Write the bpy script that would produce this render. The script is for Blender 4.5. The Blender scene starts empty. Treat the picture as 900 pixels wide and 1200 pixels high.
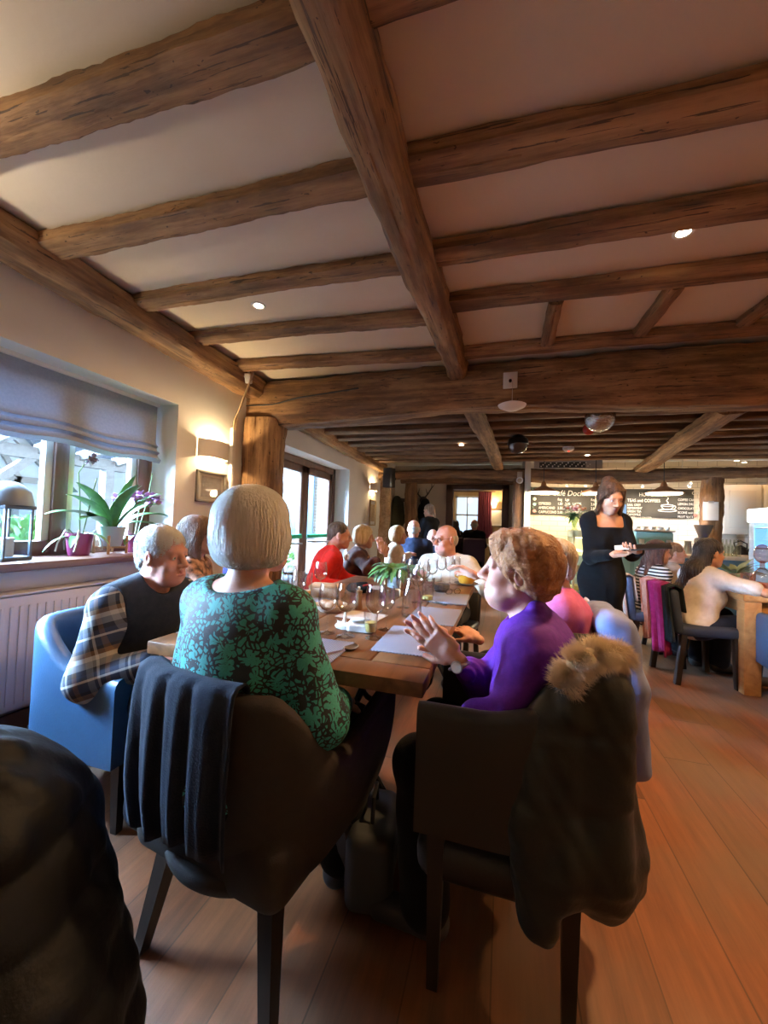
import bpy, bmesh, math, random
import numpy as np
from mathutils import Vector, Matrix, Euler
S = bpy.context.scene
COL = S.collection
RND = random.Random(7)

# ------------------------------------------------------------------ camera
FPX, CAMH = 460.0, 1.2
def _pose():
    Y = np.array([140 / FPX, 20 / FPX, 1.0]); Y /= np.linalg.norm(Y)
    a = math.radians(2.0)
    u = np.array([math.sin(a), -math.cos(a), 0.0])
    U = np.array([u[0], u[1], -(u @ Y) / Y[2]]); U /= np.linalg.norm(U)
    return np.array([np.cross(Y, U), Y, U])          # rows: room axes seen from the camera
RM = _pose()
CAM0 = np.array([0, 0, CAMH])
cam = bpy.data.cameras.new('camera'); camo = bpy.data.objects.new('camera', cam); COL.objects.link(camo)
_m = Matrix.Identity(4)
for i in range(3):
    _m[i][0], _m[i][1], _m[i][2], _m[i][3] = RM[i][0], -RM[i][1], -RM[i][2], CAM0[i]
camo.matrix_world = _m
cam.sensor_fit = 'HORIZONTAL'; cam.sensor_width = 36; cam.lens = 36 * FPX / 900
cam.clip_start = 0.05; cam.clip_end = 200
S.camera = camo
def _ray(x, y): return RM @ np.array([(x - 450) / FPX, (y - 600) / FPX, 1.0])
def at(x, y, X=None, Y=None, Z=None):
    """the point of the room that the photograph shows at (x, y) on a plane of the room"""
    d = _ray(x, y)
    t = X / d[0] if X is not None else Y / d[1] if Y is not None else (Z - CAMH) / d[2]
    return Vector(CAM0 + d * t)

# ------------------------------------------------------------------ world, light, exposure
W = bpy.data.worlds.new('world'); S.world = W; W.use_nodes = True
_bg = W.node_tree.nodes['Background']; _bg.inputs[0].default_value = (0.62, 0.80, 1.0, 1); _bg.inputs[1].default_value = 1.3
S.view_settings.view_transform = 'Standard'; S.view_settings.look = 'None'
S.view_settings.exposure = 0.48; S.view_settings.gamma = 1; S.view_settings.use_curve_mapping = False
S.cycles.use_denoising = True
S.cycles.max_bounces = 8; S.cycles.diffuse_bounces = 4; S.cycles.glossy_bounces = 4; S.cycles.transparent_max_bounces = 16
S.cycles.transmission_bounces = 8; S.cycles.sample_clamp_indirect = 4.0; S.cycles.caustics_refractive = False; S.cycles.caustics_reflective = False
def light(name, kind, loc, power, color, size=0.05, rot=None, **kw):
    l = bpy.data.lights.new(name, kind); l.energy = power; l.color = color
    if kind == 'AREA':
        l.shape = 'RECTANGLE'; l.size = size[0]; l.size_y = size[1]
    else:
        l.shadow_soft_size = size
    for k, v in kw.items(): setattr(l, k, v)
    o = bpy.data.objects.new(name, l); COL.objects.link(o); o.location = loc
    if rot: o.rotation_euler = rot
    return o
def portal(name, loc, size, rot):
    o = light(name, 'AREA', loc, 1, (1, 1, 1), size, rot); o.data.cycles.is_portal = True
    return o
WARM = (1.0, 0.58, 0.25)
light('overcast_daylight', 'SUN', (-20, 0, 12), 400.0, (0.47, 0.70, 1.0), rot=(0, -math.radians(64), math.radians(8)), angle=math.radians(75))
# daylight enters through the side window and the glazed door
portal('window_portal', (-2.95, 1.5, 1.5), (1.2, 2.0), (0, -math.pi / 2, 0))
portal('door_portal', (-2.95, 4.7, 1.1), (2.1, 2.0), (0, -math.pi / 2, 0))

# ------------------------------------------------------------------ materials
MATS = {}
def _nodes(name):
    m = bpy.data.materials.new(name); m.use_nodes = True
    nt = m.node_tree; b = nt.nodes['Principled BSDF']
    return m, nt, b
def rgb(c): return (c[0], c[1], c[2], 1)
def mat(name, c, rough=0.6, metal=0.0, c2=None, scale=8.0, bump=0.0, bscale=None, stretch=(1, 1, 1), sheen=0.0, sub=0.0, emit=None, estr=1.0, spec=None, coat=0.0, lo=0.35, hi=0.65, detail=4.0):
    """noise-mottled surface; c2 = second colour of the mottling"""
    if name in MATS: return MATS[name]
    m, nt, b = _nodes(name); L = nt.links.new
    b.inputs['Base Color'].default_value = rgb(c); b.inputs['Roughness'].default_value = rough; b.inputs['Metallic'].default_value = metal
    if spec is not None: b.inputs['Specular IOR Level'].default_value = spec
    if sheen: b.inputs['Sheen Weight'].default_value = sheen
    if coat: b.inputs['Coat Weight'].default_value = coat
    if sub:
        b.inputs['Subsurface Weight'].default_value = sub; b.inputs['Subsurface Radius'].default_value = (0.012, 0.005, 0.003); b.inputs['Subsurface Scale'].default_value = 1.0
    if emit:
        b.inputs['Emission Color'].default_value = rgb(emit); b.inputs['Emission Strength'].default_value = estr
    tc = nt.nodes.new('ShaderNodeTexCoord'); mp = nt.nodes.new('ShaderNodeMapping'); mp.inputs['Scale'].default_value = stretch
    L(tc.outputs['Object'], mp.inputs['Vector'])
    if c2 is not None:
        n = nt.nodes.new('ShaderNodeTexNoise'); n.inputs['Scale'].default_value = scale; n.inputs['Detail'].default_value = detail
        L(mp.outputs[0], n.inputs['Vector'])
        r = nt.nodes.new('ShaderNodeValToRGB'); r.color_ramp.elements[0].color = rgb(c); r.color_ramp.elements[1].color = rgb(c2)
        r.color_ramp.elements[0].position = lo; r.color_ramp.elements[1].position = hi
        L(n.outputs['Fac'], r.inputs[0]); L(r.outputs[0], b.inputs['Base Color'])
    if bump:
        n2 = nt.nodes.new('ShaderNodeTexNoise'); n2.inputs['Scale'].default_value = bscale or scale * 4; n2.inputs['Detail'].default_value = 5
        L(mp.outputs[0], n2.inputs['Vector'])
        bp = nt.nodes.new('ShaderNodeBump'); bp.inputs['Strength'].default_value = bump; bp.inputs['Distance'].default_value = 0.02
        L(n2.outputs['Fac'], bp.inputs['Height']); L(bp.outputs[0], b.inputs['Normal'])
    MATS[name] = m
    return m
def math_node(nt, op, a, bb=None, clamp=False):
    n = nt.nodes.new('ShaderNodeMath'); n.operation = op; n.use_clamp = clamp
    for i, v in enumerate((a, bb)):
        if v is None: continue
        if isinstance(v, (int, float)): n.inputs[i].default_value = v
        else: nt.links.new(v, n.inputs[i])
    return n.outputs[0]
def mixc(nt, fac, a, bb):
    n = nt.nodes.new('ShaderNodeMix'); n.data_type = 'RGBA'
    if isinstance(fac, (int, float)): n.inputs[0].default_value = fac
    else: nt.links.new(fac, n.inputs[0])
    for i, v in ((6, a), (7, bb)):
        if isinstance(v, tuple): n.inputs[i].default_value = rgb(v)
        else: nt.links.new(v, n.inputs[i])
    return n.outputs[2]
def oak(name, dark, mid, light_, axis=0, rough=0.75, bump=0.5, gs=1.0):
    """old timber: long grain along one object axis, dark checks and pale worn patches"""
    if name in MATS: return MATS[name]
    m, nt, b = _nodes(name); L = nt.links.new
    tc = nt.nodes.new('ShaderNodeTexCoord'); oi = nt.nodes.new('ShaderNodeObjectInfo')
    ad = nt.nodes.new('ShaderNodeVectorMath'); ad.operation = 'ADD'
    sc = nt.nodes.new('ShaderNodeVectorMath'); sc.operation = 'SCALE'; sc.inputs[0].default_value = (13, 17, 11); L(oi.outputs['Random'], sc.inputs['Scale'])
    L(tc.outputs['Object'], ad.inputs[0]); L(sc.outputs[0], ad.inputs[1])
    def noise(st, scale, det=5):
        mp = nt.nodes.new('ShaderNodeMapping'); s = [st[1]] * 3; s[axis] = st[0]; mp.inputs['Scale'].default_value = s
        L(ad.outputs[0], mp.inputs[0])
        n = nt.nodes.new('ShaderNodeTexNoise'); n.inputs['Scale'].default_value = scale; n.inputs['Detail'].default_value = det; n.inputs['Roughness'].default_value = 0.65
        L(mp.outputs[0], n.inputs['Vector']); return n.outputs['Fac']
    g1 = noise((0.35, 6), 3 * gs); g2 = noise((1, 3), 1.4 * gs); g3 = noise((0.5, 14), 4 * gs, 3); g4 = noise((3, 6), 6 * gs, 2)
    r = nt.nodes.new('ShaderNodeValToRGB'); e = r.color_ramp.elements
    e[0].position = 0.3; e[0].color = rgb(dark); e[1].position = 0.62; e[1].color = rgb(light_)
    q = e.new(0.46); q.color = rgb(mid)
    L(math_node(nt, 'ADD', math_node(nt, 'MULTIPLY', g1, 0.5), math_node(nt, 'MULTIPLY', g2, 0.5)), r.inputs[0])
    crack = math_node(nt, 'GREATER_THAN', g3, 0.63)
    knots = math_node(nt, 'GREATER_THAN', g4, 0.70)
    c = mixc(nt, math_node(nt, 'MULTIPLY', math_node(nt, 'MAXIMUM', crack, knots), 0.75), r.outputs[0], tuple(x * 0.35 for x in dark))
    L(c, b.inputs['Base Color']); b.inputs['Roughness'].default_value = rough
    bp = nt.nodes.new('ShaderNodeBump'); bp.inputs['Strength'].default_value = bump; bp.inputs['Distance'].default_value = 0.02
    L(math_node(nt, 'SUBTRACT', g1, math_node(nt, 'MULTIPLY', crack, 0.3)), bp.inputs['Height']); L(bp.outputs[0], b.inputs['Normal'])
    MATS[name] = m
    return m
def glass(name, tint=(1, 1, 1), refl=0.35, rough=0.0):
    """thin clear glass: see-through with a Fresnel gloss"""
    if name in MATS: return MATS[name]
    m = bpy.data.materials.new(name); m.use_nodes = True; nt = m.node_tree; nt.nodes.clear(); L = nt.links.new
    o = nt.nodes.new('ShaderNodeOutputMaterial'); t = nt.nodes.new('ShaderNodeBsdfTransparent'); t.inputs[0].default_value = rgb(tint)
    g = nt.nodes.new('ShaderNodeBsdfGlossy'); g.inputs['Roughness'].default_value = rough
    f = nt.nodes.new('ShaderNodeLayerWeight'); f.inputs['Blend'].default_value = .5
    fac = math_node(nt, 'ADD', .02 + .12 * refl, math_node(nt, 'MULTIPLY', math_node(nt, 'POWER', f.outputs['Facing'], 2.2), refl * 1.9), True)
    mx = nt.nodes.new('ShaderNodeMixShader'); L(fac, mx.inputs[0]); L(t.outputs[0], mx.inputs[1]); L(g.outputs[0], mx.inputs[2]); L(mx.outputs[0], o.inputs[0])
    MATS[name] = m
    return m

# ------------------------------------------------------------------ objects
def tag(o, label=None, cat=None, group=None, kind=None):
    if label: o['label'] = label
    if cat: o['category'] = cat
    if group: o['group'] = group
    if kind: o['kind'] = kind
    return o
def empty(name, loc, rotz=0.0, label=None, cat=None, group=None):
    o = bpy.data.objects.new(name, None); COL.objects.link(o); o.location = loc; o.rotation_euler = (0, 0, rotz); o.empty_display_size = 0.1
    return tag(o, label, cat, group)
def link(name, me, mats, parent=None, loc=None, rotz=None):
    for m in (mats if isinstance(mats, (list, tuple)) else [mats]): me.materials.append(m)
    o = bpy.data.objects.new(name, me); COL.objects.link(o)
    if loc is not None: o.location = loc
    if rotz is not None: o.rotation_euler = (0, 0, rotz)
    if parent is not None: o.parent = parent
    return o
class MB:
    """collects shapes, then links them as one mesh object"""
    def __init__(s): s.bm = bmesh.new()
    def add(s, verts, faces, mi=0):
        vs = [s.bm.verts.new(v) for v in verts]; out = []
        for f in faces:
            try:
                q = s.bm.faces.new([vs[i] for i in f]); q.material_index = mi; out.append(q)
            except ValueError: pass
        return vs, out
    def box(s, c, d, mi=0, rot=None, bev=0.0, seg=2):
        """box of full size d about c"""
        M = Matrix.Translation(Vector(c)) @ (rot.to_4x4() if rot is not None else Matrix.Identity(4))
        hx, hy, hz = d[0] / 2, d[1] / 2, d[2] / 2
        v = [M @ Vector((x, y, z)) for x in (-hx, hx) for y in (-hy, hy) for z in (-hz, hz)]
        vs, fs = s.add(v, [(0, 1, 3, 2), (4, 6, 7, 5), (0, 4, 5, 1), (2, 3, 7, 6), (0, 2, 6, 4), (1, 5, 7, 3)], mi)
        if bev > 0:
            ed = list({e for f in fs for e in f.edges})
            r = bmesh.ops.bevel(s.bm, geom=ed, offset=min(bev, min(d) * 0.49), segments=seg, affect='EDGES', profile=0.5)
            for f in r['faces']: f.material_index = mi
        return s
    def bar(s, a, b, w, h=None, mi=0, bev=0.0, up=(0, 0, 1)):
        a, b = Vector(a), Vector(b); d = b - a; L = d.length; h = h or w
        x = d.normalized(); u = Vector(up)
        if abs(x.dot(u)) > 0.98: u = Vector((0, 1, 0))
        y = u.cross(x).normalized(); z = x.cross(y)
        return s.box((a + b) / 2, (L, w, h), mi, Matrix((x, y, z)).transposed(), bev)
    def tube(s, pts, r, n=10, mi=0, cap=True, closed=False):
        pts = [Vector(p) for p in pts]; N = len(pts); rs = r if isinstance(r, (list, tuple)) else [r] * N
        prev = None; rings = []
        for i, p in enumerate(pts):
            t = (pts[(i + 1) % N] - pts[i - 1]) if closed else (pts[min(i + 1, N - 1)] - pts[max(i - 1, 0)])
            if t.length < 1e-9: t = Vector((0, 0, 1))
            t.normalize()
            if prev is None:
                a = Vector((0, 0, 1)) if abs(t.z) < 0.9 else Vector((1, 0, 0)); u = t.cross(a).normalized()
            else:
                u = (prev - t * prev.dot(t)); u = u.normalized() if u.length > 1e-6 else t.orthogonal().normalized()
            prev = u; v = t.cross(u)
            rings.append([s.bm.verts.new(p + (u * math.cos(2 * math.pi * k / n) + v * math.sin(2 * math.pi * k / n)) * rs[i]) for k in range(n)])
        for i in range(N if closed else N - 1):
            A, B = rings[i], rings[(i + 1) % N]
            for k in range(n):
                f = s.bm.faces.new((A[k], A[(k + 1) % n], B[(k + 1) % n], B[k])); f.material_index = mi
        if cap and not closed:
            for R, fl in ((rings[0], 1), (rings[-1], 0)):
                f = s.bm.faces.new(R[::-1] if fl else R); f.material_index = mi
        return s
    def lathe(s, prof, c=(0, 0, 0), n=24, mi=0, sx=1, sy=1, R=None, cap=True):
        """prof: list of (radius, z)"""
        c = Vector(c); rings = []
        for r, z in prof:
            ring = []
            for k in range(n):
                p = Vector((r * sx * math.cos(2 * math.pi * k / n), r * sy * math.sin(2 * math.pi * k / n), z))
                ring.append(s.bm.verts.new(c + (R @ p if R is not None else p)))
            rings.append(ring)
        for A, B in zip(rings, rings[1:]):
            for k in range(n):
                f = s.bm.faces.new((A[k], A[(k + 1) % n], B[(k + 1) % n], B[k])); f.material_index = mi
        if cap:
            for R_, fl in ((rings[0], 1), (rings[-1], 0)):
                try:
                    f = s.bm.faces.new(R_[::-1] if fl else R_); f.material_index = mi
                except ValueError: pass
        return s
    def sphere(s, c, r, n=12, m=8, mi=0, sq=(1, 1, 1)):
        prof = [(max(1e-4, r * math.sin(math.pi * i / m)), -r * math.cos(math.pi * i / m)) for i in range(m + 1)]
        return s.lathe([(p[0], p[1] * sq[2]) for p in prof], c, n, mi, sq[0], sq[1])
    def sheet(s, grid, th=0.0, mi=0):
        """grid[i][j] of points; th gives it thickness"""
        G = [[Vector(p) for p in row] for row in grid]; a, b = len(G), len(G[0])
        if th > 0:
            N = [[None] * b for _ in range(a)]
            for i in range(a):
                for j in range(b):
                    du = G[min(i + 1, a - 1)][j] - G[max(i - 1, 0)][j]; dv = G[i][min(j + 1, b - 1)] - G[i][max(j - 1, 0)]
                    n = du.cross(dv); N[i][j] = n.normalized() if n.length > 1e-9 else Vector((0, 0, 1))
            T = [[s.bm.verts.new(G[i][j] + N[i][j] * th / 2) for j in range(b)] for i in range(a)]
            Bm = [[s.bm.verts.new(G[i][j] - N[i][j] * th / 2) for j in range(b)] for i in range(a)]
            def q(*v):
                f = s.bm.faces.new(v); f.material_index = mi
            for i in range(a - 1):
                for j in range(b - 1):
                    q(T[i][j], T[i + 1][j], T[i + 1][j + 1], T[i][j + 1]); q(Bm[i][j], Bm[i][j + 1], Bm[i + 1][j + 1], Bm[i + 1][j])
            for i in range(a - 1):
                q(T[i][0], Bm[i][0], Bm[i + 1][0], T[i + 1][0]); q(T[i][b - 1], T[i + 1][b - 1], Bm[i + 1][b - 1], Bm[i][b - 1])
            for j in range(b - 1):
                q(T[0][j], T[0][j + 1], Bm[0][j + 1], Bm[0][j]); q(T[a - 1][j], Bm[a - 1][j], Bm[a - 1][j + 1], T[a - 1][j + 1])
        else:
            V = [[s.bm.verts.new(p) for p in row] for row in G]
            for i in range(a - 1):
                for j in range(b - 1):
                    f = s.bm.faces.new((V[i][j], V[i + 1][j], V[i + 1][j + 1], V[i][j + 1])); f.material_index = mi
        return s
    def build(s, name, mats, parent=None, loc=None, rotz=None, smooth=True, angle=40, norm=True):
        if norm: bmesh.ops.recalc_face_normals(s.bm, faces=s.bm.faces[:])
        if smooth:
            ca = math.radians(angle)
            for f in s.bm.faces: f.smooth = True
            for e in s.bm.edges:
                if len(e.link_faces) == 2 and e.calc_face_angle(0) > ca: e.smooth = False
        me = bpy.data.meshes.new(name); s.bm.to_mesh(me); s.bm.free()
        return link(name, me, mats, parent, loc, rotz)
def kids(o): return [c for c in bpy.data.objects if c.parent == o]
def copy_tree(o, parent=None, cmap=None):
    c = o.copy(); COL.objects.link(c)
    if parent is not None: c.parent = parent
    for ch in kids(o): copy_tree(ch, c)
    return c
def dup(o, loc, rotz=0.0, label=None, scale=None):
    c = copy_tree(o); c.location = loc; c.rotation_euler = (0, 0, rotz)
    if label: c['label'] = label
    if scale: c.scale = (scale,) * 3 if isinstance(scale, (int, float)) else scale
    return c
def text(name, body, size, m, parent, loc, rot, align='LEFT', ext=0.0008, sx=1.0, shear=0.0):
    cu = bpy.data.curves.new(name, 'FONT'); cu.body = body; cu.size = size; cu.align_x = align; cu.extrude = ext; cu.shear = shear
    cu.resolution_u = 3; cu.materials.append(m)
    t = bpy.data.objects.new(name, cu); COL.objects.link(t); bpy.context.view_layer.update()
    me = bpy.data.meshes.new_from_object(t.evaluated_get(bpy.context.evaluated_depsgraph_get())); bpy.data.objects.remove(t); bpy.data.curves.remove(cu)
    o = bpy.data.objects.new(name, me); COL.objects.link(o); o.parent = parent; o.location = loc; o.rotation_euler = rot; o.scale = (sx, 1, 1)
    return o
# ================================================================== the room
XW, ZC = -2.47, 2.62          # left wall, ceiling
XR, YB, YT, YK = 6.0, -1.6, 7.6, 8.7     # right wall, wall behind the camera, far tie beam, kitchen wall
def struct(o, label=None):
    o['kind'] = 'structure'
    if label: o['label'] = label
    return o
M_plaster = mat('lime_plaster', (0.80, 0.71, 0.57), 0.9, c2=(0.74, 0.64, 0.49), scale=1.6, bump=0.12, bscale=14)
M_wall = mat('wall_paint', (0.78, 0.76, 0.72), 0.85, c2=(0.72, 0.70, 0.66), scale=2.0, bump=0.08, bscale=20)
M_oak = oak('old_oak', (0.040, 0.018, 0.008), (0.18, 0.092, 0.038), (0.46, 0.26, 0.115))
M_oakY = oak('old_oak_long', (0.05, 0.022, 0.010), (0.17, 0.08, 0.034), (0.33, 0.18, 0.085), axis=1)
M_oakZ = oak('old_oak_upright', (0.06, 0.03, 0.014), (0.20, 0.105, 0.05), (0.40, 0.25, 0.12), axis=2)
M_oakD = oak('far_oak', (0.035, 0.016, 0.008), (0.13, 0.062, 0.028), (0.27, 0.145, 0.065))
M_frame = mat('stained_frame', (0.085, 0.036, 0.02), 0.5, c2=(0.13, 0.06, 0.035), scale=5, stretch=(3, 3, .5), bump=.1)
M_white = mat('white_gloss', (0.82, 0.82, 0.80), 0.4)

# floor: wide worn boards running down the room
def floor_material():
    m, nt, b = _nodes('worn_floorboards'); L = nt.links.new
    tc = nt.nodes.new('ShaderNodeTexCoord'); sp = nt.nodes.new('ShaderNodeSeparateXYZ'); L(tc.outputs['Object'], sp.inputs[0])
    wob = nt.nodes.new('ShaderNodeTexNoise'); wob.inputs['Scale'].default_value = 0.8; L(tc.outputs['Object'], wob.inputs['Vector'])
    x = math_node(nt, 'ADD', math_node(nt, 'DIVIDE', sp.outputs['X'], 0.215), math_node(nt, 'MULTIPLY', wob.outputs['Fac'], 0.05))
    fl = math_node(nt, 'FLOOR', x); fr = math_node(nt, 'SUBTRACT', x, fl)
    wn = nt.nodes.new('ShaderNodeTexWhiteNoise'); wn.noise_dimensions = '1D'; L(fl, wn.inputs['W'])
    y = math_node(nt, 'ADD', math_node(nt, 'DIVIDE', sp.outputs['Y'], 2.6), math_node(nt, 'MULTIPLY', wn.outputs['Value'], 7.0))
    fy = math_node(nt, 'FLOOR', y); fry = math_node(nt, 'SUBTRACT', y, fy)
    w2 = nt.nodes.new('ShaderNodeTexWhiteNoise'); w2.noise_dimensions = '2D'
    cb = nt.nodes.new('ShaderNodeCombineXYZ'); L(fl, cb.inputs[0]); L(fy, cb.inputs[1]); L(cb.outputs[0], w2.inputs['Vector'])
    gap = math_node(nt, 'MAXIMUM', math_node(nt, 'LESS_THAN', fr, 0.022), math_node(nt, 'LESS_THAN', fry, 0.0025))
    mp = nt.nodes.new('ShaderNodeMapping'); mp.inputs['Scale'].default_value = (9, 0.7, 1); L(tc.outputs['Object'], mp.inputs[0])
    ad = nt.nodes.new('ShaderNodeVectorMath'); ad.operation = 'ADD'; L(mp.outputs[0], ad.inputs[0]); L(w2.outputs['Color'], ad.inputs[1])
    g = nt.nodes.new('ShaderNodeTexNoise'); g.inputs['Scale'].default_value = 2.2; g.inputs['Detail'].default_value = 8; g.inputs['Roughness'].default_value = 0.7; L(ad.outputs[0], g.inputs['Vector'])
    p = nt.nodes.new('ShaderNodeTexNoise'); p.inputs['Scale'].default_value = 1.3; p.inputs['Detail'].default_value = 6; L(tc.outputs['Object'], p.inputs['Vector'])
    r = nt.nodes.new('ShaderNodeValToRGB'); e = r.color_ramp.elements
    e[0].position = 0.25; e[0].color = (0.048, 0.016, 0.006, 1); e[1].position = 0.75; e[1].color = (0.27, 0.092, 0.032, 1)
    v = math_node(nt, 'ADD', math_node(nt, 'MULTIPLY', g.outputs['Fac'], 0.75), math_node(nt, 'MULTIPLY', w2.outputs['Value'], 0.25)); L(v, r.inputs[0])
    pr = nt.nodes.new('ShaderNodeValToRGB'); pr.color_ramp.elements[0].position = 0.44; pr.color_ramp.elements[1].position = 0.62; L(p.outputs['Fac'], pr.inputs[0])
    worn = mixc(nt, math_node(nt, 'MULTIPLY', pr.outputs[0], 0.72), r.outputs[0], (0.145, 0.098, 0.066))
    L(mixc(nt, math_node(nt, 'MULTIPLY', gap, 0.55), worn, (0.02, 0.01, 0.006)), b.inputs['Base Color'])
    L(math_node(nt, 'ADD', 0.26, math_node(nt, 'MULTIPLY', p.outputs['Fac'], 0.4)), b.inputs['Roughness'])
    bp = nt.nodes.new('ShaderNodeBump'); bp.inputs['Strength'].default_value = 0.25; bp.inputs['Distance'].default_value = 0.01
    L(math_node(nt, 'SUBTRACT', g.outputs['Fac'], gap), bp.inputs['Height']); L(bp.outputs[0], b.inputs['Normal'])
    return m
m = MB(); m.box(((XW - .4 + XR) / 2, (YB + 13) / 2, -0.05), (XR - XW + .8, 13 - YB, 0.1)); struct(m.build('floor', floor_material()), 'worn brown floorboards')
m = MB(); m.box(((XW + XR) / 2, (YB + 3.45) / 2, ZC + .05), (XR - XW + .6, 3.45 - YB, 0.1))
m.box(((XW + XR) / 2, (3.45 + YK) / 2 + .3, ZC + .05), (XR - XW + .6, YK - 3.45 + .6, 0.1))
struct(m.build('ceiling', M_plaster), 'cream plaster between the old beams')
# left wall with the window recess and the recess of the garden door
WY0, WY1, WZ0, WZ1 = 0.35, 2.45, 0.93, 2.09
DY0, DY1, DZ1 = 4.02, 6.05, 2.10
TH = 0.42
m = MB()
def wseg(y0, y1, z0, z1): m.box((XW - TH / 2, (y0 + y1) / 2, (z0 + z1) / 2), (TH, y1 - y0, z1 - z0))
wseg(YB, WY0, 0, ZC); wseg(WY0, WY1, 0, WZ0); wseg(WY0, WY1, WZ1, ZC); wseg(WY1, DY0, 0, ZC); wseg(DY0, DY1, DZ1, ZC); wseg(DY1, 9.2, 0, ZC)
struct(m.build('wall_left', M_wall, smooth=False))
m = MB(); m.box((XR + .05, 5.5, ZC / 2), (0.1, 15, ZC)); struct(m.build('wall_right', M_wall, smooth=False))
m = MB(); m.box(((XW + XR) / 2, YB - .05, ZC / 2), (XR - XW + .6, 0.1, ZC)); struct(m.build('wall_back', M_wall, smooth=False))

def rough_beam(name, a, b, w, h, mt, axis_seg=22, wob=0.008, up=(0, 0, 1), taper=1.0, bow=0.0, seed=0, arch=None, label=None):
    """hand-hewn timber from a to b: w across, h deep; edges wander as on old oak"""
    rn = random.Random(seed * 31 + 5); a, b = Vector(a), Vector(b); d = b - a; L = d.length; x = d.normalized(); u = Vector(up)
    y = u.cross(x).normalized(); z = x.cross(y)
    M = Matrix((x, y, z)).transposed().to_4x4(); M.translation = (a + b) / 2
    prof = []
    n = 24
    hwf = math.atan2(h, w)
    for k in range(n):     # rectangle with worn arrises
        t = 2 * math.pi * (k + .5) / n; t = t + .22 * math.sin(4 * t) * -1; c, s_ = math.cos(t), math.sin(t); p = 14
        q = (abs(c) ** p + abs(s_) ** p) ** (-1 / p); prof.append((c * q, s_ * q))
    axis_seg = int(axis_seg * 2.2); ph = [[rn.uniform(0, 6.28) for _ in range(4)] for _ in range(n)]; gp = [rn.uniform(0, 6.28) for _ in range(6)]
    mb = MB(); rings = []
    for i in range(axis_seg + 1):
        f = i / axis_seg; X = (f - .5) * L; tp = 1 + (taper - 1) * f; ring = []
        for k, (cy, cz) in enumerate(prof):
            o = wob * (0.45 * math.sin(X * 3.1 + ph[k // 6 * 6][0]) + 0.3 * math.sin(X * 8.3 + ph[k // 3 * 3][1]) + .25 * math.sin(X * 23 + ph[k][2]) + rn.uniform(-.28, .28))
            yy = cy * (w / 2 * tp + o) + wob * 1.2 * math.sin(X * 1.7 + gp[0]); zz = cz * (h / 2 * tp + o * .8) + wob * 1.0 * math.sin(X * 1.3 + gp[1]) + bow * (1 - (2 * f - 1) ** 2)
            if arch and cz < 0: zz += arch(f)
            ring.append(mb.bm.verts.new((X, yy, zz)))
        rings.append(ring)
    for A, B in zip(rings, rings[1:]):
        for k in range(n): mb.bm.faces.new((A[k], A[(k + 1) % n], B[(k + 1) % n], B[k]))
    mb.bm.faces.new(rings[0][::-1]); mb.bm.faces.new(rings[-1])
    o = mb.build(name, mt, angle=50); o.matrix_world = M
    return struct(o, label)
# wall plate, long bridging beam, joists of the near bay
rough_beam('wall_plate_beam', (XW + .09, YB, 2.555), (XW + .09, 3.4, 2.515), 0.21, 0.20, M_oak, 40, .012, seed=1, label='dark oak plate along the top of the window wall')
rough_beam('bridging_beam', (-.475, YB, 2.54), (-.415, 3.5, 2.54), 0.165, 0.20, M_oak, 40, .010, seed=2, label='long oak beam running down the middle of the ceiling')
JB = 0.085; ZJ = ZC - JB / 2 + .005
for i, (xa, ya, xb, yb, w) in enumerate([(-2.4, .905, -.5, .925, .13), (-2.4, 1.385, -.5, 1.42, .13), (-2.4, 1.91, -.5, 1.96, .115), (-2.4, 2.41, -.5, 2.505, .115), (-2.4, 2.93, -.5, 3.05, .11), (-2.4, .38, -.5, .40, .13), (-2.4, -.12, -.5, -.1, .13), (-2.4, -.9, -.5, -.9, .13),
                                     (-.42, .90, XR, .90, .13), (-.42, 1.425, XR, 1.55, .14), (-.42, 1.915, XR, 1.97, .135), (-.42, 2.385, XR, 2.52, .135), (-.42, 3.12, XR, 3.10, .12), (-.42, .40, XR, .4, .13), (-.42, -.1, XR, -.1, .13), (-.42, -.8, XR, -.8, .13)]):
    rough_beam('ceiling_joist_beam', (xa, ya, ZJ), (xb, yb, ZJ), w, JB, M_oak, 26, .007, seed=10 + i)
for i, (px, py) in enumerate([(648, 378), (766, 368), (890, 365)]):
    p = at(px, py, Z=2.57)
    rough_beam('trimmer_beam', (p.x + .03 * i, 2.5, ZJ + .01), (p.x, 3.1, ZJ + .01), .085, .07, M_oak, 8, .006, seed=40 + i)
# great cross beam on its wall post
rough_beam('cross_beam', (XW - .05, 3.47, 2.375), (XR, 3.47, 2.36), 0.34, 0.44, M_oak, 60, .014, seed=3, arch=lambda f: .075 * math.exp(-((f - .27) / .16) ** 2) - .02 + .03 * f, label='great crooked oak cross beam over the table')
rough_beam('wall_post_beam', (XW + .165, 3.38, 0), (XW + .165, 3.38, 2.2), 0.36, 0.34, M_oak, 26, .012, up=(0, 1, 0), seed=4, label='oak post against the left wall')
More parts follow.
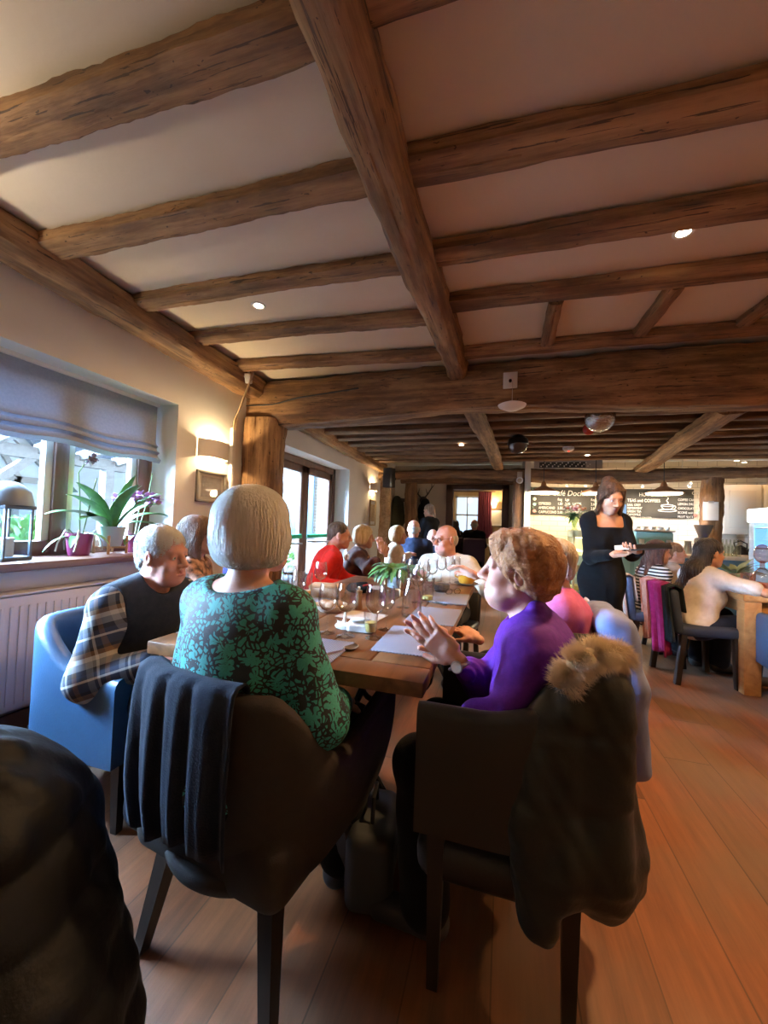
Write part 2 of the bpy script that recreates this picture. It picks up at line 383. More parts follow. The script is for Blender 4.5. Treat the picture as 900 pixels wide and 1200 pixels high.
# far bay
rough_beam('far_wall_plate_beam', (XW + .08, 3.6, 2.44), (XW + .08, 7.7, 2.36), 0.16, 0.2, M_oak, 30, .01, seed=5)
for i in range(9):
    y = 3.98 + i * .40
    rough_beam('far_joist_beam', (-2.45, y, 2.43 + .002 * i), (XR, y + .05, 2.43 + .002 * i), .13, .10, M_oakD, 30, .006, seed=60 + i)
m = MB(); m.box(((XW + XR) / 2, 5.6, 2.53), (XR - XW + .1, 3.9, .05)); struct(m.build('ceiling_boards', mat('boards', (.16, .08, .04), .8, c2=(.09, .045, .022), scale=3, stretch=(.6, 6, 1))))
a, b = at(553, 480, Z=2.33), at(585, 545, Z=2.33)
rough_beam('far_bridging_beam', (a.x, a.y - .1, 2.34), (b.x, 7.5, 2.34), .17, .12, M_oak, 20, .01, seed=6)
a, b = at(858, 482, Z=2.31), at(748, 551, Z=2.31)
rough_beam('diagonal_brace_beam', (a.x, a.y, 2.33), (b.x, b.y, 2.30), .22, .12, M_oak, 24, .012, seed=7, label='pale oak brace running slantwise below the far joists')
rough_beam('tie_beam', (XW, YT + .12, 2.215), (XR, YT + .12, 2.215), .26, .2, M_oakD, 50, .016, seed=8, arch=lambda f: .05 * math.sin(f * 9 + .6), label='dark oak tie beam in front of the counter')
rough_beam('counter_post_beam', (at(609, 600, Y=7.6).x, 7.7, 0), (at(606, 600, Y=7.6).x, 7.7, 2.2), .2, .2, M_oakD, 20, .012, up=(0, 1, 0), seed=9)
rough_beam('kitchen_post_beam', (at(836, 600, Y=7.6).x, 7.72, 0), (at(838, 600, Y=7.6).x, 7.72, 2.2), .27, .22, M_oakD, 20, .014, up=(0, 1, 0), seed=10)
pp = at(451, 600, Y=7.1)
rough_beam('pale_wall_post_beam', (pp.x - .02, 7.1, 0), (pp.x + .0, 7.1, 2.1), .2, .16, oak('pale_oak', (.16, .09, .04), (.36, .22, .10), (.52, .35, .18), axis=2), 20, .008, up=(0, 1, 0), seed=11, label='pale oak post with mortice holes at the end of the left wall')
# ---- beyond the tie beam: lobby wall with an opening, room behind it, kitchen wall
M_cream = mat('cream_paint', (.74, .68, .55), .7)
xa, xb = at(527, 600, Y=8.9).x, at(592, 600, Y=8.9).x      # opening
xl = -3.2
m = MB()
m.box(((xl + xa) / 2, 8.95, 1.3), (xa - xl, .1, 2.6)); m.box(((xb + .45) / 2, 8.95, 1.3), (.45 - xb, .1, 2.6)); m.box(((xa + xb) / 2, 8.95, 2.35), (xb - xa, .1, .5))
struct(m.build('wall_lobby', mat('lobby_paint', (.62, .56, .47), .85), smooth=False))
m = MB()
for x in (xa, xb): m.box((x, 8.9, 1.07), (.14, .24, 2.14), bev=.01)
m.box(((xa + xb) / 2, 8.9, 2.1), (xb - xa + .14, .24, .1), bev=.01)
struct(m.build('door_2', M_frame), 'dark stained frame of the opening to the back room')
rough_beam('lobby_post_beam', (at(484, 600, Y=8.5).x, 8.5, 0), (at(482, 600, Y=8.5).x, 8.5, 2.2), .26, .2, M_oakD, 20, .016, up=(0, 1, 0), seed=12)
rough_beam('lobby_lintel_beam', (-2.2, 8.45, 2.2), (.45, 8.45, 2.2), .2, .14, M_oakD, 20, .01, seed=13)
# back room
YF = 12.4
wx0, wx1 = at(533, 600, Y=YF).x, at(562, 600, Y=YF).x; wz0, wz1 = at(548, 626, Y=YF).z, at(548, 581, Y=YF).z
m = MB()
m.box(((-4 + wx0) / 2, YF + .1, 1.3), (wx0 + 4, .2, 2.6)); m.box(((2 + wx1) / 2, YF + .1, 1.3), (2 - wx1, .2, 2.6)); m.box(((wx0 + wx1) / 2, YF + .1, wz0 / 2), (wx1 - wx0, .2, wz0)); m.box(((wx0 + wx1) / 2, YF + .1, (2.6 + wz1) / 2), (wx1 - wx0, .2, 2.6 - wz1))
struct(m.build('wall_far', mat('ochre_paint', (.62, .45, .24), .8, c2=(.5, .34, .17), scale=4), smooth=False))
m = MB(); m.box((-3.5, 10.8, 1.3), (.1, 3.4, 2.6)); m.box((2.0, 10.8, 1.3), (.1, 3.4, 2.6)); m.box((-3.3, 9.0, 1.3), (1.4, .1, 2.6)); struct(m.build('wall_back_room', M_cream, smooth=False))
m = MB(); m.box((-1, 10.7, 2.45), (6, 3.6, .1)); struct(m.build('ceiling_back_room', M_plaster))
for i in range(3): rough_beam('back_room_beam', (-3.9, 9.5 + i * .9, 2.33), (1.95, 9.5 + i * .9, 2.33), .16, .14, M_oakD, 12, .008, seed=80 + i)
# kitchen wall with pale tiles
def tile_material():
    m, nt, b = _nodes('pale_wall_tiles'); L = nt.links.new
    tc = nt.nodes.new('ShaderNodeTexCoord'); mp = nt.nodes.new('ShaderNodeMapping'); mp.inputs['Rotation'].default_value = (math.pi / 2, 0, 0); L(tc.outputs['Object'], mp.inputs[0])
    br = nt.nodes.new('ShaderNodeTexBrick'); br.inputs['Scale'].default_value = 1; br.inputs['Brick Width'].default_value = .3; br.inputs['Row Height'].default_value = .1; br.inputs['Mortar Size'].default_value = .005
    br.inputs['Color1'].default_value = (.80, .74, .62, 1); br.inputs['Color2'].default_value = (.76, .69, .57, 1); br.inputs['Mortar'].default_value = (.5, .43, .33, 1)
    L(mp.outputs[0], br.inputs[0]); L(br.outputs[0], b.inputs['Base Color']); b.inputs['Roughness'].default_value = .3
    return m
m = MB(); m.box(((.35 + XR) / 2, YK + .05, 1.3), (XR - .35, .1, 2.6)); struct(m.build('wall_kitchen', tile_material(), smooth=False))
m = MB(); m.box((.4, 8.2, 1.3), (.1, 1.3, 2.6)); struct(m.build('wall_lobby_side', M_cream, smooth=False))
# baseboard and radiator pipe side
m = MB(); m.box((XW + .012, (YB + 3.2) / 2, .07), (.024, 3.2 - YB, .14), bev=.006); struct(m.build('baseboard_left', mat('brown_board', (.10, .05, .03), .5)))

# ---- window_1: stained frame, mullion, panes, sill
XF = XW - .27
M_pane = glass('window_glass', (.93, .97, 1), .12)
wr = struct(empty('window_1', (XF, WY0, WZ0)), 'wide stained window over the sill with the plants')
def wloc(y, z): return (0, y - WY0, z - WZ0)
yA, yM, yN = 1.03, at(64, 570, X=XF).y, at(160, 570, X=XF).y
m = MB()
for y, w in ((WY0 + .04, .08), (yA, .09), (yM + .01, .085), (yN + .02, .10)): m.box(wloc(y, (WZ0 + WZ1) / 2), (.09, w, WZ1 - WZ0), bev=.008)
m.box(wloc((yN + WY1) / 2 + .03, (WZ0 + WZ1) / 2), (.07, WY1 - yN - .02, WZ1 - WZ0), bev=.005)
m.box(wloc((WY0 + WY1) / 2, WZ0 + .05), (.085, WY1 - WY0, .1), bev=.008); m.box(wloc((WY0 + WY1) / 2, WZ1 - .05), (.085, WY1 - WY0, .1), bev=.008)
m.build('window_frame', M_frame, wr)
m = MB()
for y0, y1 in ((WY0 + .08, yA - .045), (yA + .045, yM - .035), (yM + .055, yN - .03)):
    for y in (y0 + .02, y1 - .02): m.box(wloc(y, 1.5), (.05, .045, .98), bev=.005)
m.build('sash', mat('pale_sash', (.55, .47, .38), .5), wr)
m = MB()
for y0, y1 in ((WY0 + .08, yA - .045), (yA + .045, yM - .035), (yM + .055, yN - .03)): m.box(wloc((y0 + y1) / 2, 1.5), (.006, y1 - y0, 1.1))
m.build('pane', M_pane, wr)
m = MB(); m.box((XW - .1, (WY0 + WY1) / 2 - .02, WZ0 - .012), (.42, WY1 - WY0 - .02 + .08, .045), bev=.01)
struct(m.build('window_sill', mat('sill_wood', (.16, .085, .06), .32, c2=(.22, .12, .085), scale=4, stretch=(6, 1, 1))), 'dark wooden window sill under the plants')
# roman blind
bl = empty('roman_blind', (XW - .17, WY0, WZ1), label='grey blue fabric blind folded up at the top of the window', cat='blind')
g = []
prof = [(0, -.02), (0, -.30), (.005, -.335), (.03, -.36), (.012, -.375), (.02, -.395), (.05, -.415), (.025, -.43), (.03, -.45), (.065, -.475), (.05, -.5), (.0, -.49)]
for i in range(25):
    y = .06 + i / 24 * (WY1 - WY0 - .10); dz = .012 * math.sin(i * .9) - .018 * abs(i / 24 - .5)
    g.append([(x, y, z * .93 + (dz if z < -.3 else 0)) for x, z in prof])
m = MB(); m.sheet(g, .006); M_bl = mat('blind_linen', (.36, .40, .47), .9, c2=(.32, .36, .43), scale=60, bump=.15, bscale=200); nt = M_bl.node_tree; tr = nt.nodes.new('ShaderNodeBsdfTranslucent'); tr.inputs[0].default_value = (.42, .47, .55, 1); mx = nt.nodes.new('ShaderNodeMixShader'); mx.inputs[0].default_value = .12
nt.links.new(nt.nodes['Principled BSDF'].outputs[0], mx.inputs[1]); nt.links.new(tr.outputs[0], mx.inputs[2]); nt.links.new(mx.outputs[0], nt.nodes['Material Output'].inputs[0])
m.build('fabric', M_bl, bl)
m = MB(); m.box((0, (WY1 - WY0) / 2, -.012), (.04, WY1 - WY0 - .06, .024)); m.build('head_rail', M_white, bl)

# ---- door_1: glazed double doors to the courtyard
XD = XW - .30
dr = struct(empty('door_1', (XD, DY0, 0)), 'brown glazed double doors to the courtyard')
m = MB(); wd = DY1 - DY0
for y in (.05, wd - .05): m.box((0, y, DZ1 / 2), (.1, .1, DZ1), bev=.01)
m.box((0, wd / 2, DZ1 - .05), (.1, wd, .1), bev=.01)
m.build('door_frame', M_frame, dr)
half = (wd - .2) / 2
for s_ in (0, 1):
    y0 = .1 + s_ * half; m = MB()
    for y in (y0 + .055, y0 + half - .055): m.box((.01, y, 1.0), (.06, .11, 2.0), bev=.008)
    for z, h in ((.12, .24), (1.95, .1)): m.box((.01, y0 + half / 2, z), (.06, half, h), bev=.008)
    lf = m.build('door_leaf', M_frame, dr)
    m = MB(); m.box((.01, y0 + half / 2, 1.07), (.006, half - .2, 1.7)); m.build('pane', M_pane, lf)
    m = MB(); m.box((.06, y0 + half / 2, 1.0), (.03, half * .8, .055), bev=.01); m.build('push_bar', mat('green_bar', (.02, .42, .2), .4), lf)
    m = MB(); m.tube([(.04, y0 + half * .15, .92), (.10, y0 + half * .15, .92), (.10, y0 + half * .85, .90), (.04, y0 + half * .85, .90)], .012); m.build('panic_bar', mat('steel', (.6, .6, .6), .3, 1), lf)
m = MB(); m.box((XW - .1, (DY0 + DY1) / 2, -.0), (.5, DY1 - DY0, .02)); struct(m.build('door_threshold_sill', M_frame))

# ================================================================== outside the windows
M_pave = mat('paving', (.07, .068, .065), .8, c2=(.055, .052, .05), scale=1.2)
m = MB(); m.box((-12, 6, -.12), (18.2, 40, .1)); struct(m.build('ground_courtyard', M_pave))
# lean-to roof over the window terrace
rf = empty('terrace_roof', (-3, 0, 0), label='timber lean-to roof outside the window', cat='roof')
mo = mat('weathered_timber', (.12, .10, .085), .8, c2=(.08, .065, .055), scale=4, stretch=(1, 6, 6))
for i in range(9):
    y = .4 + i * .55; m = MB(); m.bar((0, y, 2.72), (-3.1, y, 2.05), .07, .14); m.build('rafter', mo, rf)
m = MB(); m.box((-3.1, 2.4, 2.0), (.15, 5.2, .16)); m.build('eaves_beam', mo, rf)
for y in (.2, 4.7): m = MB(); m.box((-3.1, y, .95), (.14, .14, 2.0)); m.build('post', mo, rf)
for i in range(0, 14, 3):
    x = -.1 - i * .225; m = MB(); m.box((x, 2.6, 2.80 + x * .216), (.16, 5.0, .02), rot=Euler((0, -.213, 0)).to_matrix()); m.build('roof_board', mo, rf)
for y in (.9, 3.0):
    m = MB(); m.bar((-3.1, y, 1.35), (-3.1, y + .65, 1.95), .1, .1); m.build('brace', mo, rf)
# half timbered house across the courtyard
ho = empty('timbered_house', (-14.5, 6.5, 0), label='white half timbered house with a grey roof seen through the window', cat='house')
m = MB(); m.box((0, 0, 1.6), (4, 9, 3.2)); m.build('wall', mat('house_plaster', (.42, .43, .45), .8), ho)
m = MB()
for s_ in (-1, 1): m.add([(2.3, -4.8, 3.0), (2.3, 4.8, 3.0), (0, 4.8, 5.6), (0, -4.8, 5.6)] if s_ > 0 else [(-2.3, -4.8, 3.0), (-2.3, 4.8, 3.0), (0, 4.8, 5.6), (0, -4.8, 5.6)], [(0, 1, 2, 3)])
bmesh.ops.solidify(m.bm, geom=m.bm.faces[:], thickness=.12)
m.build('roof', mat('slate', (.12, .125, .14), .7, c2=(.09, .095, .11), scale=5, stretch=(1, 1, 4)), ho)
m = MB()   # gabled porch wing facing the window
def gable(mb, x, y, w, h, pk): mb.add([(x, y - w, 0), (x, y + w, 0), (x, y + w, h), (x, y, pk), (x, y - w, h), (x - 3, y - w, 0), (x - 3, y + w, 0), (x - 3, y + w, h), (x - 3, y, pk), (x - 3, y - w, h)], [(0, 1, 2, 3, 4), (9, 8, 7, 6, 5), (0, 4, 9, 5), (2, 1, 6, 7), (4, 3, 8, 9), (3, 2, 7, 8)])
gy = -1.6
gable(m, 4.6, gy, 1.5, 1.9, 3.4); m.build('gable_wall', mat('house_plaster2', (.48, .49, .50), .8), ho)
m = MB(); tm = mat('house_timber', (.22, .19, .17), .8)
for y in (-1.5, -.75, 0, .75, 1.5): m.box((4.62, gy + y, .95 + (.0)), (.08, .12, 1.9))
for z in (.9, 1.9): m.box((4.62, gy, z), (.08, 3.0, .13))
m.bar((4.64, gy - 1.8, 1.75), (4.64, gy, 3.5), .1, .22); m.bar((4.64, gy + 1.8, 1.75), (4.64, gy, 3.5), .1, .22); m.bar((4.62, gy, 1.9), (4.62, gy, 3.2), .08, .12); m.bar((4.62, gy - .8, 1.9), (4.62, gy - .3, 2.7), .08, .1); m.bar((4.62, gy + .8, 1.9), (4.62, gy + .3, 2.7), .08, .1)
m.build('timber_frame', tm, ho)
m = MB()
for s_ in (-1, 1): m.bar((4.75, gy, 3.52), (1.6, gy, 3.52), .02, .02); m.add([(4.8, gy, 3.55), (1.6, gy, 3.55), (1.6, gy + s_ * 1.9, 1.72), (4.8, gy + s_ * 1.9, 1.72)], [(0, 1, 2, 3)])
m.build('gable_roof', MATS['slate'], ho)
# brick outbuilding outside the doors
def brick_material():
    m, nt, b = _nodes('old_brick'); L = nt.links.new
    tc = nt.nodes.new('ShaderNodeTexCoord'); mp = nt.nodes.new('ShaderNodeMapping'); mp.inputs['Rotation'].default_value = (math.pi / 2, 0, 0); L(tc.outputs['Object'], mp.inputs[0])
    br = nt.nodes.new('ShaderNodeTexBrick'); br.inputs['Scale'].default_value = 1; br.inputs['Brick Width'].default_value = .23; br.inputs['Row Height'].default_value = .075; br.inputs['Mortar Size'].default_value = .01
    br.inputs['Color1'].default_value = (.10, .06, .045, 1); br.inputs['Color2'].default_value = (.13, .09, .065, 1); br.inputs['Mortar'].default_value = (.16, .15, .13, 1)
    L(mp.outputs[0], br.inputs[0]); L(br.outputs[0], b.inputs['Base Color']); b.inputs['Roughness'].default_value = .9
    return m
bb = empty('brick_outbuilding', (-5.3, 10.4, 0), label='brick building across the courtyard beyond the glazed doors', cat='building')
m = MB(); m.box((0, 0, 2), (3.4, 4.2, 4)); m.build('wall', brick_material(), bb)
m = MB(); m.box((.6, -2.12, 1.6), (.9, .08, 1.5), bev=.01); m.build('window', mat('blue_grey_paint', (.08, .11, .13), .5), bb)
m = MB(); m.box((0, 0, 4.1), (3.9, 4.6, .2)); m.build('roof', MATS['slate'], bb)
# ================================================================== lamps of the room, with some added unseen
M_bulb = mat('lit_bulb', (1, .9, .7), .5, emit=(1, .86, .62), estr=30)
M_steel = mat('brushed_steel', (.62, .60, .57), .28, 1)
def downlight(x, y, z, power, label, size=.05):
    r = empty('ceiling_spotlight', (x, y, z), label=label, cat='spotlight', group='recessed ceiling spotlights')
    m = MB(); m.lathe([(.030, -.002), (.043, -.004), (.046, -.001), (.046, .004)], cap=False); m.build('bezel', M_white, r)
    m = MB(); m.lathe([(.001, -.0005), (.030, -.0005), (.030, .003)]); m.build('bulb', M_bulb, r)
    light('spotlight_beam', 'SPOT', (x, y, z - .03), power, WARM, size, (0, 0, 0), spot_size=math.radians(150), spot_blend=.9)
sp1, sp2 = at(303, 358, Z=ZC), at(801, 272, Z=ZC)
downlight(sp1.x, sp1.y, ZC - .002, 45, 'lit round ceiling spotlight above the window side of the table')
downlight(sp2.x, sp2.y, ZC - .002, 160, 'lit round ceiling spotlight in the ceiling right of the middle beam')
for x, y, p in ((2.6, 2.1, 160), (2.6, .15, 15)):  # extra spots with no seen source, added to lift the light
    downlight(x, y, ZC - .002, p, 'added unseen ceiling spotlight brightening the front of the room')
for x, y in ((3.9, 8.15), (4.3, 8.0), (3.7, 7.95)):
    downlight(x, y, 2.478, 5, 'small ceiling spotlight over the cream kitchen cupboards')
def sconce(p, label, power, hw=.17, up=0, rz=0.0, uc=(1, .84, .62)):
    """plaster up-and-down wall light, curved front"""
    r = empty('wall_sconce', p, rz, label, 'wall light', 'plaster wall lights')
    g = []
    for i in range(17):
        t = math.pi * (i / 16); g.append([(.10 * math.sin(t) + .002, -hw * math.cos(t), z) for z in (-.075, -.03, .03, .075)])
    m = MB(); m.sheet(g, .006); m.build('shade', mat('sconce_plaster', (.80, .74, .64), .7), r)
    m = MB(); m.sphere((.045, 0, 0), .02); m.build('bulb', M_bulb, r)
    if up: light('added_ceiling_uplight', 'SPOT', Vector(p) + Vector((.05 * math.cos(rz), .05 * math.sin(rz), .085)), up, uc, .05, (math.pi, 0, 0), spot_size=math.radians(165), spot_blend=.6)  # upward spot, only for the added unseen sconces
    for dz in (-.03, .03) if power else ():
        light('sconce_glow', 'POINT', Vector(p) + Vector((.045, 0, dz)), power / 2, (1, .72, .38), .015)
q = (at(231, 515, X=XW) + at(264, 540, X=XW)) / 2
sconce((XW + .002, q.y, q.z), 'curved plaster wall light glowing above the small framed picture', 26)
q = at(436, 571, X=XW)
sconce((XW + .002, q.y, q.z), 'curved plaster wall light beyond the glazed doors', 18, .14)
for y_, u_ in ((.05, 62), (-.95, 40)): sconce((XW + .002, y_, 1.9), 'added unseen uplight on the window wall brightening the ceiling', 0, .17, u_)  # sconces added out of view to brighten the ceiling
for y_, u_ in ((-.3, 110), (1.3, 160), (3.0, 140)): sconce((XR - .002, y_, 1.8), 'added unseen uplight on the right hand wall brightening the ceiling', 0, .17, u_ * 1.15, math.pi, (1, .60, .27))  # more unseen sconces, added for warm light on the right ceiling
# kitchen track lights and copper pendants
def track(xa, xb, y, z, bulbs, label):
    r = empty('track_light', ((xa + xb) / 2, y, z), label=label, cat='track light', group='spotlight tracks over the counter')
    m = MB(); m.box((0, 0, 0), (xb - xa, .035, .03), bev=.004); 
    for bx in (-.3, .3): m.tube([(bx * (xb - xa), 0, .01), (bx * (xb - xa), 0, ZC - z)], .008)
    m.build('rail', M_white, r)
    for bx in bulbs:
        x = bx - (xa + xb) / 2
        m = MB(); m.tube([(x, 0, -.01), (x, .0, -.05)], .008); m.lathe([(.018, .03), (.03, .01), (.036, -.03)], (x, .03, -.075), 14, R=Euler((.7, 0, 0)).to_matrix(), cap=False); h = m.build('spot_head', M_white, r)
        m = MB(); m.sphere((x, .045, -.095), .028); m.build('bulb', M_bulb, h)
        light('track_beam', 'SPOT', (bx, y + .07, z - .12), 22, (1, .78, .5), .03, (math.radians(28), 0, 0), spot_size=math.radians(120), spot_blend=.8)
YTK = 8.1
def ax(px, Y): return at(px, 570, Y=Y).x
zt = at(670, 562, Y=YTK).z
track(ax(630, YTK), ax(703, YTK), YTK, zt, [ax(640, YTK), ax(665, YTK), ax(687, YTK)], 'white track of three lit spotlights above the left chalkboard')
track(ax(735, YTK), ax(816, YTK), YTK, zt - .01, [ax(754, YTK), ax(781, YTK), ax(810, YTK)], 'white track of three lit spotlights above the right chalkboard')
M_copper = mat('copper', (.42, .20, .09), .35, .8)
def pendant(px, py, Y, rad, label):
    p = at(px, py, Y=Y)
    r = empty('pendant_lamp', p, label=label, cat='pendant lamp', group='copper pendant lamps over the counter')
    m = MB(); m.lathe([(.02, .19), (.035, .17), (.05, .11), (.12, .07), (.22, .03), (rad, .0), (rad - .012, .0), (.2, .022), (.02, .1)], n=32); m.build('shade', M_copper, r)
    m = MB(); m.tube([(0, 0, .18), (0, 0, ZC - p.z)], .006); m.build('cord', mat('black_cord', (.02, .02, .02), .5), r)
    m = MB(); m.lathe([(.001, -.02), (rad * .88, -.02), (rad * .92, .008), (.001, .01)]); m.build('diffuser', mat('pendant_diffuser', (1, .9, .7), .5, emit=(1, .82, .55), estr=6), r)
    light('pendant_glow', 'POINT', p + Vector((0, 0, -.08)), 30, (1, .74, .44), .08)
pendant(637, 577, 7.3, .27, 'copper pendant lamp at the left end of the counter')
pendant(778, 578, 7.3, .27, 'copper pendant lamp in front of the right chalkboard')
pendant(698, 578, 7.5, .22, 'copper pendant lamp half hidden behind the waitress')
# back room wall lamp
q = at(579, 593, Y=12.35)
r = empty('wall_lamp', q, label='small lit wall lamp above the frame in the back room', cat='wall light')
m = MB(); m.lathe([(.05, -.06), (.09, .08)], (0, -.08, 0), cap=False); m.build('lamp_shade', mat('shade_glow', (1, .8, .5), .6, emit=(1, .7, .35), estr=5), r)
m = MB(); m.tube([(0, 0, -.1), (0, -.08, -.1), (0, -.08, -.03)], .01); m.build('bracket', M_copper, r)
light('wall_lamp_glow', 'POINT', q + Vector((0, -.12, .02)), 30, (1, .7, .36), .05)
light('back_room_glow', 'POINT', (-1.2, 10.5, 2.2), 18, (1, .75, .45), .1)
# warm lamps of the far bay
for x, y, p in ((-.6, 5.6, 18), (2.2, 5.4, 40), (1.2, 6.6, 25), (3.9, 4.6, 40)):
    downlight(x, y, 2.372, p, 'small warm spotlight between the far joists')
# ================================================================== figures: signed distance fields meshed into one skin
class Field:
    def __init__(s): s.pr = []; s.disp = None
    def cap(s, a, b, r1, r2=None, k=.02, tag=0, op=1):
        s.pr.append(('c', np.array(a, float), np.array(b, float), r1, r1 if r2 is None else r2, k, tag, op)); return s
    def ell(s, c, r, R=None, k=.02, tag=0, op=1):
        s.pr.append(('e', np.array(c, float), np.array(r, float), np.eye(3) if R is None else np.array(R, float), 0, k, tag, op)); return s
    def box(s, c, h, R=None, rad=.01, k=.02, tag=0, op=1):
        s.pr.append(('b', np.array(c, float), np.array(h, float), np.eye(3) if R is None else np.array(R, float), rad, k, tag, op)); return s
    def bounds(s):
        lo, hi = np.full(3, 1e9), np.full(3, -1e9)
        for p in s.pr:
            if p[7] < 0: continue
            l, h = s._bb(p); lo = np.minimum(lo, l); hi = np.maximum(hi, h)
        return lo, hi
    @staticmethod
    def _bb(p):
        if p[0] == 'c':
            r = max(p[3], p[4]); return np.minimum(p[1], p[2]) - r, np.maximum(p[1], p[2]) + r
        if p[0] == 'e':
            e = np.sqrt(((p[3] * p[2][None, :]) ** 2).sum(1)); return p[1] - e, p[1] + e
        e = np.abs(p[3]) @ p[2]; return p[1] - e - p[4], p[1] + e + p[4]
    @staticmethod
    def _d(p, P):
        if p[0] == 'c':
            ab = p[2] - p[1]; pa = P - p[1]; t = np.clip((pa @ ab) / max(ab @ ab, 1e-12), 0, 1)
            return np.linalg.norm(pa - t[:, None] * ab, axis=1) - (p[3] + (p[4] - p[3]) * t)
        q = (P - p[1]) @ p[3]
        if p[0] == 'e':
            k0 = np.linalg.norm(q / p[2], axis=1); k1 = np.linalg.norm(q / (p[2] ** 2), axis=1)
            return k0 * (k0 - 1) / np.maximum(k1, 1e-9)
        a = np.abs(q) - p[2]
        return np.linalg.norm(np.maximum(a, 0), axis=1) + np.minimum(a.max(1), 0) - p[4]
    def ev(s, P, tags=False, margin=.09):
        n = len(P); D = np.full(n, .2); T = np.zeros(n, np.int16); B = np.full(n, .2)
        for p in s.pr:
            l, h = s._bb(p)
            m = ((P > l - margin) & (P < h + margin)).all(1)
            if not m.any(): continue
            d = s._d(p, P[m]); k = p[5]
            if p[7] > 0:
                c = D[m]; hh = np.maximum(k - np.abs(c - d), 0) / k; D[m] = np.minimum(c, d) - hh * hh * k * .25
                if tags:
                    bb = B[m]; w = d < bb; tt = T[m]; tt[w] = p[6]; T[m] = tt; bb[w] = d[w]; B[m] = bb
            else:
                c = D[m]; d = -d; hh = np.maximum(k - np.abs(c - d), 0) / k; D[m] = np.maximum(c, d) + hh * hh * k * .25
        if s.disp is not None: D = D + s.disp(P)
        return (D, T) if tags else D
    def mesh(s, name, h, pad=.03):
        lo, hi = s.bounds(); lo = lo - pad; hi = hi + pad; R = 4; H = h * R
        nc = np.ceil((hi - lo) / H).astype(int) + 1
        gx = [lo[i] + H * np.arange(nc[i] + 1) for i in range(3)]
        G = np.stack(np.meshgrid(*gx, indexing='ij'), -1).reshape(-1, 3)
        C = s.ev(G).reshape(nc + 1)
        near = np.abs(C) < 1.5 * H
        act = np.zeros(nc, bool); mn = np.full(nc, 9.0)
        for dx in (0, 1):
            for dy in (0, 1):
                for dz in (0, 1):
                    sl = tuple(slice(d, d + nc[i]) for i, d in enumerate((dx, dy, dz)))
                    act |= near[sl]
        sgn = np.where(C[:-1, :-1, :-1] < 0, -1.0, 1.0).astype(np.float32)
        F = np.repeat(np.repeat(np.repeat(sgn, R, 0), R, 1), R, 2)
        A = np.repeat(np.repeat(np.repeat(act, R, 0), R, 1), R, 2)
        ix = np.nonzero(A); P = np.stack(ix, 1) * h + lo
        out = np.empty(len(P), np.float32)
        for i in range(0, len(P), 400000): out[i:i + 400000] = s.ev(P[i:i + 400000])
        F[ix] = out
        ins = F < 0; shp = np.array(F.shape)
        cid, pos, quads = [], [], []
        stride = np.array([shp[1] * shp[2], shp[2], 1])
        for axn in range(3):
            sa = [slice(None)] * 3; sb = [slice(None)] * 3; sa[axn] = slice(0, -1); sb[axn] = slice(1, None)
            e = np.nonzero(ins[tuple(sa)] != ins[tuple(sb)])
            I = np.stack(e, 1)
            if len(I) == 0: continue
            J = I.copy(); J[:, axn] += 1
            da = F[tuple(I.T)]; db = F[tuple(J.T)]
            t = np.clip(da / (da - db), .02, .98)
            p = I.astype(float); p[:, axn] += t
            b, c = (axn + 1) % 3, (axn + 2) % 3
            ids = []
            for ob, oc in ((0, 0), (1, 0), (1, 1), (0, 1)):
                K = I.copy(); K[:, b] -= ob; K[:, c] -= oc
                ids.append(K @ stride); cid.append(ids[-1]); pos.append(p)
            q = np.stack(ids, 1); fl = da < 0
            q[~fl] = q[~fl][:, ::-1]
            quads.append(q)
        cid = np.concatenate(cid); pos = np.concatenate(pos); quads = np.concatenate(quads)
        u, inv = np.unique(cid, return_inverse=True); cnt = np.bincount(inv)
        V = np.stack([np.bincount(inv, pos[:, i]) / cnt for i in range(3)], 1) * h + lo
        Q = np.searchsorted(u, quads)
        D, T = s.ev(V, True)
        me = bpy.data.meshes.new(name)
        me.vertices.add(len(V)); me.vertices.foreach_set('co', V.astype(np.float32).ravel())
        me.loops.add(Q.size); me.loops.foreach_set('vertex_index', Q.ravel().astype(np.int32))
        me.polygons.add(len(Q)); me.polygons.foreach_set('loop_start', np.arange(0, Q.size, 4, dtype=np.int32)); me.polygons.foreach_set('loop_total', np.full(len(Q), 4, np.int32))
        me.polygons.foreach_set('use_smooth', np.ones(len(Q), bool))
        tg = T[Q]; me.polygons.foreach_set('material_index', np.maximum(np.median(tg, axis=1), 0).astype(np.int32))
        me.update(calc_edges=True); me.validate()
        return me
def nz(P, f, seed=0, n=4):
    """cheap smooth noise: sum of warped sines"""
    r = np.random.RandomState(seed); o = np.zeros(len(P))
    for i in range(n):
        d = r.randn(3); d /= np.linalg.norm(d); e = r.randn(3); e /= np.linalg.norm(e)
        o += np.sin((P @ d) * f * (1 + .35 * i) + 1.7 * np.sin((P @ e) * f * .6 + i) + r.rand() * 6.28)
    return o / n
def nrm(v): v = np.array(v, float); return v / max(np.linalg.norm(v), 1e-9)
def rot_about(axis, deg):
    a = nrm(axis); t = math.radians(deg); K = np.array([[0, -a[2], a[1]], [a[2], 0, -a[0]], [-a[1], a[0], 0]])
    return np.eye(3) + math.sin(t) * K + (1 - math.cos(t)) * K @ K
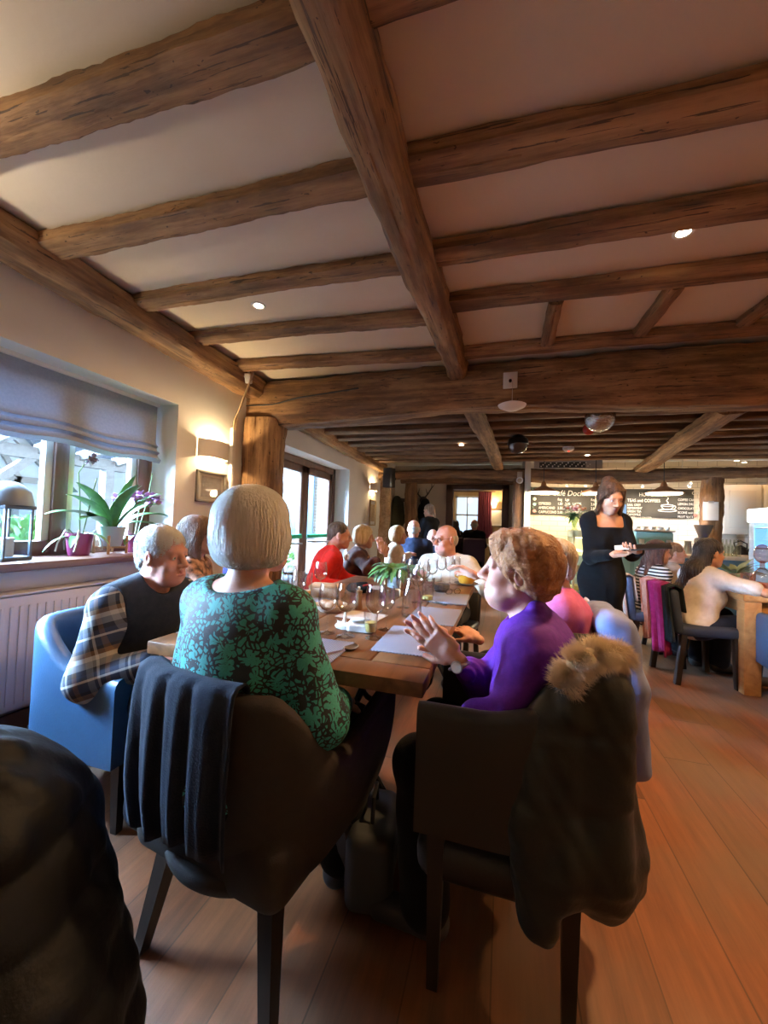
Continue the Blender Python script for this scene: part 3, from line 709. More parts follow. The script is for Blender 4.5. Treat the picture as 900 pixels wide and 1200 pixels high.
def ik(a, b, l1, l2, pole):
    a, b = np.array(a, float), np.array(b, float); d = b - a; L = np.linalg.norm(d)
    if L > (l1 + l2) * .995: b = a + d / L * (l1 + l2) * .995; d = b - a; L = np.linalg.norm(d)
    x = d / L; ca = (l1 * l1 + L * L - l2 * l2) / (2 * l1 * L); ca = max(-1, min(1, ca))
    p = np.array(pole, float); p = p - x * (p @ x); p = nrm(p)
    return a + x * (l1 * ca) + p * (l1 * math.sqrt(1 - ca * ca)), b
def skin(name, c, c2=None):
    return mat(name, c, .5, c2=c2 or (c[0] * .9, c[1] * .76, c[2] * .72), scale=22, bump=.06, bscale=160, sub=.08)
SKIN = skin('fair_skin', (.66, .39, .29)); SKIN_P = skin('pink_skin', (.68, .36, .28)); SKIN_W = skin('warm_skin', (.60, .34, .22))
LIPS = mat('lips', (.50, .17, .14), .4, sub=.05); M_eyew = mat('eye_white', (.75, .72, .68), .15); M_iris = mat('iris', (.07, .06, .05), .1)
M_specs = mat('spectacle_frame', (.08, .05, .04), .25, .4)

class Body:
    """pose: everything in room axes. yaw 0 faces +Y, counter-clockwise positive"""
    def __init__(s, hip, yaw, lean=5, bend=0, side=0, twist=0, sc=1.0, fat=1.0, female=True, head=(0, 0, 0), handL=None, handR=None, poleL=None, poleR=None, mode='sit', knees=None, feet=None, hdirL=None, hdirR=None, hnL=None, hnR=None, curl=(.6, .6), neck=1.0, shw=1.0, spread=.1, hsc=1.0):
        s.hip = np.array(hip, float); s.sc = sc; s.fat = fat; s.female = female; s.mode = mode
        t = math.radians(yaw); f = np.array([-math.sin(t), math.cos(t), 0]); r = np.array([math.cos(t), math.sin(t), 0]); u = np.array([0, 0, 1.0])
        s.f0, s.r0 = f, r
        s.R0 = np.stack([r, f, u], 1)
        Rl = rot_about(f, side) @ rot_about(r, -lean)
        s.R1 = Rl @ s.R0                                    # lower torso frame (cols r, f, u)
        s.R2 = rot_about(u, twist) @ rot_about(s.R1[:, 0], -bend) @ s.R1   # chest frame
        W = lambda p, R, o: o + R @ (np.array(p, float) * sc)
        s.waist = W((0, 0, .20), s.R1, s.hip)
        s.C = lambda p: s.waist + s.R2 @ (np.array(p, float) * sc)     # chest-local point (origin waist)
        s.P = lambda p: s.hip + s.R1 @ (np.array(p, float) * sc)
        sw = (.150 if female else .175) * shw
        s.shL, s.shR = s.C((-sw, -.01, .225)), s.C((sw, -.01, .225))
        s.neck0 = s.C((0, -.02, .29))
        hy, hp, hr = head
        s.Rh = rot_about(u, hy) @ s.R0
        s.Rh = rot_about(s.Rh[:, 1], hr) @ rot_about(s.Rh[:, 0], -hp) @ s.Rh
        s.hs = sc * (1.0 if female else 1.04) * hsc
        up = nrm(.5 * s.R2[:, 2] + .5 * s.Rh[:, 2])
        nb = s.neck0 + up * .095 * sc * neck                       # base of the skull
        s.headc = nb + s.Rh @ (np.array([0, .025, .055]) * s.hs)
        s.Hh = lambda p: s.headc + s.Rh @ (np.array(p, float) * s.hs)
        ua, fa = .285 * sc, .25 * sc
        def arm(sh, tgt, pole, sd):
            if tgt is None: tgt = s.hip + s.R0 @ (np.array([sd * .10, .32, .14]) * sc)
            pole = (s.R2 @ np.array([sd * .6, -.5, -.7])) if pole is None else np.array(pole, float)
            return ik(sh, tgt, ua, fa, pole)
        s.elL, s.wrL = arm(s.shL, handL, poleL, -1); s.elR, s.wrR = arm(s.shR, handR, poleR, 1)
        s.hd = {}
        for sd, el, wr, hd, hn in ((-1, s.elL, s.wrL, hdirL, hnL), (1, s.elR, s.wrR, hdirR, hnR)):
            d = nrm(wr - el) if hd is None else nrm(hd)
            n = np.array(hn, float) if hn is not None else np.array([0, 0, -1.0]) - s.r0 * sd * .3
            n = nrm(n - d * (n @ d)); s.hd[sd] = (d, n)
        s.curl = curl; s.spread = spread
        th, sn = .42 * sc, .41 * sc
        s.hj = {sd: s.P((sd * .09, 0, 0)) for sd in (-1, 1)}
        s.kn, s.an = {}, {}
        for i, sd in enumerate((-1, 1)):
            if mode == 'sit':
                k = s.hj[sd] + s.R0 @ np.array([sd * .05, th * .985, -.02]) if knees is None else np.array(knees[i], float)
                a = np.array([k[0], k[1], .09]) - f * .03 + r * sd * 0 if feet is None else np.array(feet[i], float)
                k, a = ik(s.hj[sd], a, th, sn, k - s.hj[sd] + np.array([0, 0, .15]))
            else:
                a = np.array([s.hj[sd][0], s.hj[sd][1], .09]) + r * sd * .01 if feet is None else np.array(feet[i], float)
                k, a = ik(s.hj[sd], a, th, sn, f)
            s.kn[sd], s.an[sd] = k, a
    # ---- shapes
    def torso(s, F, e=0.0, k=.05, tag=0, lo=-.08):
        ft, fe = s.fat, s.female
        F.ell(s.P((0, -.01, .02)), np.array([.165 * ft, .125 * ft, .13]) * s.sc + e, s.R1, k, tag)
        F.ell(s.P((0, .015 * ft, .15)), np.array([.148 * ft, .115 * ft ** 1.3, .14]) * s.sc + e, s.R1, k, tag)
        F.ell(s.C((0, .0, .09)), np.array([.158 * ft ** .7, .115 * ft ** .7, .16]) * s.sc + e, s.R2, k, tag)
        F.ell(s.C((0, -.012, .19)), np.array([.160 * ft ** .5, .105 * ft ** .5, .12]) * s.sc + e, s.R2, k, tag)
        F.cap(s.shL, s.shR, .050 * s.sc + e, None, k, tag)
        for sd, sh in ((-1, s.shL), (1, s.shR)):
            F.cap(s.C((sd * .025, -.025, .275)), sh, .042 * s.sc + e * .8, .046 * s.sc + e, k, tag)
            if fe: F.ell(s.C((sd * .075, .085 * ft ** .7, .08)), np.array([.068, .058, .066]) * s.sc * ft ** .5 + e, s.R2, k, tag)
    def arm(s, F, sd, e=0.0, frac=1.0, k=.03, tag=0, part=None, loose=0.0):
        """frac: how much of the forearm (1..2) or upper arm (0..1) is covered"""
        sh, el, wr = (s.shL, s.elL, s.wrL) if sd < 0 else (s.shR, s.elR, s.wrR)
        g = s.sc * (1 if s.female else 1.1) * s.fat ** .5
        u = min(frac, 1.0); F.cap(sh, sh + (el - sh) * u, .052 * g + e, (.052 - .012 * u) * g + e + loose * u, k, tag)
        if frac > 1:
            v = min(frac - 1, 1.0); F.cap(el, el + (wr - el) * v, .040 * g + e + loose, (.040 - .014 * v) * g + e + loose, k, tag)
    def leg(s, F, sd, e=0.0, k=.04, tag=0, to=1.0, loose=0.0):
        g = s.sc * s.fat ** .7
        F.cap(s.hj[sd], s.kn[sd], .085 * g + e, .060 * g + e, k, tag)
        F.cap(s.kn[sd], s.kn[sd] + (s.an[sd] - s.kn[sd]) * to, .058 * g + e, .042 * g + e + loose, k, tag)
    def foot(s, F, sd, e=0.0, tag=0):
        a = s.an[sd]; d = s.f0
        F.cap(a + np.array([0, 0, -.04]) - d * .03, a + np.array([0, 0, -.055]) + d * .14, .036 + e, .030 + e, .02, tag)
        F.cap(a, a + np.array([0, 0, -.03]), .042 + e, .038 + e, .02, tag)
    def hand(s, F, sd, tag=0, k=.006):
        wr = s.wrL if sd < 0 else s.wrR; d, n = s.hd[sd]; g = s.sc * (.97 if s.female else 1.05)
        t = np.cross(n, d) * sd                       # towards the thumb
        R = np.stack([t, d, n], 1)
        F.cap(wr - d * .01, wr + d * .03 * g, .024 * g, .024 * g, .02, tag)
        F.box(wr + d * .055 * g, np.array([.030, .034, .007]) * g, R, .008 * g, .014, tag)
        F.ell(wr + d * .035 * g + t * .022 * g + n * .008 * g, np.array([.018, .030, .016]) * g, R, .012, tag)
        cu = s.curl[0 if sd < 0 else 1]
        for i, (off, L) in enumerate(((.030, .070), (.010, .079), (-.010, .073), (-.029, .058))):
            b = wr + d * (.092 - .004 * abs(i - 1)) * g + t * off * g
            dd = nrm(d + t * s.spread * (1.3 - i) * .8); r = (.0092, .0095, .009, .0078)[i] * g
            for j, (q, fr) in enumerate(((.25, .45), (.75, .32), (.55, .23))):
                a = cu * q * 1.3; dd2 = nrm(dd * math.cos(a) + n * math.sin(a)); nn = nrm(n * math.cos(a) - dd * math.sin(a))
                e = b + dd2 * L * fr * g; F.cap(b, e, r, r * .9, k, tag); b = e; dd = dd2; n_ = nn; r *= .92
        b = wr + d * .025 * g + t * .028 * g; d1 = nrm(d * .65 + t * .75 + n * .25); e = b + d1 * .038 * g
        F.cap(b, e, .0125 * g, .0105 * g, .01, tag); d2 = nrm(d * .9 + t * .35 + n * .2 * (1 + cu)); F.cap(e, e + d2 * .032 * g, .0105 * g, .0088 * g, k, tag)
    def headf(s, F, age=0.0, lips=1, detail=True, jowl=0.0, nose=1.0):
        H = s.Hh; g = s.hs; R = s.Rh
        F.ell(H((0, -.015, .032)), np.array([.074, .095, .085]) * g, R, .03)
        F.ell(H((0, .02, -.04)), np.array([.060, .068, .078]) * g, R, .03)
        F.ell(H((0, .066, -.094)), np.array([.026, .022, .021]) * g, R, .025)
        for sd in (-1, 1):
            F.cap(H((sd * .050, .005, -.062)), H((sd * .014, .062, -.096)), .019 * g, .017 * g, .025)
            F.ell(H((sd * .036, .058, -.036)), np.array([.026, .026, .024]) * g, R, .02)
            if jowl: F.ell(H((sd * .034, .05, -.085)), np.array([.024, .026, .022]) * g * (1 + jowl * .2), R, .025)
        if jowl: F.ell(H((0, .03, -.105)), np.array([.04, .04, .03]) * g, R, .03)
        F.cap(H((-.032, .078, .022)), H((.032, .078, .022)), .013 * g, None, .018)
        if detail:
            for sd in (-1, 1): F.ell(H((sd * .031, .098, .002)), np.array([.019, .017, .013]) * g, R, .012, 0, -1)
        F.cap(H((0, .085, .012)), H((0, .108 + .006 * nose, -.030)), .0085 * g, .0125 * g, .012)
        for sd in (-1, 1): F.ell(H((sd * .012, .098, -.036)), np.array([.009, .012, .009]) * g, R, .008)
        F.ell(H((0, .074, -.068)), np.array([.034, .020, .026]) * g, R, .02)
        if detail:
            F.cap(H((-.019, .083, -.064)), H((0, .092, -.062)), .0045 * g, .0062 * g, .006, lips); F.cap(H((.019, .083, -.064)), H((0, .092, -.062)), .0045 * g, .0062 * g, .006, lips)
            F.cap(H((-.017, .082, -.0735)), H((.017, .082, -.0735)), .006 * g, None, .008, lips); F.cap(H((-.008, .089, -.074)), H((.008, .089, -.074)), .0065 * g, None, .006, lips)
            F.box(H((0, .097, -.0685)), np.array([.019, .008, .0008]) * g, R, .0005, .004, 0, -1)
            for sd in (-1, 1):     # lids and eyeballs
                F.ell(H((sd * .031, .0765, .004)), np.array([.0155, .0125, .0125]) * g, R, .006)
                F.ell(H((sd * .031, .0885, -.001)), np.array([.0105, .006, .0052]) * g, R, .003, 0, -1)
        for sd in (-1, 1):
            F.ell(H((sd * .077, -.006, -.008)), np.array([.010, .020, .033]) * g, rot_about(R[:, 2], -sd * 22) @ R, .008)
            if detail: F.ell(H((sd * .088, .002, -.004)), np.array([.007, .010, .018]) * g, rot_about(R[:, 2], -sd * 22) @ R, .006, 0, -1)
        F.cap(s.neck0 - s.R2[:, 2] * .03, H((0, -.03, -.05)), (.052 if s.female else .060) * s.sc, (.050 if s.female else .058) * s.sc, .03)
    def skinfield(s, lips=1, detail=True, jowl=0.0, nose=1.0):
        F = Field(); s.torso(F, -.006)
        for sd in (-1, 1): s.arm(F, sd, -.003); s.leg(F, sd, -.005); s.foot(F, sd)
        s.headf(F, 0, lips, detail, jowl, nose)
        for sd in (-1, 1): s.hand(F, sd)
        return F
    def eyes(s, parent, iris=None):
        for sd in (-1, 1):
            m = MB(); m.sphere((0, 0, 0), .0108 * s.hs, 14, 10); o = m.build('eye', M_eyew, parent)
            M = Matrix([list(s.Rh[i]) + [s.Hh((sd * .031, .0775, .0))[i]] for i in range(3)] + [[0, 0, 0, 1]]); o.matrix_world = M
            m = MB(); m.sphere((0, .0068 * s.hs, 0), .0055 * s.hs, 10, 8); m.build('iris', iris or M_iris, o)
    def specs(s, parent):
        m = MB(); H = s.Hh
        for sd in (-1, 1):
            m.tube([H((sd * .033 + .023 * math.cos(a), .098 - .006 * abs(math.cos(a)), .0 + .018 * math.sin(a))) for a in np.linspace(0, 2 * math.pi, 22)[:-1]], .0013, 6, closed=True)
            m.tube([H((sd * .056, .094, .006)), H((sd * .072, .06, .008)), H((sd * .078, -.005, .006)), H((sd * .08, -.02, -.01))], .0014, 6)
        m.tube([H((-.010, .1, .005)), H((0, .106, .008)), H((.010, .1, .005))], .0013, 6)
        return m.build('spectacles', M_specs, parent)
def hairfield(b, style, seed=0):
    F = Field(); H, R, g = b.Hh, b.Rh, b.hs
    def ell(c, r, k=.02, op=1, tag=0): F.ell(H(c), np.array(r) * g, R, k, tag, op)
    loc = lambda P: (P - b.headc) @ R / g
    if style == 'bob':
        ell((0, -.022, .042), (.097, .110, .096)); ell((0, -.045, -.03), (.107, .084, .085), .04)
        for sd in (-1, 1): ell((sd * .078, -.015, -.020), (.034, .062, .075), .03)
        F.box(H((0, .0, -.160)), np.array([.3, .3, .055]) * g, R, .001, .035, 0, -1)
        ell((0, .115, -.045), (.066, .085, .10), .015, -1)
        fr, am = 190, .0013
    elif style == 'curly':
        ell((0, -.022, .045), (.090, .108, .088)); ell((0, -.065, -.012), (.080, .062, .074), .04)
        for sd in (-1, 1): ell((sd * .068, -.028, .018), (.028, .060, .060), .03)
        ell((0, .050, .088), (.058, .040, .026), .03)
        ell((0, .124, -.022), (.085, .084, .088), .015, -1)
        for sd in (-1, 1): ell((sd * .088, .012, -.03), (.03, .036, .036), .012, -1)
        fr, am = 110, .007
    elif style == 'short':
        ell((0, -.022, .043), (.081, .099, .084)); ell((0, -.075, -.025), (.055, .036, .055), .03)
        ell((0, .105, -.015), (.085, .068, .075), .015, -1)
        for sd in (-1, 1): ell((sd * .085, .005, -.03), (.025, .03, .042), .01, -1)
        fr, am = 160, .004
    elif style == 'crop':
        ell((0, -.020, .036), (.0775, .0975, .086)); ell((0, -.075, -.02), (.055, .034, .05), .03)
        ell((0, .10, -.01), (.09, .070, .078), .012, -1)
        for sd in (-1, 1): ell((sd * .085, .005, -.035), (.025, .03, .042), .01, -1)
        fr, am = 220, .002
    elif style == 'fringe':       # bald crown, a band of cropped hair round the back
        ell((0, -.022, .01), (.077, .096, .05)); ell((0, -.06, -.025), (.06, .05, .045), .03)
        ell((0, .07, .02), (.12, .09, .09), .012, -1); ell((0, -.01, .10), (.10, .10, .055), .012, -1)
        for sd in (-1, 1): ell((sd * .085, .005, -.02), (.025, .03, .042), .01, -1)
        fr, am = 220, .0015
    elif style in ('long', 'wavy'):
        ell((0, -.018, .042), (.086, .103, .088)); ell((0, -.06, -.04), (.080, .058, .12), .04); ell((0, -.055, -.15), (.085, .045, .12), .05)
        for sd in (-1, 1): F.cap(H((sd * .072, -.005, .01)), H((sd * .078, -.01, -.18)), .030 * g, .024 * g, .03)
        for sd in (-1, 1): F.cap(H((sd * .05, -.07, -.10)), b.C((sd * .07, -.115, .20)), .045 * g, .022, .04)
        ell((0, .122, -.05), (.066, .085, .115), .015, -1)
        fr, am = 150, .004
    elif style == 'verylong':
        ell((0, -.018, .042), (.086, .103, .088)); ell((0, -.06, -.04), (.082, .058, .12), .04); F.cap(H((0, -.08, -.08)), b.C((.01, -.13, .25)), .065 * g, .062, .04); F.cap(b.C((.01, -.13, .25)), b.C((-.05, -.145, .08)), .062, .03, .05); F.cap(b.C((-.05, -.145, .08)), b.C((-.10, -.13, -.02)), .035, .012, .04)
        ell((0, .122, -.05), (.066, .085, .115), .015, -1)
        fr, am = 150, .005
    elif style == 'updo':
        ell((0, -.018, .040), (.0775, .098, .084)); ell((0, -.085, .10), (.042, .045, .036), .015); ell((0, -.06, -.02), (.068, .045, .055), .03)
        for sd in (-1, 1): F.cap(H((sd * .060, .045, .07)), H((sd * .083, .012, -.02)), .010 * g, .010 * g, .015); F.cap(H((sd * .083, .012, -.02)), H((sd * .092, .02, -.10)), .010 * g, .008 * g, .012); F.cap(H((sd * .092, .02, -.10)), H((sd * .080, .03, -.19)), .008 * g, .004 * g, .012)
        ell((0, .120, -.010), (.072, .085, .098), .012, -1)
        fr, am = 150, .004
    elif style == 'ponytail':
        ell((0, -.018, .040), (.081, .100, .085)); ell((0, -.06, -.03), (.072, .05, .07), .03)
        ell((0, .118, -.045), (.068, .085, .105), .015, -1); F.cap(H((0, -.11, .03)), H((0, -.13, -.14)), .034 * g, .02 * g, .03)
        fr, am = 150, .003
    if style in ('curly',):
        F.disp = lambda P: .0045 * nz(P, 75, seed, 4) + .004 * nz(P, 34, seed + 1, 3) + .0015 * nz(P, 260, seed + 2, 4)
    else:
        def disp(P):
            q = loc(P); a = np.arctan2(q[:, 0], q[:, 1] - (-.02)) if style == 'bob' else np.arctan2(q[:, 0], q[:, 1])
            return am * (.6 * np.sin(a * 80 + 3 * np.sin(q[:, 2] * 30) + seed) + .4 * np.sin(a * 143 + 2 * np.sin(q[:, 2] * 45) + 2)) * np.clip((.135 - q[:, 2]) * 14, 0, 1) + am * .6 * nz(P, 40, seed, 3)
        F.disp = disp
    return F
def strands(F, b, style, n, length, width=.0011, seed=1, lift=.003, steps=7, curl=0.0):
    """fine locks laid over a hair volume, following its fall"""
    rs = np.random.RandomState(seed); R, g = b.Rh, b.hs
    lo, hi = F.bounds(); P = lo + rs.rand(n * 40, 3) * (hi - lo)
    d = F.ev(P); P = P[np.abs(d) < .012]
    def grad(Q):
        e = .003; return np.stack([F.ev(Q + np.eye(3)[i] * e) - F.ev(Q - np.eye(3)[i] * e) for i in range(3)], 1) / (2 * e)
    def project(Q, off):
        for _ in range(2):
            G = grad(Q); G /= np.maximum(np.linalg.norm(G, axis=1, keepdims=True), 1e-6); Q = Q - G * (F.ev(Q) - off)[:, None]
        return Q, G
    P = P[:n]; n = len(P); P, G = project(P, .0005)
    rnd = rs.randn(n, 3); ph = rs.rand(n) * 6.28; L = length * (.6 + .7 * rs.rand(n)); pts, sds = [P], []
    prev = None
    for k in range(steps):
        q = (P - b.headc) @ R / g
        if style == 'bob': fl = np.stack([q[:, 0] * .8, (q[:, 1] + .0) * .5, -.12 - 0 * q[:, 0]], 1)
        elif style == 'updo': fl = np.stack([-q[:, 0] * .2, -.10 + 0 * q[:, 0], .10 - q[:, 2]], 1)
        elif style == 'long': fl = np.stack([q[:, 0] * .5, q[:, 1] * .2 - .02, -.10 + 0 * q[:, 0]], 1)
        else: fl = np.stack([q[:, 0] * .6, q[:, 1] * .4 - .03, -.05 + 0 * q[:, 0]], 1)
        fl = (fl / np.linalg.norm(fl, axis=1, keepdims=True)) @ R.T
        D = fl + rnd * (.10 if style in ('bob', 'updo', 'long') else .55)
        if curl: a = ph + k * curl; D = D + np.cross(G, D) * np.sin(a)[:, None] * 1.3
        D = D - G * (D * G).sum(1)[:, None]; D /= np.maximum(np.linalg.norm(D, axis=1, keepdims=True), 1e-6)
        P = P + D * (L / steps)[:, None]; f = (k + 1) / steps
        P, G = project(P, lift * (math.sin(math.pi * min(f, .8)) + .15)); pts.append(P); sds.append(np.cross(D, G))
    sds.append(sds[-1]); K = steps + 1
    Vv = np.zeros((n, K, 2, 3))
    for k in range(K):
        w = width * (1 - .75 * (k / steps) ** 2); Vv[:, k, 0] = pts[k] - sds[k] * w; Vv[:, k, 1] = pts[k] + sds[k] * w
    base = (np.arange(n) * K * 2)[:, None]; kk = np.arange(steps)[None, :] * 2
    A = base + kk; Q = np.stack([A, A + 1, A + 3, A + 2], -1).reshape(-1, 4)
    return Vv.reshape(-1, 3), Q
def add_quads(me, V, Q):
    nv, nl, npo = len(me.vertices), len(me.loops), len(me.polygons)
    me.vertices.add(len(V)); co = np.zeros((nv + len(V)) * 3, np.float32); me.vertices.foreach_get('co', co); co[nv * 3:] = V.astype(np.float32).ravel(); me.vertices.foreach_set('co', co)
    vi = np.zeros(nl, np.int32); me.loops.foreach_get('vertex_index', vi); me.loops.add(Q.size); me.loops.foreach_set('vertex_index', np.concatenate([vi, (Q + nv).ravel().astype(np.int32)]))
    me.polygons.add(len(Q)); me.polygons.foreach_set('loop_start', np.arange(0, nl + Q.size, 4, dtype=np.int32)); me.polygons.foreach_set('loop_total', np.full(npo + len(Q), 4, np.int32))
    me.polygons.foreach_set('use_smooth', np.ones(npo + len(Q), bool)); me.update(calc_edges=True)
def hairmat(name, c, c2, rough=.5, sc=60, stretch=(1, 1, .08)):
    return mat(name, c, rough, c2=c2, scale=sc, stretch=stretch, bump=.5, bscale=sc * 2, sheen=.2, detail=6)
def cloth(name, c, c2=None, rough=.85, scale=30, bump=.15, sheen=.04):
    return mat(name, c, rough, c2=c2 or tuple(x * .8 for x in c), scale=scale, bump=bump, bscale=220, sheen=sheen, spec=.15)
def folds(a=.004, f=28, seed=0, a2=0.0, f2=60):
    return lambda P: a * nz(P, f, seed, 4) + (a2 * nz(P, f2, seed + 3, 3) if a2 else 0)
SEATS = []
def person(b, label, skinm=None, hair=None, hairm=None, h=.008, hh=None, detail=False, jowl=0.0, nose=1.0, specs=False, group=None, locks=None):
    SEATS.append((Vector(b.hip.tolist()), math.atan2(-b.f0[0], b.f0[1])))
    o = link('person', b.skinfield(1, detail, jowl, nose).mesh('person', h), [skinm or SKIN, LIPS])
    tag(o, label, 'person', group)
    if hair:
        HF = hairfield(b, hair, len(label)); me = HF.mesh('hair', hh or h * .8)
        if locks: add_quads(me, *strands(HF, b, **locks))
        link('hair', me, hairm, o)
    if detail: b.eyes(o)
    if specs: b.specs(o)
    return o
def shirt(o, b, m, name='shirt', frac=2.0, e=.012, h=.008, loose=.006, fold=None, neckcut=None, extra=None, arms=True, k=.05, tagm=None):
    F = Field(); b.torso(F, e, k)
    if arms:
        for sd in (-1, 1): b.arm(F, sd, e, frac, .035, 0, loose=loose)
    if extra: extra(F)
    if neckcut is None: F.cap(b.neck0 + b.R2[:, 1] * .01 + b.R2[:, 2] * .02, b.neck0 + b.R2[:, 2] * .16 + b.R2[:, 1] * .05, .064 * b.sc, .08 * b.sc, .012, 0, -1)
    else: neckcut(F)
    F.disp = fold or folds(.004, 26, 3)
    return link(name, F.mesh(name, h), m if isinstance(m, list) else [m], o)
def trousers(o, b, m, name='trousers', e=.012, h=.010, to=.97, loose=.02, shoes=True):
    F = Field(); ft = b.fat
    F.ell(b.P((0, -.01, .0)), np.array([.164 * ft, .124 * ft, .115]) * b.sc, b.R1, .05)
    for sd in (-1, 1): b.leg(F, sd, e, to=to, loose=loose)
    F.disp = folds(.004, 22, 5)
    link(name, F.mesh(name, h), m, o)
    if shoes:
        for sd in (-1, 1):
            F = Field(); b.foot(F, sd, .008); link('shoe', F.mesh('shoe', .008), mat('dark_shoe', (.03, .028, .03), .5), o)
# ------------------------------------------------------------------ cloth patterns
def floral(name, ground, leaf, leaf2):
    m, nt, b = _nodes(name); L = nt.links.new
    tc = nt.nodes.new('ShaderNodeTexCoord')
    n0 = nt.nodes.new('ShaderNodeTexNoise'); n0.inputs['Scale'].default_value = 18; n0.inputs['Detail'].default_value = 2; L(tc.outputs['Object'], n0.inputs['Vector'])
    sc = nt.nodes.new('ShaderNodeVectorMath'); sc.operation = 'SCALE'; sc.inputs['Scale'].default_value = .05; L(n0.outputs['Color'], sc.inputs[0])
    ad = nt.nodes.new('ShaderNodeVectorMath'); ad.operation = 'ADD'; L(tc.outputs['Object'], ad.inputs[0]); L(sc.outputs[0], ad.inputs[1])
    def vor(s, feat='F1'):
        v = nt.nodes.new('ShaderNodeTexVoronoi'); v.inputs['Scale'].default_value = s; v.feature = feat; L(ad.outputs[0], v.inputs['Vector']); return v
    fl = vor(20)                                    # flowers: a petal count round each cell centre
    sub = nt.nodes.new('ShaderNodeVectorMath'); sub.operation = 'SUBTRACT'; L(ad.outputs[0], sub.inputs[0]); L(fl.outputs['Position'], sub.inputs[1])
    sp = nt.nodes.new('ShaderNodeSeparateXYZ'); L(sub.outputs[0], sp.inputs[0])
    hx = math_node(nt, 'ADD', sp.outputs['X'], math_node(nt, 'MULTIPLY', sp.outputs['Y'], .6))
    an = nt.nodes.new('ShaderNodeMath'); an.operation = 'ARCTAN2'; L(hx, an.inputs[0]); L(sp.outputs['Z'], an.inputs[1])
    pet = math_node(nt, 'ABSOLUTE', math_node(nt, 'SINE', math_node(nt, 'MULTIPLY', an.outputs[0], 3.5)))
    rad = math_node(nt, 'ADD', .20, math_node(nt, 'MULTIPLY', pet, .26))
    flower = math_node(nt, 'LESS_THAN', fl.outputs['Distance'], rad)
    lv = vor(62, 'DISTANCE_TO_EDGE'); leafm = math_node(nt, 'GREATER_THAN', lv.outputs['Distance'], .14)
    n1 = nt.nodes.new('ShaderNodeTexNoise'); n1.inputs['Scale'].default_value = 16; L(tc.outputs['Object'], n1.inputs['Vector'])
    leafm = math_node(nt, 'MULTIPLY', leafm, math_node(nt, 'GREATER_THAN', n1.outputs['Fac'], .40))
    mk = math_node(nt, 'MAXIMUM', flower, leafm)
    n2 = nt.nodes.new('ShaderNodeTexNoise'); n2.inputs['Scale'].default_value = 240; L(tc.outputs['Object'], n2.inputs['Vector'])
    col = mixc(nt, n2.outputs['Fac'], leaf, leaf2)
    L(mixc(nt, mk, ground, col), b.inputs['Base Color']); b.inputs['Roughness'].default_value = .7
    bp = nt.nodes.new('ShaderNodeBump'); bp.inputs['Strength'].default_value = .5; bp.inputs['Distance'].default_value = .004; L(math_node(nt, 'ADD', mk, math_node(nt, 'MULTIPLY', n2.outputs['Fac'], .4)), bp.inputs['Height']); L(bp.outputs[0], b.inputs['Normal'])
    return m
def plaid(name):
    m, nt, b = _nodes(name); L = nt.links.new
    tc = nt.nodes.new('ShaderNodeTexCoord'); mp = nt.nodes.new('ShaderNodeMapping'); mp.inputs['Rotation'].default_value = (.0, .35, .3); L(tc.outputs['Object'], mp.inputs[0])
    sp = nt.nodes.new('ShaderNodeSeparateXYZ'); L(mp.outputs[0], sp.inputs[0])
    def band(src, per, stops):
        f = math_node(nt, 'FRACT', math_node(nt, 'DIVIDE', src, per)); r = nt.nodes.new('ShaderNodeValToRGB'); r.color_ramp.interpolation = 'CONSTANT'; e = r.color_ramp.elements
        e[0].position = 0; e[0].color = rgb(stops[0][1]); e[1].position = stops[1][0]; e[1].color = rgb(stops[1][1])
        for p, c in stops[2:]: q = e.new(p); q.color = rgb(c)
        L(f, r.inputs[0]); return r.outputs[0]
    w, n, br, g, k = (.62, .60, .56), (.03, .045, .09), (.22, .12, .06), (.26, .27, .29), (.02, .02, .025)
    A = band(sp.outputs['Z'], .145, [(0, n), (.22, w), (.28, n), (.40, k), (.52, g), (.68, w), (.80, br), (.92, k)])
    B = band(math_node(nt, 'ADD', sp.outputs['X'], sp.outputs['Y']), .15, [(0, n), (.2, g), (.4, k), (.5, w), (.58, k), (.75, br), (.9, n)])
    L(mixc(nt, .38, A, B), b.inputs['Base Color']); b.inputs['Roughness'].default_value = .9
    return m
def stripes(name, per=.03, duty=.5, a=(.02, .02, .025), c=(.72, .70, .68), slope=.0):
    m, nt, b = _nodes(name); L = nt.links.new
    tc = nt.nodes.new('ShaderNodeTexCoord'); sp = nt.nodes.new('ShaderNodeSeparateXYZ'); L(tc.outputs['Object'], sp.inputs[0])
    z = math_node(nt, 'ADD', sp.outputs['Z'], math_node(nt, 'MULTIPLY', sp.outputs['X'], slope))
    f = math_node(nt, 'LESS_THAN', math_node(nt, 'FRACT', math_node(nt, 'DIVIDE', z, per)), duty)
    L(mixc(nt, f, c, a), b.inputs['Base Color']); b.inputs['Roughness'].default_value = .85
    return m
BLACKC = cloth('black_cloth', (.006, .006, .007), (.004, .004, .005), .95); NAVYC = cloth('navy_cloth', (.018, .025, .05)); DARKT = cloth('dark_trouser', (.02, .022, .03))
def place(px, py, Y, yaw, **kw):
    """a figure whose head centre stands where the photograph shows it, at depth Y"""
    t = np.array(at(px, py, Y=Y)); z0 = kw.pop('hipz', None)
    b = Body((0, 0, 0), yaw, **{**kw, 'handL': None, 'handR': None, 'knees': None, 'feet': None, 'mode': 'sit'})
    h = t - b.headc
    if z0 is not None: h[2] = z0
    return Body(h, yaw, **kw)
def V(px, py, Y): return np.array(at(px, py, Y=Y))

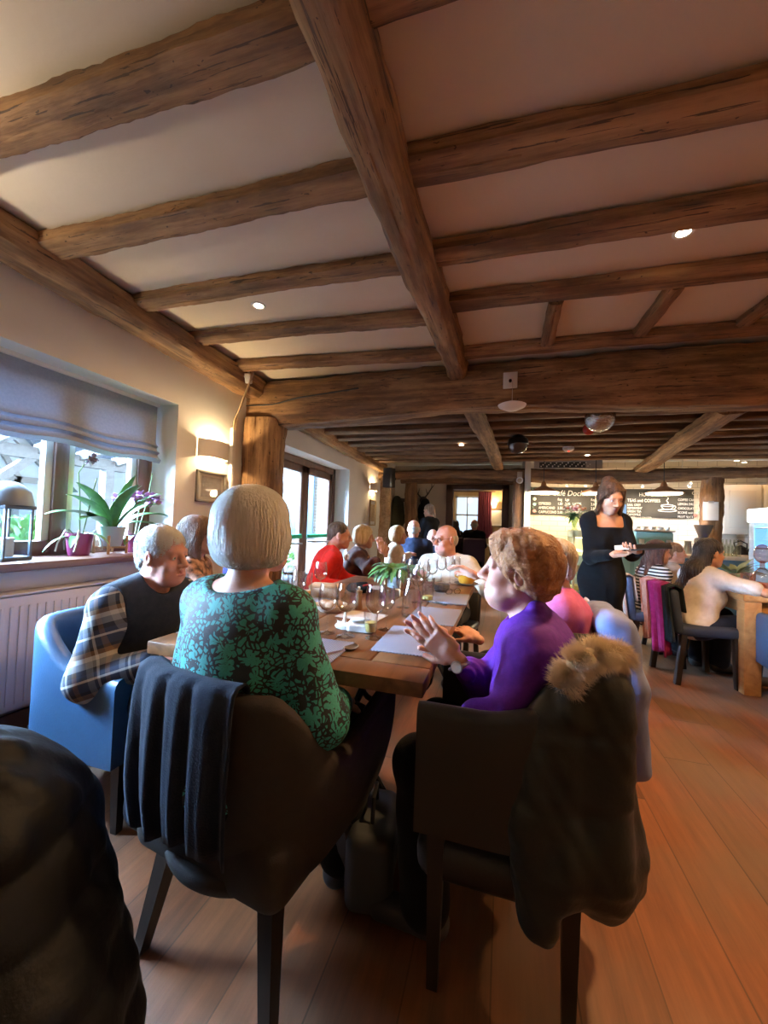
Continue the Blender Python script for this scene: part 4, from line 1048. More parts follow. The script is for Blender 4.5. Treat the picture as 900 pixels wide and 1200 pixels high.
# ---- woman in purple, right side of the table, hands raised in talk
b = place(607, 668, 1.31, 86, lean=8, bend=12, sc=.97, fat=1.08, head=(4, -4, 0), hsc=1.02,
          handL=V(535, 772, 1.13), handR=V(524, 752, 1.34), poleL=(.35, -.26, -1), poleR=(.2, .5, -1),
          hdirL=(-.80, .10, .55), hdirR=(-.86, -.10, .40), hnL=(-.15, 1, .15), hnR=(-.25, -.8, .5), curl=(.30, .45), spread=.14)
pw = person(b, 'elderly woman in a purple blouse talking with both hands raised over the table', SKIN_P, 'curly', hairmat('auburn_curls', (.34, .115, .035), (.60, .265, .10), .5, 40, (1, 1, 1)), h=.0034, hh=.004, detail=True, jowl=.5, nose=.6, locks=dict(style='curly', n=4800, length=.06, width=.0018, lift=.005, steps=9, curl=.4))
def purple_extra(F, b=b):
    for sd in (-1, 1):
        F.cap(b.neck0 + b.R2 @ np.array([sd * .062, -.03, .035]), b.neck0 + b.R2 @ np.array([sd * .034, .08, -.015]), .018, .014, .012)
        F.cap(b.neck0 + b.R2 @ np.array([sd * .03, .07, -.02]), b.neck0 + b.R2 @ np.array([sd * .05, .10, -.06]), .012, .008, .015)
    F.cap(b.neck0 + b.R2 @ np.array([-.05, -.04, .03]), b.neck0 + b.R2 @ np.array([.05, -.04, .03]), .018, None, .02)
M_purple = cloth('purple_crepe', (.13, .022, .31), (.10, .016, .25), .75, 60, .1)
def purple_fold(P, b=b):
    q = (P - b.waist) @ b.R2; front = np.clip((q[:, 1] - .03) * 14, 0, 1) * np.clip(1 - np.abs(q[:, 0]) * 9, 0, 1)
    return .004 * nz(P, 24, 3, 4) + .005 * front * np.sin(q[:, 0] * 330) + .003 * np.sin((q[:, 2] * 70 + q[:, 0] * 50)) * np.clip(-q[:, 0] * 6 - .5, 0, 1)
shirt(pw, b, M_purple, 'blouse', 1.36, .010, .0045, .004, purple_fold, extra=purple_extra)
trousers(pw, b, BLACKC)
wr = b.wrL; wd, wn = b.hd[-1]; d = nrm(b.wrL - b.elL)
back = nrm(-wn - d * (-wn @ d)); sid = np.cross(d, back); c = b.wrL - d * .02
m = MB(); Rw = Matrix((sid, d, back)).transposed()
m.tube([Vector(c + (sid * math.cos(a) * .029 + back * math.sin(a) * .024)) for a in np.linspace(0, 6.283, 25)[:-1]], .0045, 6, closed=True); wt = m.build('watch_strap', mat('steel_bracelet', (.55, .55, .57), .3, .9), pw)
m = MB(); m.lathe([(.001, 0), (.016, 0), (.017, .004), (.015, .007), (.001, .007)], Vector(c + back * .022), 22, R=Rw); m.build('watch_case', MATS['steel_bracelet'], wt)
m = MB(); m.lathe([(.001, .0072), (.0135, .0072), (.0135, .008), (.001, .008)], Vector(c + back * .022), 22, R=Rw); m.build('watch_dial', mat('watch_dial', (.8, .8, .78), .25), wt)

# ---- woman in green lace, seen from behind at the near end of the table
b = place(302, 622, .99, -10, lean=4, bend=5, sc=.985, fat=1.16, shw=1.02, head=(-8, -3, 0), hsc=1.02,
          handL=(-.86, 1.26, .70), handR=(-.49, 1.18, .63), poleL=(-.4, -.3, -1), poleR=(.5, -.3, -1), hipz=.535)
gw = person(b, 'woman with a pale grey bob seen from behind in a green floral lace top', SKIN, 'bob', hairmat('ash_bob', (.84, .81, .74), (.94, .92, .88), .45, 90), h=.0042, hh=.0036, detail=False, locks=dict(style='bob', n=4500, length=.12, width=.0019, lift=.0018, steps=8))
def green_cut(F, b=b):
    F.ell(b.neck0 + b.R2 @ np.array([0, -.055, .085]), (.150, .115, .115), b.R2, .012, 0, -1)
    F.ell(b.neck0 + b.R2 @ np.array([0, .08, .06]), (.10, .10, .10), b.R2, .012, 0, -1)
shirt(gw, b, floral('teal_lace', (.006, .010, .014), (.022, .22, .20), (.05, .38, .34)), 'lace_top', 1.75, .010, .0048, .014, folds(.004, 24, 9), neckcut=green_cut)
trousers(gw, b, BLACKC)

# ---- man in plaid shirt and gilet leaning in from the blue chair
b = place(192, 650, 1.36, -92, lean=16, bend=16, sc=.97, fat=1.1, female=False, head=(4, 4, 4), hsc=1.0,
          handL=(-1.22, 1.50, .66), handR=V(180, 776, 1.22), poleR=(-.5, -.4, -.8), poleL=(-.5, .4, -.8), curl=(.8, .9))
mp_ = person(b, 'grey haired man in a plaid shirt and dark gilet leaning forward in the blue chair', SKIN_P, 'short', hairmat('silver_hair', (.76, .74, .71), (.88, .87, .85), .6, 45), h=.0042, hh=.0042, detail=True, jowl=0.15, nose=1.2, locks=dict(style='short', n=3200, length=.04, width=.0014, lift=.005, steps=6, curl=.15))
def collar_extra(F, b=b):
    for sd in (-1, 1): F.cap(b.neck0 + b.R2 @ np.array([sd * .06, -.02, .03]), b.neck0 + b.R2 @ np.array([sd * .03, .085, -.02]), .016, .012, .015)
shirt(mp_, b, plaid('plaid_flannel'), 'plaid_shirt', 1.9, .012, .0055, .016, folds(.006, 26, 4), extra=collar_extra)
shirt(mp_, b, cloth('charcoal_gilet', (.022, .028, .042), (.03, .036, .05), .9, 40, .2), 'gilet', 0, .026, .006, 0, folds(.004, 18, 8), arms=False, extra=lambda F, b=b: [F.ell(b.C((sd * .225, .0, .17)), (.075, .12, .16), b.R2, .02, 0, -1) for sd in (-1, 1)])
trousers(mp_, b, NAVYC)

# ---- the rest of the long table
b = place(234, 627, 1.95, -62, lean=6, bend=4, sc=.96, head=(4, -2, 0), handR=(-1.28, 1.9, .66))
o = person(b, 'woman with long brown hair and glasses beyond the man in plaid', SKIN, 'long', hairmat('chestnut_hair', (.13, .06, .032), (.30, .17, .10), .4, 50), h=.005, detail=True, specs=True, locks=dict(style='long', n=2200, length=.12, width=.0012, lift=.004, steps=8))
shirt(o, b, cloth('black_peach_print', (.02, .02, .022), (.55, .30, .20), .8, 26), 'blouse', 2.0, .012, .007); trousers(o, b, BLACKC)
b = place(292, 634, 2.52, -80, lean=8, sc=.95, head=(0, 0, 0), handR=V(325, 692, 2.3))
o = person(b, 'woman in royal blue mostly hidden behind the pale grey bob', SKIN, 'bob', hairmat('brown_bob', (.10, .05, .03), (.22, .12, .07)), h=.007)
shirt(o, b, cloth('royal_blue', (.05, .05, .34)), 'blouse', 1.9, .014, .008); trousers(o, b, BLACKC)
b = place(398, 627, 3.38, -62, lean=14, bend=10, sc=.99, fat=1.12, female=False, head=(-6, 6, 0), handR=V(402, 688, 3.1), handL=V(425, 684, 3.35), poleR=(-.2, -.6, -.8))
o = person(b, 'man in a bright red shirt leaning to the blonde woman', SKIN_P, 'crop', hairmat('dark_crop', (.05, .03, .022), (.16, .12, .09)), h=.006, detail=True)
shirt(o, b, cloth('scarlet_cotton', (.66, .028, .022), (.55, .02, .018)), 'red_shirt', 1.85, .014, .006, .012, folds(.007, 26, 7), extra=lambda F, b=b: [F.cap(b.neck0 + b.R2 @ np.array([sd * .06, -.02, .03]), b.neck0 + b.R2 @ np.array([sd * .03, .085, -.02]), .016, .012, .015) for sd in (-1, 1)])
trousers(o, b, DARKT)
b = place(427, 629, 3.92, -70, lean=10, bend=8, sc=.96, head=(-4, 4, 0), handR=V(447, 645, 3.55), handL=V(452, 650, 3.8), poleR=(.1, -.4, -.9), hdirR=(-.2, 0, 1), hdirL=(-.2, 0, 1), curl=(1, 1))
o = person(b, 'blonde woman in a dark top with hands held up to her chin', SKIN, 'bob', hairmat('yellow_blonde', (.56, .38, .17), (.80, .64, .40), .5, 50), h=.006, detail=True)
shirt(o, b, cloth('maroon_knit', (.045, .014, .014), (.12, .05, .035), .9, 14), 'top', 1.4, .014, .007); trousers(o, b, BLACKC)
F = Field(); pts = [b.C((.13 * math.sin(a), -.02 + .105 * math.cos(a), .20 + .03 * math.cos(a))) for a in np.linspace(0, 6.283, 13)]
for p, q in zip(pts, pts[1:]): F.cap(p, q, .034, None, .02)
F.cap(b.C((.03, .10, .17)), b.C((.06, .13, .02)), .035, .03, .02); F.disp = folds(.008, 50, 3)
link('scarf', F.mesh('scarf', .007), cloth('tan_scarf', (.50, .27, .14), (.22, .10, .06), .9, 40), o)
b = place(522, 632, 3.42, 172, lean=6, bend=6, sc=1.0, fat=1.06, female=False, head=(-34, 4, 0), handL=V(552, 678, 3.2), handR=V(488, 676, 3.25))
o = person(b, 'bald man in glasses and an open white shirt at the far table end', SKIN_P, 'fringe', hairmat('grey_fringe', (.40, .36, .32), (.6, .56, .5)), h=.0055, detail=True, specs=True, jowl=.6)
shirt(o, b, cloth('ivory_cotton', (.68, .62, .52), (.6, .54, .44)), 'white_shirt', 1.2, .014, .006, .012, folds(.007, 26, 5), extra=lambda F, b=b: [F.cap(b.neck0 + b.R2 @ np.array([sd * .06, -.01, .03]), b.neck0 + b.R2 @ np.array([sd * .04, .10, -.05]), .016, .012, .015) for sd in (-1, 1)],
      neckcut=lambda F, b=b: (F.cap(b.neck0, b.neck0 + b.R2[:, 2] * .2, .064, .08, .012, 0, -1), F.cap(b.C((0, .13, .27)), b.C((0, .14, .16)), .03, .008, .01, 0, -1)))
trousers(o, b, DARKT)
b = place(645, 660, 1.98, 84, lean=7, bend=8, sc=.96, fat=1.12, head=(0, 0, 0), handL=(-.10, 1.84, .70), handR=V(556, 674, 2.25))
o = person(b, 'woman in a pink top half hidden behind the woman in purple', SKIN, 'short', hairmat('greying_hair', (.34, .25, .18), (.55, .45, .36)), h=.006)
shirt(o, b, cloth('rose_pink', (.50, .12, .29), (.42, .09, .24)), 'pink_top', 1.15, .014, .006, .012, folds(.006, 26, 6)); trousers(o, b, DARKT)

# ---- waitress
WK = dict(lean=4, bend=6, sc=.955, mode='stand', fat=.78, shw=.86, head=(0, 24, 0), handR=V(716, 650, 3.06), handL=V(748, 646, 3.02), poleR=(-.25, .5, -1), poleL=(.25, .5, -1), hdirR=(1, -.25, .12), hdirL=(-.55, -.6, .1), hnR=(0, -.2, 1), hnL=(.1, .1, 1), curl=(.7, .7))
b = Body((.70, 3.30, .875), 196, **WK); wd_ = V(716, 590, 3.30) - b.headc
b = Body(b.hip + wd_ * np.array([1, 1, 0]), 196, **WK)
wa = person(b, 'waitress in a long black dress writing on her pad in the aisle', SKIN_W, 'updo', hairmat('dark_brown_updo', (.05, .022, .012), (.24, .12, .065), .45, 60), h=.005, hh=.004, detail=True, locks=dict(style='updo', n=3000, length=.09, width=.0018, lift=.007, steps=8, curl=.25))
F = Field(); b.torso(F, .012)
for sd in (-1, 1): b.arm(F, sd, .010, 1.92, .03, 0, loose=.004)
hz = b.hip[2]
F.ell(b.hip + np.array([0, 0, -.02]), (.165, .135, .17), b.R0, .06)
F.cap(b.hip + np.array([0, 0, -.1]), np.array([b.hip[0], b.hip[1], .36]), .145, .115, .08)
for sd in (-1, 1): F.cap(b.kn[sd], b.an[sd], .085, .085, .12)
F.box(np.array([b.hip[0], b.hip[1], -.0]), (.4, .4, .11), None, .005, .01, 0, -1)
F.box(b.neck0 + b.R2 @ np.array([0, .10, .012]), (.085, .12, .085), b.R2, .012, .012, 0, -1); F.box(b.neck0 + b.R2 @ np.array([0, -.05, .09]), (.07, .1, .085), b.R2, .012, .012, 0, -1)
F.disp = folds(.004, 22, 2)
link('black_dress', F.mesh('black_dress', .006), [BLACKC], wa)
for sd in (-1, 1):
    F = Field(); b.foot(F, sd, .008); link('shoe', F.mesh('shoe', .008), mat('dark_shoe', (.03, .028, .03), .5), wa)
WAI = b

# ---- the oak table on the right
b = place(771, 647, 4.42, -78, lean=4, bend=6, sc=.95, head=(-4, 4, 0), handR=V(799, 695, 4.25), handL=V(803, 690, 4.55), poleR=(-.2, -.6, -.8))
o = person(b, 'woman with dark red hair in a striped top at the oak table', SKIN, 'long', hairmat('dark_red_hair', (.045, .014, .010), (.13, .045, .03), .4, 50), h=.007, detail=False)
shirt(o, b, stripes('breton_stripe'), 'striped_top', 1.0, .014, .007); trousers(o, b, DARKT)
b = place(791, 648, 5.15, -95, lean=8, sc=.95, head=(-4, 2, 0), handR=V(812, 690, 5.0))
o = person(b, 'woman in a beige top beyond the woman in stripes', SKIN, 'ponytail', hairmat('light_brown_hair', (.20, .10, .05), (.36, .22, .13)), h=.007, detail=True)
shirt(o, b, cloth('beige_knit', (.50, .40, .32)), 'beige_top', 1.9, .014, .008); trousers(o, b, DARKT)
b = place(832, 648, 4.02, -70, lean=9, bend=10, sc=.98, fat=1.05, head=(-6, 4, 0), handR=V(864, 687, 3.95), handL=V(880, 684, 4.3), poleR=(-.1, -1, .05))
o = person(b, 'woman with long black hair in a white top leaning on the oak table', SKIN_W, 'verylong', hairmat('black_hair', (.012, .010, .010), (.04, .03, .028), .35, 50), h=.006, detail=False)
shirt(o, b, cloth('white_jersey', (.68, .64, .60), (.6, .56, .52)), 'white_top', .75, .014, .006, .01, folds(.006, 26, 5)); trousers(o, b, NAVYC)

# ---- tables further back
b = place(485, 620, 5.25, 10, lean=5, sc=1.0, fat=1.12, female=False)
o = person(b, 'bald man in a navy jacket seen from behind', SKIN_P, 'fringe', MATS['grey_fringe'], h=.008)
shirt(o, b, cloth('navy_jacket', (.022, .032, .07)), 'navy_jacket', 1.95, .02, .008); trousers(o, b, DARKT)
b = place(467, 627, 4.7, -80, lean=10, sc=.9, handR=V(480, 650, 5))
o = person(b, 'woman with pale ginger hair bent over beside the navy jacket', SKIN, 'bob', hairmat('ginger_blonde', (.50, .28, .10), (.70, .46, .22)), h=.008)
shirt(o, b, cloth('cream_blouse', (.62, .48, .36)), 'cream_top', 1.9, .014, .008); trousers(o, b, DARKT)
b = place(507, 629, 6.25, 178, lean=4, sc=.97, fat=1.1, female=False)
o = person(b, 'pink faced man between the two bald heads', SKIN_P, 'fringe', MATS['grey_fringe'], h=.008)
shirt(o, b, NAVYC, 'dark_shirt', 1.95, .014, .009); trousers(o, b, DARKT)
b = place(505, 611, 7.0, 60, lean=4, sc=1.0, head=(0, 10, 0))
b = Body((b.headc[0], 7.0, .87), 60, lean=4, sc=.97, mode='stand', head=(0, 10, 0))
o = person(b, 'woman with light brown hair standing in the lobby', SKIN, 'ponytail', MATS['light_brown_hair'], h=.009)
shirt(o, b, BLACKC, 'black_top', 1.9, .014, .009); trousers(o, b, BLACKC)
b = place(533, 612, 10.4, 40, lean=6, sc=1.04, hipz=.60)
o = person(b, 'dark haired person at the table by the far window', SKIN, 'long', MATS['black_hair'], h=.012)
shirt(o, b, BLACKC, 'black_top', 1.9, .014, .012); trousers(o, b, BLACKC)
b = place(556, 612, 10.0, 5, lean=3, sc=1.06, female=False, fat=1.15, hipz=.60)
o = person(b, 'man in black with his back to the room before the far window', SKIN_P, 'fringe', MATS['grey_fringe'], h=.012)
shirt(o, b, BLACKC, 'black_jacket', 1.9, .02, .012); trousers(o, b, BLACKC)
# ================================================================== tables and chairs
def table_wood(name, a, b_, rough=.3, scale=2.0, along='Y'):
    m, nt, b = _nodes(name); L = nt.links.new
    tc = nt.nodes.new('ShaderNodeTexCoord'); oi = nt.nodes.new('ShaderNodeObjectInfo')
    mp = nt.nodes.new('ShaderNodeMapping'); mp.inputs['Scale'].default_value = (8, .8, 8) if along == 'Y' else (.8, 8, 8); L(tc.outputs['Object'], mp.inputs[0])
    n = nt.nodes.new('ShaderNodeTexNoise'); n.inputs['Scale'].default_value = scale; n.inputs['Detail'].default_value = 7; n.inputs['Distortion'].default_value = .6; L(mp.outputs[0], n.inputs['Vector'])
    r = nt.nodes.new('ShaderNodeValToRGB'); r.color_ramp.elements[0].position = .3; r.color_ramp.elements[0].color = rgb(a); r.color_ramp.elements[1].position = .7; r.color_ramp.elements[1].color = rgb(b_); L(n.outputs['Fac'], r.inputs[0]); L(r.outputs[0], b.inputs['Base Color'])
    b.inputs['Roughness'].default_value = rough
    bp = nt.nodes.new('ShaderNodeBump'); bp.inputs['Strength'].default_value = .15; bp.inputs['Distance'].default_value = .005; L(n.outputs['Fac'], bp.inputs['Height']); L(bp.outputs[0], b.inputs['Normal'])
    return m
TZ = .76
TX0, TX1, TY0, TY1 = -1.20, -.205, 1.105, 3.16
tb = empty('long_table', ((TX0 + TX1) / 2, (TY0 + TY1) / 2, 0), label='long wooden dining table with iron scroll legs set with wine glasses', cat='table')
M_tw = table_wood('table_top_wood', (.10, .040, .016), (.25, .112, .045)); M_iron = mat('black_iron', (.012, .012, .013), .45, .6)
hw, hd = (TX1 - TX0) / 2, (TY1 - TY0) / 2
m = MB(); n = 5; bw = 2 * hw / n
for i in range(n): m.box((-hw + bw * (i + .5), 0, TZ - .0225), (bw - .005, 2 * hd - .25, .045), bev=.004)
for s_ in (-1, 1): m.box((0, s_ * (hd - .06), TZ - .0225), (2 * hw, .118, .045), bev=.005)
m.box((0, 0, TZ - .030), (2 * hw - .02, 2 * hd - .02, .026))
m.build('tabletop', M_tw, tb)
def scroll(c, r0, r1, a0, a1, ax_=0, n=26):
    out = []
    for i in range(n):
        f = i / (n - 1); a = a0 + (a1 - a0) * f; r = r0 + (r1 - r0) * f
        out.append(Vector((c[0] + r * math.cos(a), c[1], c[2] + r * math.sin(a))))
    return out
for y in (-hd + .34, hd - .34):
    for s_ in (-1, 1):
        m = MB()
        m.tube([(s_ * .30, y, TZ - .05), (s_ * .22, y, .62), (s_ * .16, y, .48), (s_ * .20, y, .34), (s_ * .30, y, .2), (s_ * .36, y, .09), (s_ * .40, y, .02), (s_ * .44, y, .015)], .014, 8)
        m.tube(scroll((s_ * .25, y, .60), .10, .02, math.radians(120 if s_ > 0 else 60), math.radians(-420 if s_ > 0 else 600)), .011, 8)
        m.tube(scroll((s_ * .40, y, .66), .07, .015, math.radians(-90), math.radians(-90 + s_ * 540)), .010, 8)
        m.build('iron_leg', M_iron, tb)
    m = MB(); m.bar((-hw + .08, y, TZ - .055), (hw - .08, y, TZ - .055), .04, .012); m.tube([(-.16, y, .48), (.16, y, .48)], .012, 8); m.build('iron_crossbar', M_iron, tb)
m = MB(); m.tube([(0, -hd + .34, .48), (0, hd - .34, .48)], .013, 8); m.build('iron_stretcher', M_iron, tb)

M_bluel = mat('blue_leather', (.045, .12, .235), .38, c2=(.035, .095, .19), scale=5, bump=.08, bscale=120)
M_blackl = mat('black_leather', (.009, .008, .0075), .38, c2=(.013, .011, .010), scale=6, bump=.08, bscale=120)
M_brownf = mat('brown_upholstery', (.020, .012, .009), .8, c2=(.015, .009, .007), scale=40, bump=.12, bscale=300)
M_darkleg = mat('dark_leg', (.016, .010, .007), .4, c2=(.010, .007, .005), scale=8)
def upath(t, w, d, yb, yf):
    """rounded U seen from above: t 0..1 from the front of the left arm round the back to the right arm; returns point, outward normal"""
    L1 = yf - yb - d; arc = math.pi * (w + d) / 2 * .95; tot = 2 * L1 + arc; s_ = t * tot
    if s_ < L1: return Vector((-w, yf - s_, 0)), Vector((-1, 0, 0))
    if s_ > L1 + arc: return Vector((w, yb + d + (s_ - L1 - arc), 0)), Vector((1, 0, 0))
    a = math.pi * (s_ - L1) / arc; p = 3.0; c, q = -math.cos(a), -math.sin(a)
    k = (abs(c) ** p + abs(q) ** p) ** (-1 / p); x, y = w * c * k, d * q * k
    nx, ny = abs(c * k) ** (p - 1) * (1 if c > 0 else -1) / w, abs(q * k) ** (p - 1) * (1 if q > 0 else -1) / d
    return Vector((x, yb + d + y, 0)), Vector((nx, ny, 0)).normalized()
def tub_chair(loc, rotz, label, shell_m, leg_m, group=None, k0=.30, kw=.42, w=.285, yb=-.27, yf=.30, hb=.78, ha=.62, zb=.27, th=.07, taper=0.0, legs=None, legw=.045, seat_z=.46, front_drop=0.0, sag=0.0):
    r = empty('tub_chair', loc, rotz, label, 'chair', group)
    m = MB(); N = 56; rings = []
    for i in range(N + 1):
        t = i / N; p, n = upath(t, w, .30, yb, yf); e = abs(2 * t - 1)
        k = min(1, max(0, (e - k0) / kw)); k = k * k * (3 - 2 * k); h = hb + (ha - hb) * k - front_drop * max(0, e - .6) / .4
        zlo = zb + sag * (1 - min(1, max(0, (e - .1) / .8))) * -1 if sag else zb
        ring = []
        M_ = 7
        for j in range(M_ + 1):
            f = j / M_; z = zlo + (h - th / 2 - zlo) * f; tp = taper * (1 - f) ** 2.2
            q = p * (1 - tp); q.y = p.y * (1 - tp) + (yf * .25) * tp
            ring.append((q + n * th / 2, z))
        for a in (30, 60, 90, 120, 150): ring.append((p + n * (th / 2 * math.cos(math.radians(a))), h - th / 2 + th / 2 * math.sin(math.radians(a))))
        for j in range(M_, -1, -1):
            f = j / M_; z = zlo + (h - th / 2 - zlo) * f; tp = taper * (1 - f) ** 2.2
            q = p * (1 - tp); q.y = p.y * (1 - tp) + (yf * .25) * tp
            ring.append((q - n * th / 2, z))
        rings.append([m.bm.verts.new((a.x, a.y, z)) for a, z in ring])
    for A, B in zip(rings, rings[1:]):
        for k in range(len(A)): m.bm.faces.new((A[k], A[(k + 1) % len(A)], B[(k + 1) % len(A)], B[k]))
    m.bm.faces.new(rings[0][::-1]); m.bm.faces.new(rings[-1])
    sh = m.build('shell', shell_m, r)
    F = Field(); sb = min(zb, seat_z - .12); F.box((0, .03, (sb + seat_z) / 2), (w - th / 2 - .05, (yf - yb) / 2 - .075, (seat_z - sb) / 2 - .05), None, .05, .01)
    link('seat', F.mesh('seat', .014), [shell_m], r)
    if taper:
        F = Field(); F.ell((0, .02, zb + .05), (w * .86, .26, .12), None, .02); F.box((0, 0, zb + .25), (.6, .6, .19), None, .001, .01, 0, -1); link('seat_base', F.mesh('seat_base', .014), [shell_m], r)
    for sx, sy in ((-1, -1), (1, -1), (-1, 1), (1, 1)):
        m = MB(); x, y = sx * (w - .045), (yb + .06 if sy < 0 else yf - .05)
        fx, fy = (x, y) if legs is None else (sx * legs[0], legs[1] if sy < 0 else legs[2])
        if legs is not None: x, y = x * .72, y * .72
        top = min(zb, seat_z) + .04
        pr = [(x - legw / 2, y - legw / 2), (x + legw / 2, y - legw / 2), (x + legw / 2, y + legw / 2), (x - legw / 2, y + legw / 2)]
        lw = legw * .62; pb = [(fx - lw / 2, fy - lw / 2), (fx + lw / 2, fy - lw / 2), (fx + lw / 2, fy + lw / 2), (fx - lw / 2, fy + lw / 2)]
        m.add([(a, b2, top) for a, b2 in pr] + [(a, b2, 0) for a, b2 in pb], [(0, 1, 2, 3), (7, 6, 5, 4), (0, 4, 5, 1), (1, 5, 6, 2), (2, 6, 7, 3), (3, 7, 4, 0)])
        m.build('leg', leg_m, r, smooth=False)
    return r
R90 = math.pi / 2
tub_chair((-1.63, 1.42, 0), -R90, 'blue leather tub chair of the man in plaid by the radiator', M_bluel, M_darkleg, hb=.765, ha=.60, zb=.28, seat_z=.40)
GC = (-.685, 1.04, 0); GR = math.radians(-8)
tub_chair(GC, GR, 'brown upholstered tub chair of the woman in green with a navy coat over its back', M_brownf, M_darkleg, w=.285, yb=-.235, yf=.30, hb=.79, ha=.60, k0=.28, kw=.26, front_drop=-.075, zb=.285, th=.06, taper=.26, legs=(.225, -.18, .23), legw=.05)
tub_chair((.015, 1.262, 0), R90, 'black leather tub chair under the dark parka with the fur collar', M_blackl, M_darkleg, hb=.80, ha=.745, zb=.43, w=.235, yb=-.22, yf=.215, th=.05, seat_z=.38)
def dining_chair(loc, rotz, label, cover, leg_m, w=.23, hb=.90, name='dining_chair', group=None):
    r = empty(name, loc, rotz, label, 'chair', group)
    m = MB(); m.box((0, 0, .435), (2 * w, .44, .09), bev=.03, seg=3); m.build('seat', cover, r)
    m = MB(); m.box((0, -.235, (hb + .40) / 2), (2 * w, .065, hb - .40), bev=.028, seg=3, rot=Euler((math.radians(8), 0, 0)).to_matrix()); m.build('backrest', cover, r)
    for sx, sy in ((-1, -1), (1, -1), (-1, 1), (1, 1)):
        m = MB(); m.bar((sx * (w - .03), sy * .18, .41), (sx * (w - .025), sy * .20 - (.03 if sy < 0 else 0), 0), .042, .042, bev=.005, up=(0, 1, 0)); m.build('leg', leg_m, r)
    return r
M_navyup = mat('navy_upholstery', (.018, .03, .06), .7); M_blueup = mat('blue_upholstery', (.06, .11, .24), .6, c2=(.05, .095, .2), scale=30)
# chairs of the long table's other guests
def seat_for(k, label, back=.02):
    """a dark dining chair under the k-th guest, its seat at the height the guest sits"""
    h, yaw = SEATS[k]; q = Vector((h.x + math.sin(yaw) * back, h.y - math.cos(yaw) * back, 0))
    c = copy_tree(sc_) if 'label' in sc_.keys() else sc_
    c.location = q; c.rotation_euler = (0, 0, yaw); c.scale = (1, 1, max(.7, (h.z - .095) / .48))
    if k == 8: c.location.x -= .13; c.scale.y = .8
    tag(c, label, 'chair'); return c
sc_ = dining_chair((0, 0, 0), 0, None, M_blackl, M_darkleg, hb=.80); del sc_['category']
for k, lb in ((3, 'dark dining chair between the window wall and the woman with long brown hair'), (4, 'dark dining chair of the woman in royal blue'), (5, 'dark dining chair of the man in red'), (6, 'dark dining chair of the blonde woman by the doors'), (7, 'dark dining chair of the bald man in the white shirt'), (8, 'dark dining chair of the woman in pink under the lilac jacket'),
              (13, 'dark dining chair of the man in the navy jacket'), (14, 'dark dining chair of the ginger haired woman'), (15, 'dark dining chair of the pink faced man'), (11, 'dark dining chair of the woman in the beige top')): seat_for(k, lb)
# oak table on the right with its chairs
M_oakt = table_wood('oak_table_wood', (.36, .17, .06), (.55, .30, .12), .35)
OX0, OX1, OY0, OY1 = 1.77, 2.75, 3.70, 4.86
ot = empty('oak_table', ((OX0 + OX1) / 2, (OY0 + OY1) / 2, 0), label='pale oak dining table with square legs on the right', cat='table')
hx, hy = (OX1 - OX0) / 2, (OY1 - OY0) / 2
m = MB(); m.box((0, 0, TZ - .025), (2 * hx, 2 * hy, .05), bev=.008); m.build('tabletop', M_oakt, ot)
m = MB()
for s_ in (-1, 1): m.box((s_ * (hx - .06), 0, TZ - .1), (.03, 2 * hy - .16, .1)); m.box((0, s_ * (hy - .06), TZ - .1), (2 * hx - .16, .03, .1))
m.build('apron', M_oakt, ot)
for sx in (-1, 1):
    for sy in (-1, 1): m = MB(); m.box((sx * (hx - .065), sy * (hy - .065), (TZ - .05) / 2), (.11, .11, TZ - .05), bev=.006); m.build('leg', M_oakt, ot)
CA = dining_chair((1.57, 3.99, 0), math.radians(-84), 'dark dining chair of the woman in white with pink coats over its back', M_navyup, M_darkleg, hb=.76)
CB = dining_chair((SEATS[10][0].x - .0, SEATS[10][0].y, 0), math.radians(-84), 'blue dining chair of the woman in stripes with a white cardigan over its back', M_blueup, M_darkleg, hb=.80)
tub_chair((2.13, 3.36, 0), math.radians(-6), 'blue tub chair cut off at the right edge near the oak table', M_bluel, M_oakt, hb=.80, ha=.64)

# ================================================================== coats and cloths on the chairs
def drape(name, label, cat, m_, P, h=.007, disp=None, extra=None):
    """P(F) fills a field of soft cloth"""
    F = Field(); P(F); F.disp = disp or folds(.008, 20, 3, .003, 60)
    o = link(name, F.mesh(name, h), m_ if isinstance(m_, list) else [m_])
    return tag(o, label, cat)
# parka over the black chair
M_parka = mat('parka_cloth', (.010, .0095, .008), .55, spec=.35, c2=(.015, .014, .011), scale=6, bump=.1, bscale=60)
def parka(F):
    F.box((.255, 1.27, .58), (.012, .19, .24), None, .035, .05)
    F.cap((.23, 1.075, .80), (.225, 1.06, .43), .055, .068, .06); F.cap((.16, 1.055, .76), (.13, 1.045, .40), .04, .05, .05)
    F.cap((.265, 1.20, .82), (.27, 1.16, .41), .055, .07, .06); F.cap((.27, 1.38, .78), (.28, 1.38, .36), .055, .06, .06)
    F.cap((.13, 1.05, .42), (.25, 1.12, .385), .052, .055, .08); F.cap((.19, 1.055, .45), (.26, 1.14, .42), .07, .07, .06); F.cap((.10, 1.045, .74), (.075, 1.02, .50), .038, .045, .03); F.cap((.075, 1.02, .50), (.10, 1.02, .30), .045, .048, .03)
    F.cap((.18, 1.06, .41), (.245, 1.12, .39), .055, .055, .08); F.cap((.26, 1.3, .83), (.20, 1.09, .83), .05, .045, .05); F.cap((.12, 1.08, .78), (.20, 1.09, .83), .03, .045, .04)
pk = drape('parka', 'dark parka with a fluffy beige fur collar hanging over the black chair', 'coat', M_parka, parka, .0065,
           lambda P: .010 * nz(P * np.array([1, 1, .35]), 32, 11, 4) + .004 * nz(P, 70, 5, 3))
